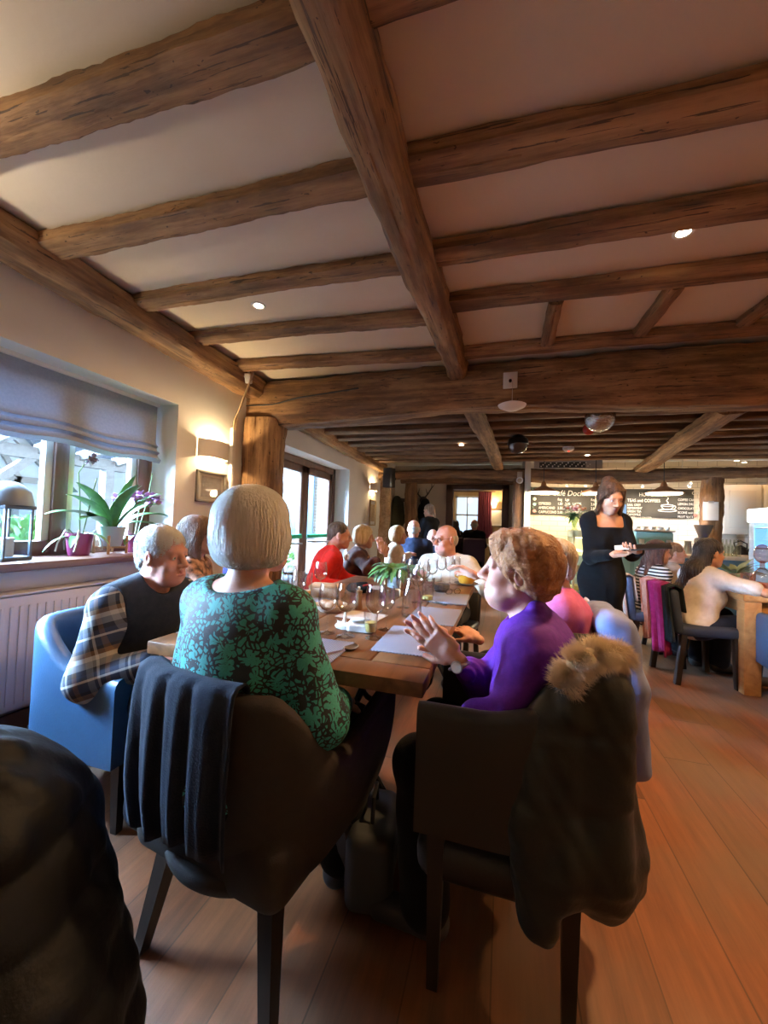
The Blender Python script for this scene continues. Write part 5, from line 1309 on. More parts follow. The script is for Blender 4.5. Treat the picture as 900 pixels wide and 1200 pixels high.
def fur(name, pts, rad, n, length, m_, parent, seed=1):
    rn = np.random.RandomState(seed); mb = MB(); pts = [Vector(p) for p in pts]
    mb.tube(pts, [rad * .55] * len(pts), 10)
    for i in range(n):
        f = rn.rand() * (len(pts) - 1.001); k = int(f); c = pts[k].lerp(pts[k + 1], f - k); t = (pts[k + 1] - pts[k]).normalized()
        u = t.orthogonal().normalized(); v = t.cross(u); a = rn.rand() * 6.283
        d = (u * math.cos(a) + v * math.sin(a)); d2 = (d + Vector(rn.randn(3) * .45) + Vector((0, 0, -.25))).normalized()
        b0 = c + d * rad * .5; L = length * (.6 + .7 * rn.rand()); w = t * .0011
        mid = b0 + d * L * .5; e = mid + d2 * L * .6
        mb.add([b0 - w, b0 + w, mid + w * .7, mid - w * .7, e], [(0, 1, 2, 3), (3, 2, 4)])
    return mb.build(name, m_, parent, smooth=True, norm=False)
M_fur = mat('beige_fur', (.84, .72, .56), .8, c2=(.92, .82, .68), scale=30)
o = fur('fur_collar', [at(661, 806, Y=1.05), at(672, 782, Y=1.045), at(692, 768, Y=1.055), at(712, 766, Y=1.09), at(726, 772, Y=1.13), at(728, 776, Y=1.20)], .034, 10000, .030, M_fur, pk); o['label'] = 'fluffy beige fur collar'
# lilac jacket on the pink woman's chair
M_lilac = mat('lilac_jacket_cloth', (.20, .24, .46), .6, c2=(.16, .20, .40), scale=8, bump=.08, bscale=60)
drape('lilac_jacket', 'lilac blue jacket hanging on the chair behind the parka', 'jacket', M_lilac, lambda F: (F.box((.45, 1.97, .68), (.02, .17, .14), None, .045, .04), F.cap((.44, 1.80, .83), (.49, 1.77, .60), .045, .06, .05), F.cap((.49, 1.77, .6), (.515, 1.75, .31), .05, .045, .04), F.cap((.44, 1.9, .83), (.40, 1.80, .83), .045, .04, .04), F.box((.47, 1.95, .45), (.01, .16, .18), None, .035, .05)), .008)
# navy coat over the green woman's chair back
def coat_sheet(t0, t1, inner, outer, off, amp, seed, nl=70, freq=60, hemwave=.02):
    """cloth over the chair's rim from inside (inner below the rim) to outside (outer below the rim), in the chair's own axes"""
    g = []; rn = random.Random(seed)
    for i in range(nl + 1):
        t = t0 + (t1 - t0) * i / nl; p, n = upath(t, .285, .30, -.235, .30); e = abs(2 * t - 1); k = min(1, max(0, (e - .28) / .26)); k = k * k * (3 - 2 * k); h = .79 + (.60 - .79) * k + .075 * max(0, e - .6) / .4
        row = []; ph = math.sin(t * freq) + .5 * math.sin(t * freq * 1.9 + 1)
        steps = [(-.036, -inner + inner * q / 5) for q in range(5)] + [(-.03, .006), (-.012, .020), (.012, .022), (.032, .010)] + [(.038, -(outer + hemwave * math.sin(t * 21)) * q / 12) for q in range(1, 13)]
        for a, z in steps:
            dn = max(0, -z) if a > 0.03 else 0
            q = p + n * (a + (off + amp * ph) * min(1, .25 + dn / outer) if a > 0 else a)
            tp = .26 * max(0, (1 - (h + z - .285) / .5)) ** 2.2 * .6 if a > 0 else 0
            q = Vector((q.x * (1 - tp), q.y * (1 - tp), 0)); row.append((q.x, q.y, h + z))
        g.append(row)
    return g
nc = empty('navy_coat', GC, GR, 'navy blue coat draped in folds over the back of the brown chair', 'coat')
m = MB(); m.sheet(coat_sheet(.20, .60, .10, .37, .022, .013, 3, freq=105), .006); m.build('cloth', cloth('navy_wool', (.008, .013, .028), (.012, .017, .034), .9, 60, .2), nc, angle=180)
# black quilted coat on the chair in front
fc = dup(sc_, (-1.08, .40, 0), math.radians(160), 'dark chair at the lower left corner under a black quilted coat', (.8, .8, .78))
M_puff = mat('black_nylon', (.003, .0036, .0055), .5, spec=.2, c2=(.005, .0056, .008), scale=5, bump=.12, bscale=50)
drape('quilted_coat', 'big black quilted coat filling the lower left corner', 'coat', M_puff, lambda F: (F.ell((-1.00, .50, .50), (.22, .20, .265), None, .05), F.cap((-.95, .50, .62), (-.83, .50, .25), .10, .17, .08), F.cap((-.86, .52, .28), (-.80, .50, .05), .17, .20, .08), F.cap((-1.1, .45, .5), (-1.15, .42, .1), .17, .2, .08), F.cap((-.92, .62, .55), (-.78, .60, .15), .09, .11, .06)), .007,
      lambda P: .010 * np.abs(np.sin(P[:, 2] * 30 + 2 * P[:, 0] * 5)) * -1 + .006 * nz(P, 45, 2, 4) + .004)
drape('red_scarf', 'small bit of red scarf at the left edge on the quilted coat', 'scarf', cloth('red_wool', (.35, .02, .03)), lambda F: F.cap((-.985, .372, .60), (-1.0, .36, .42), .03, .035, .02), .008)
# coats and bag by the oak table
M_mag = cloth('magenta_wool', (.36, .022, .14), (.28, .016, .10)); M_peach = cloth('peach_scarf', (.62, .30, .22), (.52, .24, .17)); M_whitec = cloth('white_knit', (.66, .62, .60), (.56, .52, .50))
def sheet_on_back(name, label, cat, m_, chair, x0, x1, ztop, zin, zout, amp=.012, freq=70, nl=40, th=.012, flare=.05, yo=0):
    r = empty(name, chair.location, chair.rotation_euler.z, label, cat); g = []
    for i in range(nl + 1):
        f = i / nl; x = x0 + (x1 - x0) * f; ph = math.sin(x * freq) + .6 * math.sin(x * freq * 1.7 + 2); row = []
        yb = lambda z: -.235 - (z - .62) * .14
        for z in np.linspace(zin, ztop, 6): row.append((x, yb(z) + .045 + amp * .2 * ph + yo * .3, z))
        row.append((x, yb(ztop) - .0, ztop + .025))
        for z in np.linspace(ztop, zout + .02 * math.sin(x * 30), 12):
            d = (ztop - z) / (ztop - zout + 1e-6); row.append((x * (1 + flare * d), yb(z) - .048 - yo - amp * (.2 + d) * (1 + ph), z))
        g.append(row)
    m = MB(); m.sheet(g, th); m.build('cloth', m_, r, angle=180); return r
sheet_on_back('magenta_coat', 'magenta coat hanging over the back of the dark chair', 'coat', M_mag, CA, -.15, .13, .775, .58, .20, .020, 60)
sheet_on_back('peach_scarf', 'peach pink scarf hanging beside the magenta coat', 'scarf', M_peach, CA, -.25, -.12, .785, .57, .26, .016, 90, yo=.012)
sheet_on_back('dark_teal_coat', 'dark teal coat hanging beside the magenta coat on the same chair', 'coat', cloth('teal_black', (.012, .022, .03)), CA, .12, .23, .77, .58, .34, .012, 60, yo=.004)
sheet_on_back('white_cardigan', 'white cardigan hanging over the back of the blue dining chair', 'cardigan', M_whitec, CB, -.10, .225, .80, .58, .30, .016, 60)
hb_ = at(737, 735, Y=4.75)
bag = empty('white_handbag', (hb_.x, 4.75, .30), label='white handbag hanging behind the waitress beside the blue dining chair', cat='bag')
F = Field(); F.box((0, 0, .12), (.06, .10, .09), None, .05, .03); F.disp = folds(.006, 30, 2); link('bag_body', F.mesh('bag_body', .009), [mat('white_leather', (.62, .58, .54), .5)], bag)
m = MB(); m.tube([(0, -.09, .22), (.02, -.07, .40), (.05, 0, .47), (.02, .07, .40), (0, .09, .22)], .008, 8); m.build('strap', M_blackl, bag)
pb = empty('black_handbag', (-.02, 1.60, 0), label='black handbag on the floor under the right edge of the long table', cat='bag')
F = Field(); F.box((0, 0, .14), (.05, .12, .10), None, .035, .03); F.disp = folds(.005, 30, 4); link('bag_body', F.mesh('bag_body', .01), [M_blackl], pb)
m = MB(); m.tube([(0, -.08, .27), (0, -.06, .38), (0, .06, .38), (0, .08, .27)], .008, 8); m.build('strap', M_blackl, pb)
gb = empty('grey_holdall', at(432, 1060, Z=0), math.radians(10), 'dark grey bag standing on the floor between the two near chairs', 'bag')
F = Field(); F.box((0, .08, .12), (.04, .10, .08), None, .035, .03); F.disp = folds(.005, 30, 6); link('bag_body', F.mesh('bag_body', .01), [mat('grey_nylon', (.035, .04, .045), .6)], gb)
m = MB(); m.tube([(0, .02, .22), (0, .04, .30), (0, .12, .30), (0, .14, .22)], .007, 8); m.build('strap', M_blackl, gb)
# radiator under the window
M_rad = mat('radiator_paint', (.70, .66, .62), .45)
rd = empty('radiator', (XW + .005, .2, .18), label='white panel radiator below the window sill', cat='radiator')
m = MB(); m.box((.075, .95, .30), (.05, 1.9, .58), bev=.012)
for i in range(46): m.box((.103, .05 + i * .04, .29), (.008, .018, .50), bev=.004)
m.build('panel', M_rad, rd)
m = MB(); m.box((.055, .95, .60), (.10, 1.9, .012), bev=.004)
m.build('top_grille', M_rad, rd)
m = MB(); m.tube([(.06, 1.94, .02), (.06, 1.96, .02), (.06, 1.96, -.18)], .009); m.lathe([(.016, -.03), (.018, .03)], (.06, 1.96, .03)); m.build('valve', M_white, rd)
for y in (.3, 1.6): m = MB(); m.box((.025, y, .3), (.05, .04, .4)); m.build('bracket', M_rad, rd)
# ================================================================== on the long table
M_glass = glass('clear_glass', (.985, .99, .99), .42, .02); M_water = glass('water', (.93, .96, .97), .5); M_amber = mat('amber_drink', (.75, .36, .06), .15, sub=.1); M_lime = mat('pale_wine', (.72, .60, .20), .15)
def wineglass(name='wine_glass', h=.20, r=.040):
    o = empty(name, (0, 0, TZ))
    m = MB(); m.lathe([(.001, .0006), (r * .9, .0006), (r * .9, .002), (.012, .005), (.005, .010)], n=26); m.build('foot', M_glass, o)
    m = MB(); m.lathe([(.0055, .006), (.0038, .02), (.0036, h * .40), (.006, h * .455)], n=12, cap=False); m.build('stem', M_glass, o)
    t = .0012; pr = [(.004, h * .45), (r * .62, h * .50), (r * .95, h * .60), (r, h * .70), (r * .93, h * .86), (r * .80, h)]
    m = MB(); m.lathe(pr + [(a - t, z) for a, z in pr[::-1][:-1]] + [(.003, h * .46)], n=28, cap=False); m.build('bowl', M_glass, o)
    return o
def tumbler(name, h, r0, r1, fill=None, fm=None, loc=(0, 0, 0)):
    o = empty(name, loc); t = .0016
    m = MB(); m.lathe([(.001, 0), (r0, 0), (r1, h), (r1 - t, h), (r0 - t, .008), (.001, .008)], n=26, cap=False); m.build('glass_wall', M_glass, o)
    if fill: m = MB(); k = fill / h; m.lathe([(.001, .009), (r0 - t * 1.5, .009), (r0 + (r1 - r0) * k - t * 1.5, fill), (.001, fill)], n=24); m.build('drink', fm, o)
    return o
WG = wineglass(); first = [True]
def put(proto, px, py, label, cat, group=None, sc=1.0, z=TZ):
    p = at(px, py, Z=z)
    if 'label' not in proto.keys():
        o = proto
    else:
        o = copy_tree(proto)
    o.location = p; o.scale = (sc,) * 3; tag(o, label, cat, group); return o
GG = 'wine glasses on the long table'
for px, py, sc, lb in ((383, 742, .98, 'wine glass behind the woven mat at the near end, leftmost of the near four'), (405, 746, 1.04, 'wine glass standing in front of the crumpled white napkin'), (439, 748, 1.04, 'large wine glass with a drop of wine nearest the near edge of the table'), (452, 738, .92, 'wine glass standing just behind the largest wine glass'),
                       (349, 712, .95, 'wine glass beside the green lace shoulder'), (338, 705, 1, 'wine glass at the left table edge beyond the green lace shoulder'), (375, 697, 1, 'wine glass between the tan box and the black pouch'), (472, 712, 1.0, 'wine glass right of the pale blue planter'), (489, 706, 1.0, 'wine glass behind the raised hands'),
                       (497, 694, 1, 'wine glass left of the grey stone bowl'), (483, 690, 1.05, 'wine glass behind the water carafe'), (506, 688, 1, 'wine glass in front of the white shirt, left'), (517, 682, 1, 'wine glass in front of the white shirt, middle'), (527, 684, 1.05, 'wine glass left of the mustard pot'), (534, 680, 1, 'tall wine glass touching the line of the mustard pot'), (476, 684, 1.1, 'wine glass behind the fern planter, far end'), (510, 676, 1, 'farthest wine glass before the white shirt')):
    put(WG, px, py, lb, 'wine glass', GG, sc)
T1 = tumbler('water_tumbler', .13, .030, .036)
put(T1, 344, 700, 'tall empty tumbler at the left table edge', 'tumbler', None, 1.1); put(T1, 503, 699, 'plain tumbler by the grey stone bowl', 'tumbler', None, .9)
T2 = tumbler('orange_drink', .15, .030, .037, .05, M_amber); put(T2, 358, 702, 'tall glass with an orange drink left in it', 'drink')
T3 = tumbler('amber_drink', .085, .024, .03, .045, M_lime); put(T3, 434, 742, 'small glass of amber drink beside the white napkin', 'drink')
T4 = tumbler('wine_tumbler', .11, .032, .038, .03, M_lime); put(T4, 501, 704, 'tumbler with a little yellow wine behind the raised hands', 'drink')
# carafe
o = empty('water_carafe', at(482, 722, Z=TZ), label='clear glass water carafe in the middle of the table', cat='carafe')
pr = [(.001, 0), (.048, 0), (.050, .02), (.046, .10), (.026, .17), (.022, .21), (.030, .25)]
m = MB(); m.lathe(pr + [(a - .0018, z) for a, z in pr[::-1][:-1]] + [(.001, .004)], n=28, cap=False); m.build('carafe_wall', M_glass, o)
# placemats
def mat_weave():
    m, nt, b = _nodes('woven_mat'); L = nt.links.new
    tc = nt.nodes.new('ShaderNodeTexCoord'); ch = nt.nodes.new('ShaderNodeTexChecker'); ch.inputs['Scale'].default_value = 170; ch.inputs['Color1'].default_value = (.11, .115, .17, 1); ch.inputs['Color2'].default_value = (.30, .31, .38, 1)
    L(tc.outputs['Object'], ch.inputs[0]); L(ch.outputs[0], b.inputs['Base Color']); b.inputs['Roughness'].default_value = .7
    bp = nt.nodes.new('ShaderNodeBump'); bp.inputs['Strength'].default_value = .5; bp.inputs['Distance'].default_value = .002; L(ch.outputs[1], bp.inputs['Height']); L(bp.outputs[0], b.inputs['Normal']); return m
M_mat = mat_weave()
def pmat(cx, cy, w, d, rz, label):
    o = tag((lambda mb: (mb.box((0, 0, .002), (w, d, .004), bev=.0015), mb.build('placemat', M_mat, None, (cx, cy, TZ), rz))[1])(MB()), label, 'placemat', 'blue grey woven placemats')
    return o
pmat(-.70, 1.245, .38, .25, .02, 'woven placemat in front of the woman in green'); pmat(-.325, 1.50, .235, .36, .04, 'woven placemat under the raised hands'); pmat(-.315, 1.95, .23, .36, 0, 'woven placemat in front of the woman in pink')
pmat(-.31, 2.46, .23, .36, .03, 'woven placemat at the right edge of the table left of the far glasses'); pmat(-1.06, 1.62, .24, .36, -.05, 'woven placemat in front of the man in plaid'); pmat(-1.06, 2.15, .24, .36, 0, 'woven placemat in front of the woman with long brown hair')
# spoons and knives
def spoon(p, rz, label, L=.19):
    o = empty('spoon', p, rz, label, 'spoon'); m = MB()
    m.tube([(-L * .6, 0, .003), (-L * .3, 0, .005), (0, 0, .006), (L * .14, 0, .004)], [.006, .0045, .003, .004], 8); m.build('handle', M_steel, o)
    m = MB(); g = []
    for i in range(9):
        a = i / 8; w = .021 * math.sin(math.pi * (a * .96 + .02)) ** .6; g.append([(L * .12 + a * .062, w * v, .002 + .007 * (v * v) + .004 * abs(2 * a - 1) ** 2) for v in np.linspace(-1, 1, 7)])
    m.sheet(g, .0015); m.build('spoon_bowl', M_steel, o); return o
spoon(at(397, 765, Z=TZ), math.radians(62), 'dessert spoon lying beside the near placemat'); spoon(at(553, 686, Z=TZ), .3, 'spoon on the saucer beside the mustard pot', .13)
o = empty('knife', at(510, 706, Z=TZ), math.radians(140), 'table knife behind the raised hands', 'knife')
m = MB(); m.box((-.05, 0, .004), (.09, .014, .006), bev=.003); m.build('handle', M_blackl, o); m = MB(); m.add([(0, -.008, .003), (.11, -.007, .003), (.12, .004, .003), (0, .008, .003), (0, -.008, .0045), (.11, -.007, .0045), (.12, .004, .0045), (0, .008, .0045)], [(0, 3, 2, 1), (4, 5, 6, 7), (0, 1, 5, 4), (1, 2, 6, 5), (2, 3, 7, 6), (3, 0, 4, 7)]); m.build('blade', M_steel, o)
# napkin: crumpled white paper with a standing corner
M_paper = mat('white_paper', (.80, .79, .77), .8)
np_ = at(410, 738, Z=TZ)
def napf(F):
    c = np.array(np_)
    F.box(c + [.05, .0, .016], (.045, .03, .010), rot_about([0, 0, 1], 10), .004, .01); F.box(c + [.045, .012, .03], (.04, .004, .018), rot_about([1, 0, .2], 30), .003, .006)
    F.cap(c + [-.03, 0, .008], c + [-.025, .01, .065], .012, .003, .02); F.cap(c + [-.055, .0, .008], c + [.0, .0, .012], .012, .014, .02); F.cap(c + [-.03, .01, .01], c + [-.06, .0, .035], .010, .003, .01)
drape('paper_napkin', 'crumpled white paper napkin in the middle of the near end', 'napkin', M_paper, napf, .004, lambda P: .004 * nz(P, 90, 4, 4))
npk2 = at(352, 694, Z=TZ)
# tan box
o = empty('cardboard_box', at(383, 699, Z=TZ), math.radians(12), 'tan cardboard box on the left side of the table', 'box')
M_card = mat('tan_card', (.50, .30, .17), .7); m = MB(); m.box((0, 0, .03), (.19, .13, .06), bev=.003); m.build('box_body', M_card, o); m = MB(); m.box((0, 0, .066), (.194, .134, .014), bev=.003); m.build('lid', mat('tan_card_lid', (.56, .33, .17), .6), o)
# black pouch with red trim
c = np.array(at(421, 694, Z=TZ))
o = drape('black_pouch', 'black cloth pouch behind the wine glasses', 'pouch', BLACKC, lambda F: (F.ell(c + [0, 0, .02], (.085, .06, .026), None, .03), F.cap(c + [-.05, .0, .03], c + [.03, .03, .05], .022, .015, .03)), .006, lambda P: .006 * nz(P, 50, 6, 4))
m = MB(); m.tube([Vector(c) + Vector((.03, -.02, .045)), Vector(c) + Vector((.06, -.01, .055)), Vector(c) + Vector((.09, .0, .05))], .006, 8); t = m.build('red_ribbon', mat('red_ribbon', (.4, .03, .02), .5), o)
# pepper mill, sachets
o = empty('pepper_mill', at(420, 714, Z=TZ), label='brown wooden pepper mill behind the white napkin', cat='pepper mill')
m = MB(); m.lathe([(.001, 0), (.020, 0), (.021, .01), (.016, .045), (.019, .07), (.015, .08), (.018, .095), (.001, .105)], n=20); m.build('mill_body', mat('mill_wood', (.22, .12, .06), .4), o); m = MB(); m.sphere((0, 0, .11), .007); m.build('knob', M_steel, o)
o = empty('bread_basket', at(387, 716, Z=TZ), label='small pale bowl of bread rolls behind the left wine glasses', cat='bowl')
m = MB(); m.lathe([(.001, 0), (.05, 0), (.085, .035), (.083, .036), (.05, .005), (.001, .005)], n=26, cap=False); m.build('bowl', mat('cream_ware', (.66, .60, .52), .4), o)
for i, (x, y) in enumerate(((-.03, 0), (.025, .02), (.02, -.03))):
    m = MB(); m.sphere((x, y, .035), .028, sq=(1.2, 1, .75)); r_ = m.build('bread_roll', mat('bread', (.62, .42, .26), .8, c2=(.5, .3, .17), scale=20)); r_.location = o.location; tag(r_, 'small bread roll in the pale bowl', 'bread roll', 'bread rolls in the pale bowl')
# menu cards
for px, py, rz, lb in ((440, 689, .2, 'open menu card lying left of the fern planter'), (424, 722, -.1, 'white folded card behind the near wine glasses')):
    m = MB(); m.box((0, 0, .0015), (.21, .15, .003)); tag(m.build('menu_card', mat('card_grey', (.55, .52, .50), .6), None, at(px, py, Z=TZ), rz), lb, 'menu')
# pale blue planter on wooden feet with a fern
M_leaf = mat('leaf_green', (.06, .15, .045), .45, c2=(.11, .24, .07), scale=14); M_leaf2 = mat('grey_green_leaf', (.14, .22, .12), .5, c2=(.22, .30, .17), scale=14); M_bluepot = mat('pale_blue_glaze', (.36, .46, .50), .35); M_standw = mat('beech_wood', (.52, .33, .17), .5, c2=(.42, .25, .12), scale=6, stretch=(1, 1, .3))
M_soil = mat('soil', (.03, .02, .014), .95, bump=.5, bscale=60)
def leaf(mb, base, d, L, w, droop=.3, n=7, mi=0, fold=.25):
    base = Vector(base); d = Vector(d).normalized(); sd = d.cross(Vector((0, 0, 1)))
    sd = sd.normalized() if sd.length > .05 else Vector((1, 0, 0)); p = base.copy(); g = []
    for i in range(n + 1):
        f = i / n; ww = w * math.sin(math.pi * min(1, f * .93 + .05)) ** .8; up = sd.cross(d).normalized()
        g.append([p - sd * ww + up * ww * fold, p, p + sd * ww + up * ww * fold]); d = (d + Vector((0, 0, -droop / n))).normalized(); p = p + d * L / n
    mb.sheet(g, .0012, mi)
def pot(name, p, r0, r1, h, m_, label, cat, stand=False):
    o = empty(name, p, label=label, cat=cat); z = .05 if stand else 0
    m = MB(); m.lathe([(.001, z), (r0, z), (r1, z + h), (r1 - .006, z + h), (r1 - .010, z + h - .02), (.001, z + h - .02)], n=30, cap=False); m.build('pot', m_, o)
    m = MB(); m.lathe([(.001, z + h - .03), (r1 - .009, z + h - .03), (r1 - .009, z + h - .016), (.001, z + h - .012)], n=20); m.build('soil', M_soil, o)
    if stand:
        for k in range(4):
            a = math.pi / 4 + k * math.pi / 2; m = MB(); m.box(((r1 + .008) * math.cos(a), (r1 + .008) * math.sin(a), (z + h * .55) / 2), (.016, .016, z + h * .55), rot=Matrix.Rotation(a, 3, 'Z'), bev=.003); m.build('stand_leg', M_standw, o)
        m = MB(); m.box((0, 0, z - .008), (2 * r1, .014, .014), rot=Matrix.Rotation(math.pi / 4, 3, 'Z')); m.box((0, 0, z - .008), (2 * r1, .014, .014), rot=Matrix.Rotation(-math.pi / 4, 3, 'Z')); m.build('stand_cross', M_standw, o)
    return o, z + h
rn = random.Random(5)
o, zt = pot('fern_planter', at(463, 697, Z=TZ), .052, .064, .125, M_bluepot, 'pale blue planter on beech feet with a green fern in the middle of the table', 'plant', True)
for k in range(95):
    a = rn.uniform(0, 6.283); el = rn.uniform(.25, 1.1); m = MB() if k == 0 else m
    leaf(m, (.02 * math.cos(a), .02 * math.sin(a), zt - .02), (math.cos(a), math.sin(a), el), rn.uniform(.08, .19), rn.uniform(.012, .022), 1.4, 7)
m.build('fern_fronds', M_leaf, o)
m = MB()
for k in range(10):
    a = rn.uniform(2.4, 4.2); leaf(m, (.03 * math.cos(a), .03 * math.sin(a), zt - .01), (math.cos(a), math.sin(a), .4), .15, .018, 2.2, 8)
m.build('pale_fronds', M_leaf2, o)
# grey stone bowl, mustard pot on saucer, spectacles
o = empty('stone_bowl', at(517, 694, Z=TZ), label='dark grey stone bowl beyond the raised hands', cat='bowl')
m = MB(); m.lathe([(.001, 0), (.035, 0), (.055, .03), (.057, .055), (.053, .055), (.048, .03), (.001, .01)], n=26, cap=False); m.build('bowl', mat('grey_stone', (.10, .10, .10), .6, c2=(.16, .16, .16), scale=60), o)
o = empty('mustard_pot', at(546, 685, Z=TZ), label='mustard yellow pot on a saucer near the far end of the table', cat='pot')
M_must = mat('mustard_glaze', (.62, .30, .03), .3)
m = MB(); m.lathe([(.001, .012), (.050, .012), (.060, .03), (.064, .095), (.059, .095), (.054, .035), (.001, .02)], n=28, cap=False); m.build('pot_body', M_must, o)
m = MB(); m.tube([(-.06, 0, .085), (-.085, 0, .08), (-.085, 0, .06), (-.06, 0, .05)], .006, 8); m.build('handle', M_must, o)
m = MB(); m.lathe([(.001, 0), (.06, 0), (.092, .012), (.090, .015), (.05, .006), (.001, .006)], n=28, cap=False); m.build('saucer', mat('dark_saucer', (.10, .08, .07), .4), o)
m = MB(); m.lathe([(.001, .075), (.058, .075), (.056, .09), (.001, .094)], n=20); m.build('contents', mat('cream_soup', (.75, .68, .6), .6), o)
sp_ = at(531, 697, Z=TZ); m = MB()
for s_ in (-1, 1):
    m.tube([(s_ * .034 + .025 * math.cos(a), 0, .022 + .019 * math.sin(a)) for a in np.linspace(0, 6.283, 20)[:-1]], .0016, 6, closed=True); m.tube([(s_ * .06, 0, .026), (s_ * .062, .07, .02), (s_ * .060, .13, .006)], .0016, 6)
m.tube([(-.009, 0, .026), (.009, 0, .026)], .0016, 6)
tag(m.build('spectacles', M_specs, None, sp_, .8), 'folded down spectacles lying on the far placemat', 'spectacles')

# ================================================================== window sill plants and the lantern
XS = XW - .10; ZS = WZ0 + .0105
M_purplepot = mat('plum_glaze', (.20, .025, .09), .35); M_stemg = mat('stem_green', (.12, .20, .06), .5); M_root = mat('aerial_root', (.42, .45, .36), .7)
p = at(92, 650, X=XS); p.z = ZS
o, zt = pot('orchid_pot', p, .055, .075, .14, M_purplepot, 'plum coloured pot with a tall bare orchid stem, left on the sill', 'plant')
m = MB()
for a, L, el in ((0.4, .2, .7), (2.6, .22, .5), (4.4, .22, .35), (5.4, .18, .5), (1.4, .15, .9)): leaf(m, (0, 0, zt - .02), (math.cos(a), math.sin(a), el), L, .024, 1.6)
m.build('leaves', M_leaf, o)
m = MB(); m.tube([(0, 0, zt - .02), (.0, -.01, zt + .2), (.0, -.03, zt + .38), (.01, .03, zt + .50)], .004, 8); m.tube([(.01, .01, zt - .02), (.02, .04, zt + .2), (.01, .08, zt + .36)], .0035, 8); m.build('flower_stem', M_stemg, o)
m = MB()
for k in range(3):
    for q in range(5): a = q * 1.257 + k; leaf(m, (.01, .02 + .018 * k, zt + .46 + .015 * k), (.3, math.cos(a), math.sin(a)), .035, .016, .3, 4)
m.build('faded_flowers', mat('faded_petals', (.30, .24, .30), .7), o)
m = MB()
for a in (1, 2.2, 3.3, 4.6, 5.6): m.tube([(.03 * math.cos(a), .03 * math.sin(a), zt - .02), (.08 * math.cos(a), .08 * math.sin(a), zt + .02), (.11 * math.cos(a), .12 * math.sin(a), zt - .06), (.10 * math.cos(a), .13 * math.sin(a), zt - .11)], .005, 6)
m.build('aerial_roots', M_root, o)
p = at(129, 648, X=XS); p.z = ZS
o, zt = pot('peace_lily', p, .060, .085, .135, M_bluepot, 'pale blue pot on beech feet with big drooping green leaves on the sill', 'plant', True)
m = MB()
for a, L, w, el in ((.2, .46, .055, .9), (-.3, .40, .05, 1.4), (.5, .42, .05, 1.8), (3.0, .44, .055, .9), (3.5, .40, .05, 1.5), (2.7, .42, .05, 2.0), (1.5, .40, .045, 2.6), (5.8, .36, .045, .6), (3.9, .34, .045, .7), (1.2, .34, .04, 1.2), (4.7, .40, .05, 1.3), (5.2, .36, .045, 2.4), (.1, .36, .045, 2.4), (3.2, .36, .045, 2.6)): leaf(m, (.02 * math.sin(a), .02 * math.cos(a), zt - .02), (abs(math.sin(a)) * .5, math.cos(a), el), L, w, 1.05, 10)
m.build('leaves', M_leaf, o)
p = at(157, 646, X=XS); p.z = ZS
o, zt = pot('flowering_orchid', p, .05, .068, .13, M_purplepot, 'plum pot with a mauve flowering orchid behind the grey haired man', 'plant')
m = MB()
for a, L, el in ((.4, .2, .5), (2.0, .2, .6), (3.6, .2, .4), (5.2, .18, .6)): leaf(m, (0, 0, zt - .02), (math.cos(a), math.sin(a), el), L, .026, 1.6)
m.build('leaves', M_leaf, o)
m = MB(); m.tube([(0, 0, zt - .02), (0, .03, zt + .22), (0, .02, zt + .30), (0, -.10, zt + .27), (0, -.16, zt + .25)], .004, 8); m.tube([(0, .02, zt), (0, .09, zt + .25), (.0, .12, zt + .46)], .003, 8); m.tube([(0, .03, zt + .24), (0, .09, zt + .29), (0, .16, zt + .27)], .003, 8); m.build('flower_stem', M_stemg, o)
M_mauve = mat('mauve_petals', (.42, .16, .42), .6, c2=(.55, .26, .52), scale=30)
for k, (dy, dz) in enumerate(((-.17, .25), (-.11, .285), (-.05, .265), (.01, .285), (.07, .275), (.125, .28), (.17, .26), (-.14, .225), (-.02, .235), (.09, .24))):
    m = MB()
    for q in range(6): a = q * 1.047 + k * .4; leaf(m, (.015, dy, zt + dz), (.35, math.cos(a), math.sin(a)), .043, .021, .2, 4)
    m.build('flower', M_mauve, o)
# lantern at the left picture edge
p = at(6, 640, X=XS + .02); p.z = ZS
o = empty('lantern', p, .2, 'dark metal lantern with a grey lid at the left end of the sill', 'lantern')
M_dk = mat('dark_zinc', (.10, .12, .14), .5, .5)
m = MB(); m.box((0, 0, .01), (.16, .16, .02), bev=.004)
for sx in (-1, 1):
    for sy in (-1, 1): m.box((sx * .07, sy * .07, .15), (.012, .012, .27))
m.box((0, 0, .285), (.17, .17, .02), bev=.004); m.build('frame', M_dk, o)
m = MB(); m.lathe([(.11, .295), (.095, .37), (.055, .41), (.03, .42), (.001, .425)], n=24); m.build('lid', mat('grey_zinc', (.20, .24, .28), .5, .3), o)
m = MB()
for sx, sy, dx, dy in ((1, 0, .004, .12), (-1, 0, .004, .12), (0, 1, .12, .004), (0, -1, .12, .004)): m.box((sx * .068, sy * .068, .15), (dx, dy, .25))
m.build('glass_panes', M_pane, o)
m = MB(); m.lathe([(.001, .02), (.035, .02), (.035, .12), (.001, .12)], n=20); c_ = m.build('pillar_candle', mat('ivory_wax', (.7, .66, .55), .5)); c_.location = o.location; tag(c_, 'ivory pillar candle inside the metal lantern', 'candle')

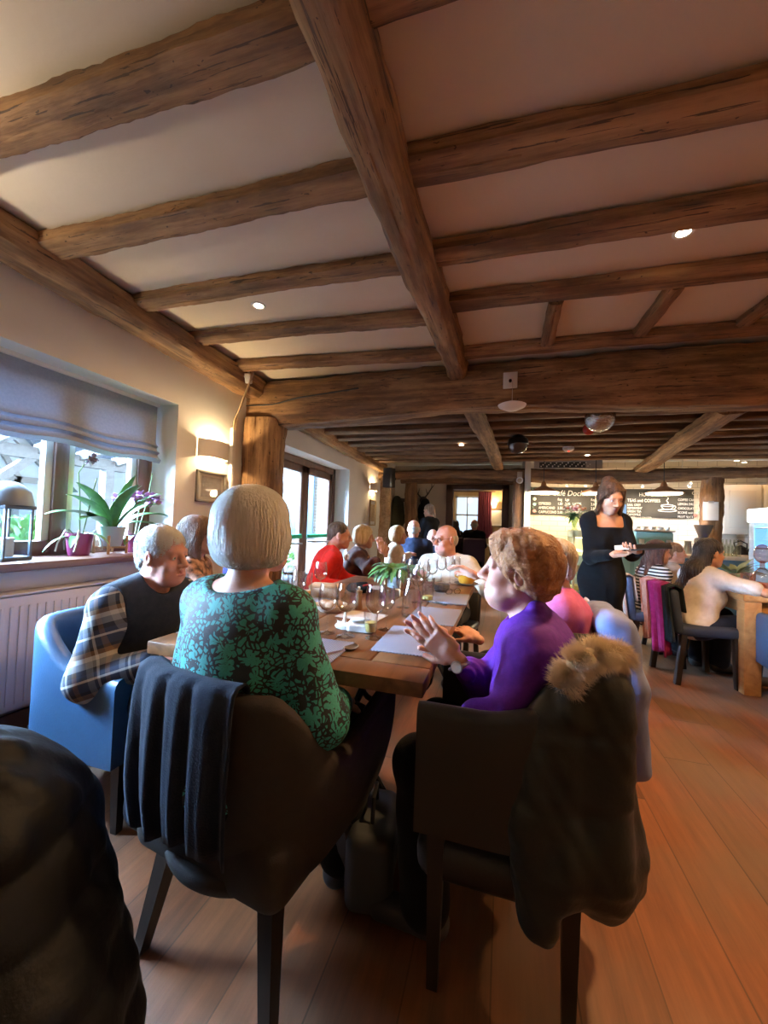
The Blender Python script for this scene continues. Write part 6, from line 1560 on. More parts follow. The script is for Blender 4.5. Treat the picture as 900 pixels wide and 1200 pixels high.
# ================================================================== left wall: picture, pipe, cables
def framed(name, p, w, h, label, axis, fm, art, matm=None, tilt=0.0, d=.02):
    """axis 'X': hangs on a wall facing +X; 'Y': on a wall facing -Y"""
    o = empty(name, p, label=label, cat='picture'); R = Euler((0, 0, -math.pi / 2 if axis == 'X' else math.pi)).to_matrix().to_4x4()
    o.rotation_euler = (0, 0, math.pi / 2 if axis == 'X' else 0)
    m = MB(); f = .022
    for x in (-1, 1): m.box((x * (w / 2 - f / 2), -d / 2, 0), (f, d, h), bev=.003)
    for z in (-1, 1): m.box((0, -d / 2, z * (h / 2 - f / 2)), (w, d, f), bev=.003)
    m.build('frame', fm, o)
    m = MB(); m.box((0, -d * .35, 0), (w - f, d * .3, h - f)); m.build('mount', matm or M_paper, o)
    m = MB(); m.box((0, -d * .52, 0), (w * .66, .002, h * .66)); m.build('print', art, o)
    m = MB(); m.box((0, -d * .7, 0), (w - 2 * f, .002, h - 2 * f)); m.build('glass_pane', glass('picture_glass', (1, 1, 1), .1), o)
    return o
M_sil = mat('silver_frame', (.30, .27, .23), .45, .4)
q = (at(228, 550, X=XW) + at(263, 590, X=XW)) / 2
framed('framed_print', Vector((XW + .003, q.y, q.z)), .36, .27, 'small framed landscape print under the near wall light', 'X', M_sil, mat('muted_print', (.30, .28, .27), .7, c2=(.50, .44, .40), scale=9, detail=6), mat('print_mount', (.62, .57, .50), .8))
q = at(436, 601, X=XW)
framed('framed_certificate', Vector((XW + .003, q.y, q.z)), .34, .50, 'framed sheet under the far wall light by the pale post', 'X', mat('gilt_frame', (.45, .30, .12), .4, .3), mat('sepia_print', (.55, .42, .26), .7, c2=(.40, .28, .16), scale=8))
y_ = at(273, 540, X=XW + .03).y
m = MB(); m.box((XW + .018, y_, 1.03), (.035, .05, 2.06), bev=.004); m.box((XW + .02, y_, .72), (.04, .055, .03)); struct(m.build('trim_1', M_white), 'white cable trunking beside the oak post')
o = empty('alarm_cables', (XW + .03, y_, 2.06), label='bunch of old cables running from the trunking to the white box', cat='cable')
q = at(288, 446, Y=3.02)
for k in range(4):
    dy = .012 * (k - 1.5); m = MB(); m.tube([(0, dy, -.02), (.01, dy, .08 + .02 * k), (.06, -.02 + dy, .14 + .02 * k), (q.x - XW - .03 + .05, -.06 + dy, q.z - 2.06 - .02 + .02 * k), (q.x - XW - .03 + .06 + .01 * k, -.04, q.z - 2.06 + .16)], .007, 7); m.build('cable', mat('cable_paint', (.42, .30, .18), .5), o)
o = empty('sensor_box', q, label='small white sensor box in the corner of the beams above the post', cat='sensor')
m = MB(); m.box((0, 0, .02), (.10, .07, .09), bev=.012, rot=Euler((.3, 0, .3)).to_matrix()); m.build('housing', M_white, o); m = MB(); m.box((0, .02, .09), (.03, .03, .08)); m.build('bracket', M_white, o)
o = empty('beam_cable', (XW, 3.29, 2.3), label='thin dark cable running along the face of the cross beam', cat='cable')
pts = [at(282, 476, Y=3.285), at(320, 474, Y=3.285), at(350, 466, Y=3.285), at(375, 462, Y=3.285), at(420, 455, Y=3.285)]
m = MB(); m.tube([Vector(p_) - o.location for p_ in pts], .007, 7); m.build('cable', mat('black_cord', (.02, .02, .02), .5), o)

# ================================================================== hanging under the beams
yb = 3.28
p = at(598, 446, Y=yb)
o = empty('ceiling_plate', p, label='square white wall plate fixed on the cross beam', cat='plate')
m = MB(); m.box((0, -.005, 0), (.11, .02, .13), bev=.004); m.build('plate', M_white, o); m = MB(); m.lathe([(.012, -.0), (.012, .02)], (0, -.015, -.01), 12, R=Euler((math.pi / 2, 0, 0)).to_matrix()); m.build('hook', M_iron, o)
p2 = at(600, 476, Y=3.22)
o = empty('hanging_dish', p2, label='shallow white dish lamp hanging below the square plate', cat='lamp')
m = MB(); m.lathe([(.001, -.035), (.05, -.03), (.10, -.005), (.108, .008), (.10, .012), (.05, .03), (.001, .035)], n=32); m.build('dish', mat('opal_dish', (.82, .78, .74), .4), o); m = MB(); m.tube([(0, 0, .03), (.0, .03, p.z - p2.z - .02)], .002, 6); m.build('wire', M_steel, o)
p = at(703, 490, Y=3.9)
o = empty('disco_ball', p, label='silvery glass ball hanging below the far joists', cat='ball')
m = MB(); m.sphere((0, 0, 0), .125, 24, 14); m.build('ball', mat('mirror_glass', (.62, .58, .54), .12, .85, bump=.4, bscale=60), o); m = MB(); m.tube([(0, 0, .12), (0, 0, 2.38 - p.z)], .004, 6); m.lathe([(.018, .11), (.018, .14)]); m.build('hanger', M_iron, o)
p = at(690, 503, Y=4.4)
o = empty('red_bauble', p, label='small red bauble behind the silvery ball', cat='bauble'); m = MB(); m.sphere((0, 0, 0), .06); m.build('bauble', mat('red_gloss', (.45, .03, .02), .15), o); m = MB(); m.tube([(0, 0, .05), (0, 0, 2.38 - p.z)], .003, 6); m.build('thread', M_iron, o)
p = at(607, 521, Y=5.2)
o = empty('dome_camera', p, label='black hanging lamp with a smoky glass bowl under the far bridging beam', cat='lamp')
m = MB(); m.lathe([(.03, .19), (.035, .14), (.05, .12), (.115, .07), (.13, .0), (.12, -.005)], n=28, cap=False); m.build('housing', mat('black_enamel', (.012, .012, .013), .3), o); m = MB(); m.lathe([(.122, 0), (.11, -.06), (.07, -.1), (.001, -.115)], n=28); m.build('glass_bowl', mat('smoke_glass', (.10, .07, .05), .08, .3), o); m = MB(); m.tube([(0, 0, .15), (0, 0, 2.38 - p.z)], .02, 8); m.build('stem', M_white, o)
p = at(666, 532, Y=6.0); p.z = 2.362
o = empty('smoke_alarm', p, label='white round smoke alarm with a red light on the far ceiling', cat='smoke alarm')
m = MB(); m.lathe([(.001, -.035), (.05, -.035), (.075, -.01), (.075, .02), (.001, .02)], n=26); m.build('housing', M_white, o); m = MB(); m.sphere((0, -.03, -.036), .012); m.build('red_light', mat('red_led', (.6, .02, .02), .4, emit=(1, .05, .03), estr=3), o)
p = at(456, 560, Y=6.95)
o = empty('loudspeaker', p, math.radians(-20), 'black loudspeaker mounted at the top of the pale post', 'loudspeaker')
m = MB(); m.box((0, 0, 0), (.17, .17, .36), bev=.012); m.build('cabinet', mat('black_enamel', (.012, .012, .013), .3), o); m = MB(); m.box((0, -.087, 0), (.14, .006, .32), bev=.003); m.build('grille', mat('grille_black', (.03, .03, .03), .8), o); m = MB(); m.bar((0, .08, 0), (-.0, .2, 0), .04); m.build('bracket', M_iron, o)
# ================================================================== counter and kitchen
YC = 6.95
M_bluefront = mat('blue_counter_paint', (.10, .22, .34), .5); M_worktop = mat('pale_worktop', (.62, .54, .42), .4, c2=(.55, .47, .36), scale=9)
cx0, cx1 = ax(634, YC), 4.6
o = empty('counter', ((cx0 + cx1) / 2, YC + .3, 0), label='blue panelled counter with a pale worktop in front of the kitchen', cat='counter')
w_ = cx1 - cx0
m = MB(); m.box((0, 0, .43), (w_, .56, .86)); m.build('body', M_bluefront, o)
m = MB()
for i in range(6): m.box((-w_ / 2 + w_ * (i + .5) / 6, -.285, .45), (w_ / 6 - .06, .02, .72), bev=.006)
m.build('front_panel', mat('blue_counter_panel', (.12, .25, .38), .5), o)
m = MB(); m.box((0, 0, .885), (w_ + .06, .64, .05), bev=.008); m.build('worktop', M_worktop, o)
CT = .91
# cake display
x0, x1 = ax(663, YC - .02), ax(701, YC - .02)
o = empty('cake_display', ((x0 + x1) / 2, YC - .55, 0), label='lit glass cake cabinet with yellow shelves beside the waitress', cat='display cabinet'); w_ = x1 - x0; hz = 1.22
M_cab = mat('cabinet_cream', (.60, .50, .24), .5)
m = MB(); m.box((0, 0, .15), (w_, .5, .3), bev=.01); m.box((0, 0, hz - .05), (w_, .5, .1), bev=.01)
for sx in (-1, 1):
    for sy in (-1, 1): m.box((sx * (w_ / 2 - .015), sy * .235, .7), (.03, .03, 1.0))
m.box((0, .24, .7), (w_, .02, 1.0)); m.build('cabinet_frame', M_cab, o)
m = MB(); m.box((0, -.245, .71), (w_ - .06, .006, .84)); m.box((-w_ / 2 + .012, 0, .71), (.006, .44, .84)); m.build('front_glass', M_pane, o)
cakes = [mat('lemon_cake', (.75, .55, .12), .7), mat('sponge', (.55, .34, .14), .8), mat('white_icing', (.82, .78, .7), .5)]
for i, z in enumerate((.36, .62, .86)):
    m = MB(); m.box((0, 0, z), (w_ - .07, .42, .012)); m.build('shelf', mat('shelf_glass', (.7, .66, .4), .2), o)
    for k in range(3):
        m = MB(); m.lathe([(.001, 0), (.075, 0), (.078, .01), (.075, .07), (.068, .078), (.001, .08)] if (k + i) % 2 else [(.001, 0), (.09, 0), (.09, .05), (.02, .075), (.001, .075)], n=20)
        c_ = m.build('cake', cakes[(i + k) % 3], None, Vector(o.location) + Vector(((k - 1) * .16, -.08, z + .006))); tag(c_, ('upper', 'middle', 'lower')[2 - i] + ' shelf cake in the lit cabinet, ' + ('left', 'centre', 'right')[k], 'cake', 'cakes in the lit cabinet')
m = MB(); m.box((0, -.18, hz - .108), (w_ - .1, .03, .012)); m.build('lamp_strip', mat('strip_glow', (1, .9, .5), .5, emit=(1, .85, .35), estr=9), o)
light('cabinet_glow', 'AREA', Vector(o.location) + Vector((0, -.12, hz - .13)), 9, (1, .84, .38), (w_ - .1, .1))
# vase of flowers on it
o = empty('flower_vase', Vector(o.location) + Vector((-.19, -.05, hz)), label='glass vase of pink and cream flowers on the cake cabinet', cat='flowers')
m = MB(); m.lathe([(.001, 0), (.055, 0), (.03, .03), (.035, .10), (.07, .19), (.066, .19), (.03, .1), (.001, .02)], n=22, cap=False); m.build('vase', glass('green_glass', (.75, .85, .7), .3), o)
rn = random.Random(3)
m = MB()
for k in range(40): a = rn.uniform(0, 6.28); leaf(m, (0, 0, .2), (math.cos(a), math.sin(a), rn.uniform(-.2, 1.2)), rn.uniform(.10, .22), .022, .8, 5)
m.build('foliage', M_leaf, o)
for k in range(24):
    a = k * 2.4; r0_ = .024 + .008 * rn.random(); r_ = .03 + .022 * (k % 6); z = .30 + .07 * rn.random() - .25 * max(0, r_ - .09); m = MB(); m.sphere((r_ * math.cos(a), r_ * math.sin(a) - .02, z), r0_, 10, 7, sq=(1, 1, .8)); m.build('flower', [mat('rose_petal', (.70, .25, .25), .6), mat('cream_petal', (.80, .68, .50), .6), mat('peach_petal', (.75, .42, .28), .6)][k % 3], o)
# chalkboards
M_board = mat('chalkboard', (.035, .035, .036), .7, c2=(.055, .053, .05), scale=4); M_chalk = mat('chalk_white', (.80, .79, .76), .9); M_chalkp = mat('chalk_pink', (.7, .3, .3), .9); M_chalkg = mat('chalk_green', (.3, .55, .4), .9); M_chalkb = mat('chalk_blue', (.35, .6, .7), .9)
YBD = YK - .03
def board(pxs, y0, y1, label):
    a = at(pxs[0], y0, Y=YBD); b = at(pxs[1], y1, Y=YBD); w_, h_ = b.x - a.x, a.z - b.z
    o = empty('chalkboard', (a.x, YBD, b.z), label=label, cat='chalkboard'); m = MB(); m.box((w_ / 2, .012, h_ / 2), (w_, .024, h_), bev=.003); m.build('board', M_board, o); return o, w_, h_
RX = (R90, 0, 0)
o, w_, h_ = board((622, 697), 571, 605, 'chalkboard headed with the cafe name and coffee prices, left of the two')
text('chalk_heading', 'The Café Docklow', .155, M_chalk, o, (.16, -.003, h_ - .17), RX, sx=.86, shear=.2)
for i, (a, p1, p2, c, q1, q2) in enumerate((('', 'Reg', 'Lge', '', 'Reg', 'Lge'), ('ESPRESSO', '1.80', '2.30', 'LATTE', '2.60', '2.90'), ('AMERICANO', '2.30', '2.60', 'MOCHA', '2.80', '3.10'), ('CAPPUCCINO', '2.60', '2.90', 'HOT CHOCOLATE', '2.80', '3.20'), ('FLAT WHITE', '2.60', '-', 'TEA', '1.90', '2.40'))):
    z = h_ - .27 - i * .088; s_ = .075
    for tx, x in ((a, .16), (p1, .52), (p2, .66), (c, .80), (q1, 1.13), (q2, 1.27)):
        if tx: text('chalk_line', tx, s_, M_chalk, o, (x, -.003, z), RX, sx=.72)
m = MB()
for k in range(9): leaf(m, (.07, -.004, .06 + k * .06), (math.cos(k * 2.1), -.02, math.sin(k * 2.1)), .07, .022, 0, 4)
m.build('chalk_leaves', M_chalkg, o)
for k, (mm_, zz) in enumerate(((M_chalkp, .08), (M_chalkb, .22), (M_chalk, .33), (M_chalkp, .45))): m = MB(); m.sphere((.08, -.002, zz), .035, 12, 6, sq=(1, .15, 1)); m.build('chalk_flower', mm_, o)
o, w_, h_ = board((731, 813), 573, 608, 'chalkboard with a drawn coffee cup in the middle, right of the two')
text('chalk_heading', 'HOT DRINKS', .10, M_chalk, o, (.26, -.003, h_ - .14), RX, sx=.8); text('chalk_heading', 'TEAS and COFFEES', .085, M_chalk, o, (.06, -.003, h_ - .25), RX, sx=.8)
text('chalk_heading', 'CAKES', .085, M_chalk, o, (1.12, -.003, h_ - .10), RX, sx=.9)
for i, tx in enumerate(('EARL GREY', 'PEPPERMINT', 'GREEN TEA', 'CAMOMILE', 'LEMON and GINGER', 'ICED LATTE')): text('chalk_line', tx, .062, M_chalk, o, (.06, -.003, h_ - .33 - i * .062), RX, sx=.75)
for i, (tx, pr_) in enumerate((('COFFEE CAKE', '3.20'), ('LEMON DRIZZLE', '2.90'), ('CHOCOLATE', '3.20'), ('SCONE with JAM', '2.80'), ('FRUIT SLICE', '2.60'))): text('chalk_line', tx, .062, M_chalk, o, (.90, -.003, h_ - .22 - i * .08), RX, sx=.75); text('chalk_line', pr_, .062, M_chalk, o, (1.36, -.003, h_ - .22 - i * .08), RX, sx=.75)
m = MB(); c_ = Vector((.73, -.006, .22))
m.tube([c_ + Vector((.10 * math.cos(a), 0, .10 * math.sin(a) * .8 + .02)) for a in np.linspace(math.pi, 2 * math.pi, 14)], .007, 6); m.tube([c_ + Vector((.10 * math.cos(a), 0, .02 + .018 * math.sin(a))) for a in np.linspace(0, 6.283, 20)[:-1]], .006, 6, closed=True)
m.tube([c_ + Vector((.10 + .035 * math.cos(a), 0, -.01 + .03 * math.sin(a))) for a in np.linspace(-1.4, 1.6, 10)], .006, 6); m.tube([c_ + Vector((.15 * math.cos(a), 0, -.075 + .022 * math.sin(a))) for a in np.linspace(0, 6.283, 22)[:-1]], .007, 6, closed=True)
m.tube([c_ + Vector((.012 * math.sin(f * 9), 0, .05 + f * .12)) for f in np.linspace(0, 1, 10)], .008, 6); m.build('chalk_cup', M_chalk, o)
for k, mm_ in enumerate((M_chalkp, M_chalkg, M_chalk, M_chalkp, M_chalkg)): m = MB(); m.sphere((1.18 + .07 * k, -.002, .07 + .05 * (k % 2)), .032, 12, 6, sq=(1, .15, 1)); m.build('chalk_flower', mm_, o)
# panel above the tie beam, its marks imitate a reflection of the chalkboard
a = at(626, 541, Y=7.62); b = at(706, 554, Y=7.62)
o = empty('reflection_panel', (a.x, 7.62, 2.33), label='narrow panel above the dark tie beam painted as a reflection of the chalkboard', cat='chalkboard')
m = MB(); m.box(((b.x - a.x) / 2, .01, .07), (b.x - a.x, .02, .16)); m.build('board', mat('pale_board', (.42, .40, .37), .5), o); m = MB(); m.box(((b.x - a.x) * .42, -.002, .055), ((b.x - a.x) * .68, .008, .10)); m.build('slate', M_board, o)
rn = random.Random(9); m = MB()
for i in range(26): x = .12 + i * .032; m.box((x, -.008, .03 + .03 * (i % 3)), (.02, .004, .03 * rn.uniform(.5, 1)))
m.build('reflected_chalk_marks', M_chalk, o)
# coffee machine, grinder, bottles, kettle
p = at(762, 640, Y=YC + .3)
o = empty('espresso_machine', (p.x, YC + .32, CT), label='teal and steel espresso machine with cups on top behind the striped top', cat='coffee machine'); M_teal = mat('teal_enamel', (.18, .38, .38), .3)
m = MB(); m.box((0, 0, .21), (.52, .40, .24), bev=.03); m.build('body', M_teal, o); m = MB(); m.box((0, 0, .345), (.56, .44, .03), bev=.01); m.box((0, -.02, .03), (.64, .46, .06), bev=.01); m.build('trays', M_steel, o)
for sx in (-.18, .18): m = MB(); m.lathe([(.035, .0), (.035, .07)], (sx, -.23, .14)); m.tube([(sx, -.24, .15), (sx, -.36, .13)], .012); m.build('group_head', M_steel, o)
M_cup = mat('white_cup', (.78, .76, .72), .35)
for k in range(9):
    m = MB(); m.lathe([(.001, 0), (.022, 0), (.036, .05), (.033, .05), (.02, .006), (.001, .006)], n=14, cap=False); c_ = m.build('coffee_cup', M_cup, None, (p.x - .22 + k * .055, YC + .26 + .08 * (k % 2), CT + .361)); tag(c_, 'white coffee cup upturned on the espresso machine', 'cup', 'cups on the espresso machine')
p = at(825, 640, Y=YC + .25)
o = empty('coffee_grinder', (p.x, YC + .27, CT), label='black coffee grinder with a blue light before the kitchen post', cat='grinder')
m = MB(); m.box((0, 0, .13), (.18, .22, .26), bev=.03); m.build('body', M_blackl, o); m = MB(); m.lathe([(.05, .26), (.07, .30), (.12, .44), (.12, .46), (.001, .46)], n=24); m.build('hopper', mat('smoke_hopper', (.10, .08, .07), .2), o); m = MB(); m.box((0, -.112, .2), (.14, .01, .09), bev=.004); m.build('blue_display', mat('blue_glow', (.02, .05, .6), .4, emit=(.03, .09, 1), estr=4), o)
for k in range(5):
    p = at(846 + 4.5 * k, 648, Y=YC + .3); m = MB(); m.lathe([(.001, 0), (.032, 0), (.034, .14), (.012, .19), (.011, .25), (.001, .25)], n=16); c_ = m.build('glass_bottle', glass('bottle_glass', (.86, .88, .80), .3), None, (p.x, YC + .28, CT)); tag(c_, ('first', 'second', 'third', 'fourth', 'fifth')[k] + ' clear bottle from the grinder on the counter', 'bottle', 'bottles on the counter')
for k, (px, hh_) in enumerate(((790, .16), (806, .2))):
    p = at(px, 648, Y=YC + .3); o = empty('milk_jug', (p.x, YC + .3, CT), label=('steel jug left of the black haired woman on the counter', 'taller steel canister beside the grinder')[k], cat='jug'); m = MB(); m.lathe([(.001, 0), (.05, 0), (.055, hh_ * .4), (.04, hh_ * .8), (.045, hh_), (.001, hh_ - .01)], n=22); m.build('jug_body', M_steel, o); m = MB(); m.tube([(.05, 0, hh_ * .8), (.09, 0, hh_ * .7), (.09, 0, hh_ * .35), (.05, 0, hh_ * .3)], .007, 8); m.build('handle', M_steel, o)
# cream cupboards on the right
x0 = ax(846, 8.3); M_cup_ = mat('cream_cupboard', (.66, .58, .44), .5)
for k in range(4):
    o = empty('wall_cupboard', (x0 + .28 + k * .56, 8.45, 1.28), label=('first', 'second', 'third', 'fourth')[k] + ' cream wall cupboard right of the kitchen post', cat='cupboard', group='cream wall cupboards')
    m = MB(); m.box((0, 0, .40), (.55, .34, .86), bev=.004); m.build('body', M_cup_, o)
    m = MB(); m.box((0, -.18, .40), (.53, .022, .84), bev=.004); dd = m.build('door', M_cup_, o); m = MB(); m.box((0, -.195, .40), (.38, .012, .66), bev=.005); m.build('door_panel', mat('cream_panel', (.60, .52, .39), .5), o)
    hx_ = .2 if k % 2 == 0 else -.2; m = MB(); m.tube([(hx_, -.19, .06), (hx_, -.225, .07), (hx_, -.225, .20), (hx_, -.19, .21)], .008, 8); m.build('handle', M_iron, dd)
o = empty('base_units', (x0 + 1.1, 8.35, 0), label='cream base units with worktop below the wall cupboards', cat='kitchen unit'); m = MB(); m.box((0, 0, .43), (2.3, .58, .86)); m.build('body', M_cup_, o); m = MB(); m.box((0, -.02, .88), (2.34, .64, .04), bev=.006); m.build('worktop', M_worktop, o)
for k in range(4): m = MB(); m.box((-.86 + k * .57, -.295, .45), (.53, .02, .72), bev=.004); dd = m.build('door', M_cup_, o); m = MB(); m.tube([(-.66 + k * .57, -.30, .6), (-.66 + k * .57, -.33, .6), (-.66 + k * .57, -.33, .75), (-.66 + k * .57, -.30, .75)], .007, 8); m.build('handle', M_iron, dd)
m = MB(); m.box((x0 + .22, 8.64, 1.09), (.3, .02, .36), bev=.003); tag(m.build('splash_panel', mat('grey_panel', (.40, .36, .30), .5)), 'grey splash panel under the first wall cupboard', 'panel')
o = empty('kettle', at(868, 648, Y=8.3), label='black kettle on the worktop beside the drinks fridge', cat='kettle'); o.location.z = .9
m = MB(); m.lathe([(.001, 0), (.10, 0), (.095, .06), (.07, .13), (.03, .15), (.001, .17)], n=24); m.build('body', M_blackl, o); m = MB(); m.tube([(-.08, 0, .12), (-.1, 0, .2), (0, 0, .24), (.09, 0, .19), (.09, 0, .1)], .01, 8); m.build('handle', M_blackl, o); m = MB(); m.tube([(.09, 0, .06), (.15, 0, .13)], [.02, .012], 10); m.build('spout', M_blackl, o)
# notice on the post, ring hook
p = at(833, 599, Y=7.56)
o = empty('notice_board', p, label='white clipboard hanging on the kitchen post', cat='notice'); m = MB(); m.box((0, 0, 0), (.21, .012, .30), bev=.003); m.build('sheet', M_paper, o); m = MB(); m.box((0, -.01, .145), (.07, .014, .03)); m.build('clip', M_steel, o)
p = at(609, 563, Y=7.57)
o = empty('wall_ring', p, label='pale round ring on the post left of the chalkboard', cat='ring'); m = MB(); m.box((0, .0, .06), (.09, .016, .2), bev=.004); m.build('back_plate', mat('ring_plate', (.55, .45, .35), .5), o); m = MB(); m.tube([(.05 * math.cos(a), -.02, -.0 + .05 * math.sin(a)) for a in np.linspace(0, 6.283, 24)[:-1]], .012, 8, closed=True); m.build('ring', M_white, o)
p = at(730, 599, Y=8.66); m = MB(); m.box((0, 0, 0), (.11, .02, .26), bev=.003); tag(m.build('blue_poster', mat('blue_poster', (.06, .16, .42), .6), None, p), 'small upright blue sign between the chalkboards', 'sign')
# drinks fridge
p = at(891, 640, Y=6.3); fx = p.x + .40
o = empty('drinks_fridge', (fx, 6.5, 0), label='tall drinks fridge with a glowing blue front at the right edge', cat='fridge')
ztop = at(885, 594, Y=6.2).z; zhd = at(885, 611, Y=6.2).z
m = MB(); m.box((.02, .24, zhd / 2), (.60, .12, zhd), bev=.01); m.box((.29, 0, zhd / 2), (.04, .5, zhd)); m.box((0, 0, .06), (.62, .5, .12)); m.build('body', mat('fridge_grey', (.45, .48, .52), .4), o)
m = MB(); m.box((0, -.02, (ztop + zhd) / 2), (.66, .56, ztop - zhd), bev=.02); m.build('lit_header', mat('fridge_header', (.9, .95, 1), .4, emit=(.75, .9, 1), estr=1.6), o)
m = MB(); m.box((0, .165, zhd * .52), (.56, .02, zhd * .9)); m.build('lit_interior', mat('fridge_inside', (.3, .6, .85), .4, emit=(.22, .55, .85), estr=.9), o)
for k in range(5):
    m = MB(); m.box((0, -.05, .25 + k * .27), (.56, .40, .012)); m.build('shelf', M_steel, o)
    for q in range(5):
        m = MB(); m.lathe([(.001, 0), (.026, 0), (.026, .13), (.010, .17), (.010, .19), (.001, .19)], n=12); c_ = m.build('drink_bottle', [mat('bottle_blue', (.15, .4, .6), .3), mat('bottle_clear', (.55, .7, .8), .2), mat('bottle_white', (.75, .8, .85), .4)][(k + q) % 3], None, (fx - .21 + q * .105, 6.5 - .245, .257 + k * .27)); tag(c_, ('lowest', 'second', 'third', 'fourth', 'top')[k] + ' shelf bottle in the glowing fridge', 'bottle', ('lowest', 'second', 'third', 'fourth', 'top')[k] + ' shelf bottles in the drinks fridge')
m = MB(); m.box((0, -.285, zhd * .52), (.60, .012, zhd * .96)); m.box((-.30, 0, zhd * .52), (.012, .5, zhd * .96)); m.build('glass_door', M_pane, o); m = MB(); m.tube([(-.26, -.29, .7), (-.26, -.32, .72), (-.26, -.32, 1.1), (-.26, -.29, 1.12)], .01, 8); m.build('door_handle', M_steel, o)
light('fridge_glow', 'AREA', (fx, 6.5, zhd - .06), 14, (.45, .8, 1), (.4, .3))
# ================================================================== oak table: plant, pink glassware, tray
M_pinkg = glass('pink_glass', (.985, .84, .79), .45); OZ = TZ
p = at(862, 684, Z=OZ); p = Vector((max(p.x, 1.85), 4.55, OZ))
o, zt = pot('table_plant', Vector((at(861, 690, Y=4.6).x, 4.6, OZ)), .05, .06, .10, mat('clay_pot', (.42, .32, .22), .6), 'leafy plant in a pot on the oak table', 'plant')
m = MB(); rn = random.Random(8)
for k in range(40): a = rn.uniform(0, 6.28); leaf(m, (.02 * math.cos(a), .02 * math.sin(a), zt - .02), (math.cos(a), math.sin(a), rn.uniform(.3, 2.2)), rn.uniform(.12, .26), .024, .9, 6)
m.build('leaves', M_leaf2, o)
q = Vector((at(888, 690, Y=3.95).x, 3.95, OZ))
o = empty('serving_tray', q, label='dark round tray under the pink glasses on the oak table', cat='tray'); m = MB(); m.lathe([(.001, 0), (.17, 0), (.18, .018), (.174, .018), (.165, .006), (.001, .006)], n=32, cap=False); m.build('tray', mat('dark_tray', (.03, .02, .02), .4), o)
def jug(name, loc, h, r, label, cat, neck=.35, ball=False):
    o = empty(name, loc, label=label, cat=cat); t = .002
    pr = [(.001, 0), (r, 0), (r * 1.02, h * .35), (r * .75, h * .6), (r * neck, h * .78), (r * neck, h)]
    m = MB(); m.lathe(pr + [(max(.0008, a - t), z) for a, z in pr[::-1][:-1]] + [(.001, .004)], n=26, cap=False); m.build('glass_wall', M_pinkg, o)
    if ball: m = MB(); m.sphere((0, 0, h + .055), .062, 20, 14, sq=(.9, .9, 1.25)); m.build('stopper', glass('rose_glass', (.95, .62, .55), .6), o)
    return o
jug('pink_decanter', q + Vector((.03, .0, .007)), .25, .075, 'tall pink glass decanter with a big round stopper on the dark tray', 'decanter', .22, True)
jug('pink_jug', q + Vector((-.09, -.05, .007)), .15, .06, 'squat pink glass jug left on the dark tray', 'jug', .8); jug('pink_jug', q + Vector((.12, -.06, .007)), .14, .055, 'squat pink glass jug right on the dark tray', 'jug', .8)
m = MB(); m.box((0, 0, .004), (.14, .2, .008), bev=.002); tag(m.build('dark_notebook', M_blackl, None, (at(866, 697, Y=3.9).x + .02, 4.2, OZ), .4), 'dark notebook under the elbow on the oak table', 'notebook')
# ---- waitress: notepad, pen, folder
def V3(v): return Vector([float(x) for x in v])
wr_ = V3(WAI.wrR + WAI.hd[1][0] * .09); wl_ = V3(WAI.wrL + WAI.hd[-1][0] * .09)
o = empty('order_pad', (wr_ + wl_) / 2 + Vector((.03, -.04, .03)), math.radians(-14), 'black order folder held open by the waitress', 'folder')
m = MB(); m.box((.08, 0, .012), (.22, .085, .010), rot=Euler((.35, -.12, 0)).to_matrix(), bev=.002); m.build('cover', M_blackl, o); m = MB(); m.box((-.08, -.005, -.002), (.08, .07, .005), rot=Euler((.35, -.12, 0)).to_matrix()); m.build('pages', M_paper, o)
# ================================================================== lobby and back room
p = at(496, 583, Y=8.85)
o = empty('antlers', p, label='dark mounted antlers above coats in the lobby', cat='antlers'); M_antl = mat('antler_brown', (.05, .03, .02), .6)
m = MB(); m.lathe([(.001, -.04), (.09, -.03), (.07, .03), (.001, .04)], (0, .0, -.06), 18, R=Euler((math.pi / 2, 0, 0)).to_matrix()); m.build('shield', M_antl, o)
for s_ in (-1, 1):
    m = MB(); m.tube([(s_ * .03, -.03, -.02), (s_ * .12, -.06, .08), (s_ * .20, -.05, .22), (s_ * .19, -.03, .36)], [.018, .016, .013, .004], 8); m.tube([(s_ * .11, -.06, .06), (s_ * .07, -.1, .2)], [.012, .004], 8); m.tube([(s_ * .19, -.05, .2), (s_ * .27, -.07, .3)], [.011, .004], 8); m.build('antler', M_antl, o)
p = at(499, 600, Y=8.75)
for k, (px, py, cm) in enumerate(((498, 600, BLACKC), (465, 596, cloth('olive_coat', (.06, .06, .035))))):
    p = np.array(at(px, py, Y=8.75)); drape('hanging_coat', ('black coat hanging below the antlers', 'olive coat hanging on the lobby pegs left of the dark post')[k], 'coat', cm, lambda F: (F.cap(p + [0, 0, .2], p + [0, 0, -.35], .10, .17, .05), F.cap(p + [-.1, 0, .12], p + [-.15, 0, -.3], .06, .06, .04), F.cap(p + [.1, 0, .12], p + [.15, 0, -.3], .06, .06, .04)), .016)
o = empty('coat_pegs', at(468, 586, Y=8.85), label='dark peg rail on the lobby wall', cat='coat rack'); m = MB(); m.box((0, .02, 0), (.6, .03, .08)); m.build('rail', M_antl, o)
for k in range(4): m = MB(); m.tube([(-.22 + k * .15, 0, 0), (-.22 + k * .15, -.1, .03)], .012, 8); m.build('peg', M_antl, o)
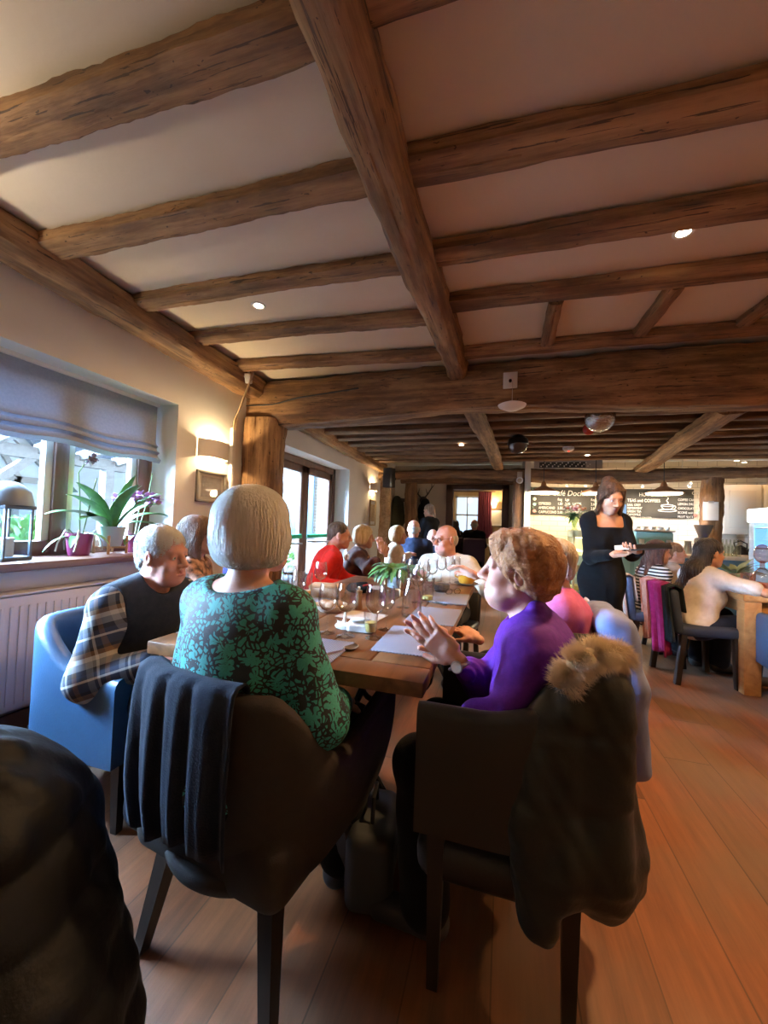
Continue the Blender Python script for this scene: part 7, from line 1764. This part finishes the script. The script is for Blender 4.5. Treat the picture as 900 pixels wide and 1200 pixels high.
# back room: curtain, window, framed sheet, table and chairs
p = at(568, 600, Y=YF - .1); M_cur = mat('plum_curtain', (.16, .02, .05), .9, c2=(.11, .014, .035), scale=8, stretch=(8, 8, .4))
zc0, zc1 = at(568, 627, Y=YF).z, at(568, 579, Y=YF).z; o = empty('curtain', (p.x, YF - .09, 0), label='plum red curtain right of the far window', cat='curtain'); g = []
for i in range(31): x = -.19 + i * .38 / 30; g.append([(x * (1 + .25 * (z < 1.2)), .03 * math.sin(i * 1.3) , z) for z in np.linspace(zc0 - .1, zc1 + .05, 6)])
m = MB(); m.sheet(g, .008); m.build('fabric', M_cur, o); m = MB(); m.tube([(wx0 - p.x - .2, .02, zc1 + .07), (.3, .02, zc1 + .07)], .015, 8); m.build('curtain_pole', M_antl, o)
wf = struct(empty('window_2', ((wx0 + wx1) / 2, YF, wz0)), 'bright sash window of the back room'); ww, wh = wx1 - wx0, wz1 - wz0
m = MB()
for x in (-ww / 2 + .03, 0, ww / 2 - .03): m.box((x, .06, wh / 2), (.06 if x else .035, .06, wh))
for z in (.03, wh * .5, wh - .03): m.box((0, .06, z), (ww, .06, .06 if z != wh * .5 else .05))
m.build('window_frame', M_white, wf); m = MB(); m.box((0, .06, wh / 2), (ww, .006, wh)); m.build('pane', M_pane, wf)
portal('back_window_portal', ((wx0 + wx1) / 2, YF + .25, (wz0 + wz1) / 2), (ww, wh), (-R90, 0, 0))
p = at(582, 607, Y=YF - .03); framed('framed_notice', p, .42, .52, 'framed pale sheet on the ochre wall of the back room', 'Y', M_antl, mat('pale_sheet', (.70, .66, .58), .7))
M_plum = mat('plum_upholstery', (.07, .03, .05), .7)
for k, lb in ((18, 'dark chair with a plum back in front of the far window'), (17, 'dark chair left of the plum backed chair before the far window')):
    h, yw = SEATS[k]; c_ = dining_chair((h.x + math.sin(yw) * .02, h.y - math.cos(yw) * .02, 0), yw, lb, M_plum, M_darkleg, w=.26, hb=.95)
q = at(548, 640, Y=10.7); o = empty('back_room_table', (q.x, 11.3, 0), label='white covered table before the far window', cat='table'); m = MB(); m.box((0, 0, .74), (1.4, .8, .04), bev=.005); m.build('tabletop', M_paper, o)
for sx in (-.6, .6):
    for sy in (-.3, .3): m = MB(); m.box((sx, sy, .36), (.07, .07, .72)); m.build('leg', M_darkleg, o)
# garden outside
rn = random.Random(2)
def bush(loc, r, label, n=260):
    o = empty('shrub', loc, label=label, cat='shrub'); m = MB()
    for k in range(n):
        a, e = rn.uniform(0, 6.28), rn.uniform(-.2, 1.5); d = Vector((math.cos(a) * math.cos(e), math.sin(a) * math.cos(e), math.sin(e))); leaf(m, d * r * rn.uniform(.5, .95) + Vector((0, 0, r * .4)), d + Vector((rn.uniform(-.6, .6), rn.uniform(-.6, .6), .2)), r * .35, r * .09, .4, 3)
    m.build('leaves', mat('bright_leaf', (.07, .16, .03), .6, c2=(.12, .22, .05), scale=3), o); m = MB(); m.tube([(0, 0, -.05), (0, 0, r * .7)], .05, 8); m.build('stem', M_antl, o)
bq = at(32, 620, X=-7.5); bush((-7.5, bq.y, 0), .75, 'bright green shrub in the courtyard outside the window')
bush((-4.6, 7.4, 0), .5, 'green shrub outside the glazed doors')
bush((-9.5, 15.5, .2), 2.4, 'big leafy tree crown beside the timbered house', 420)
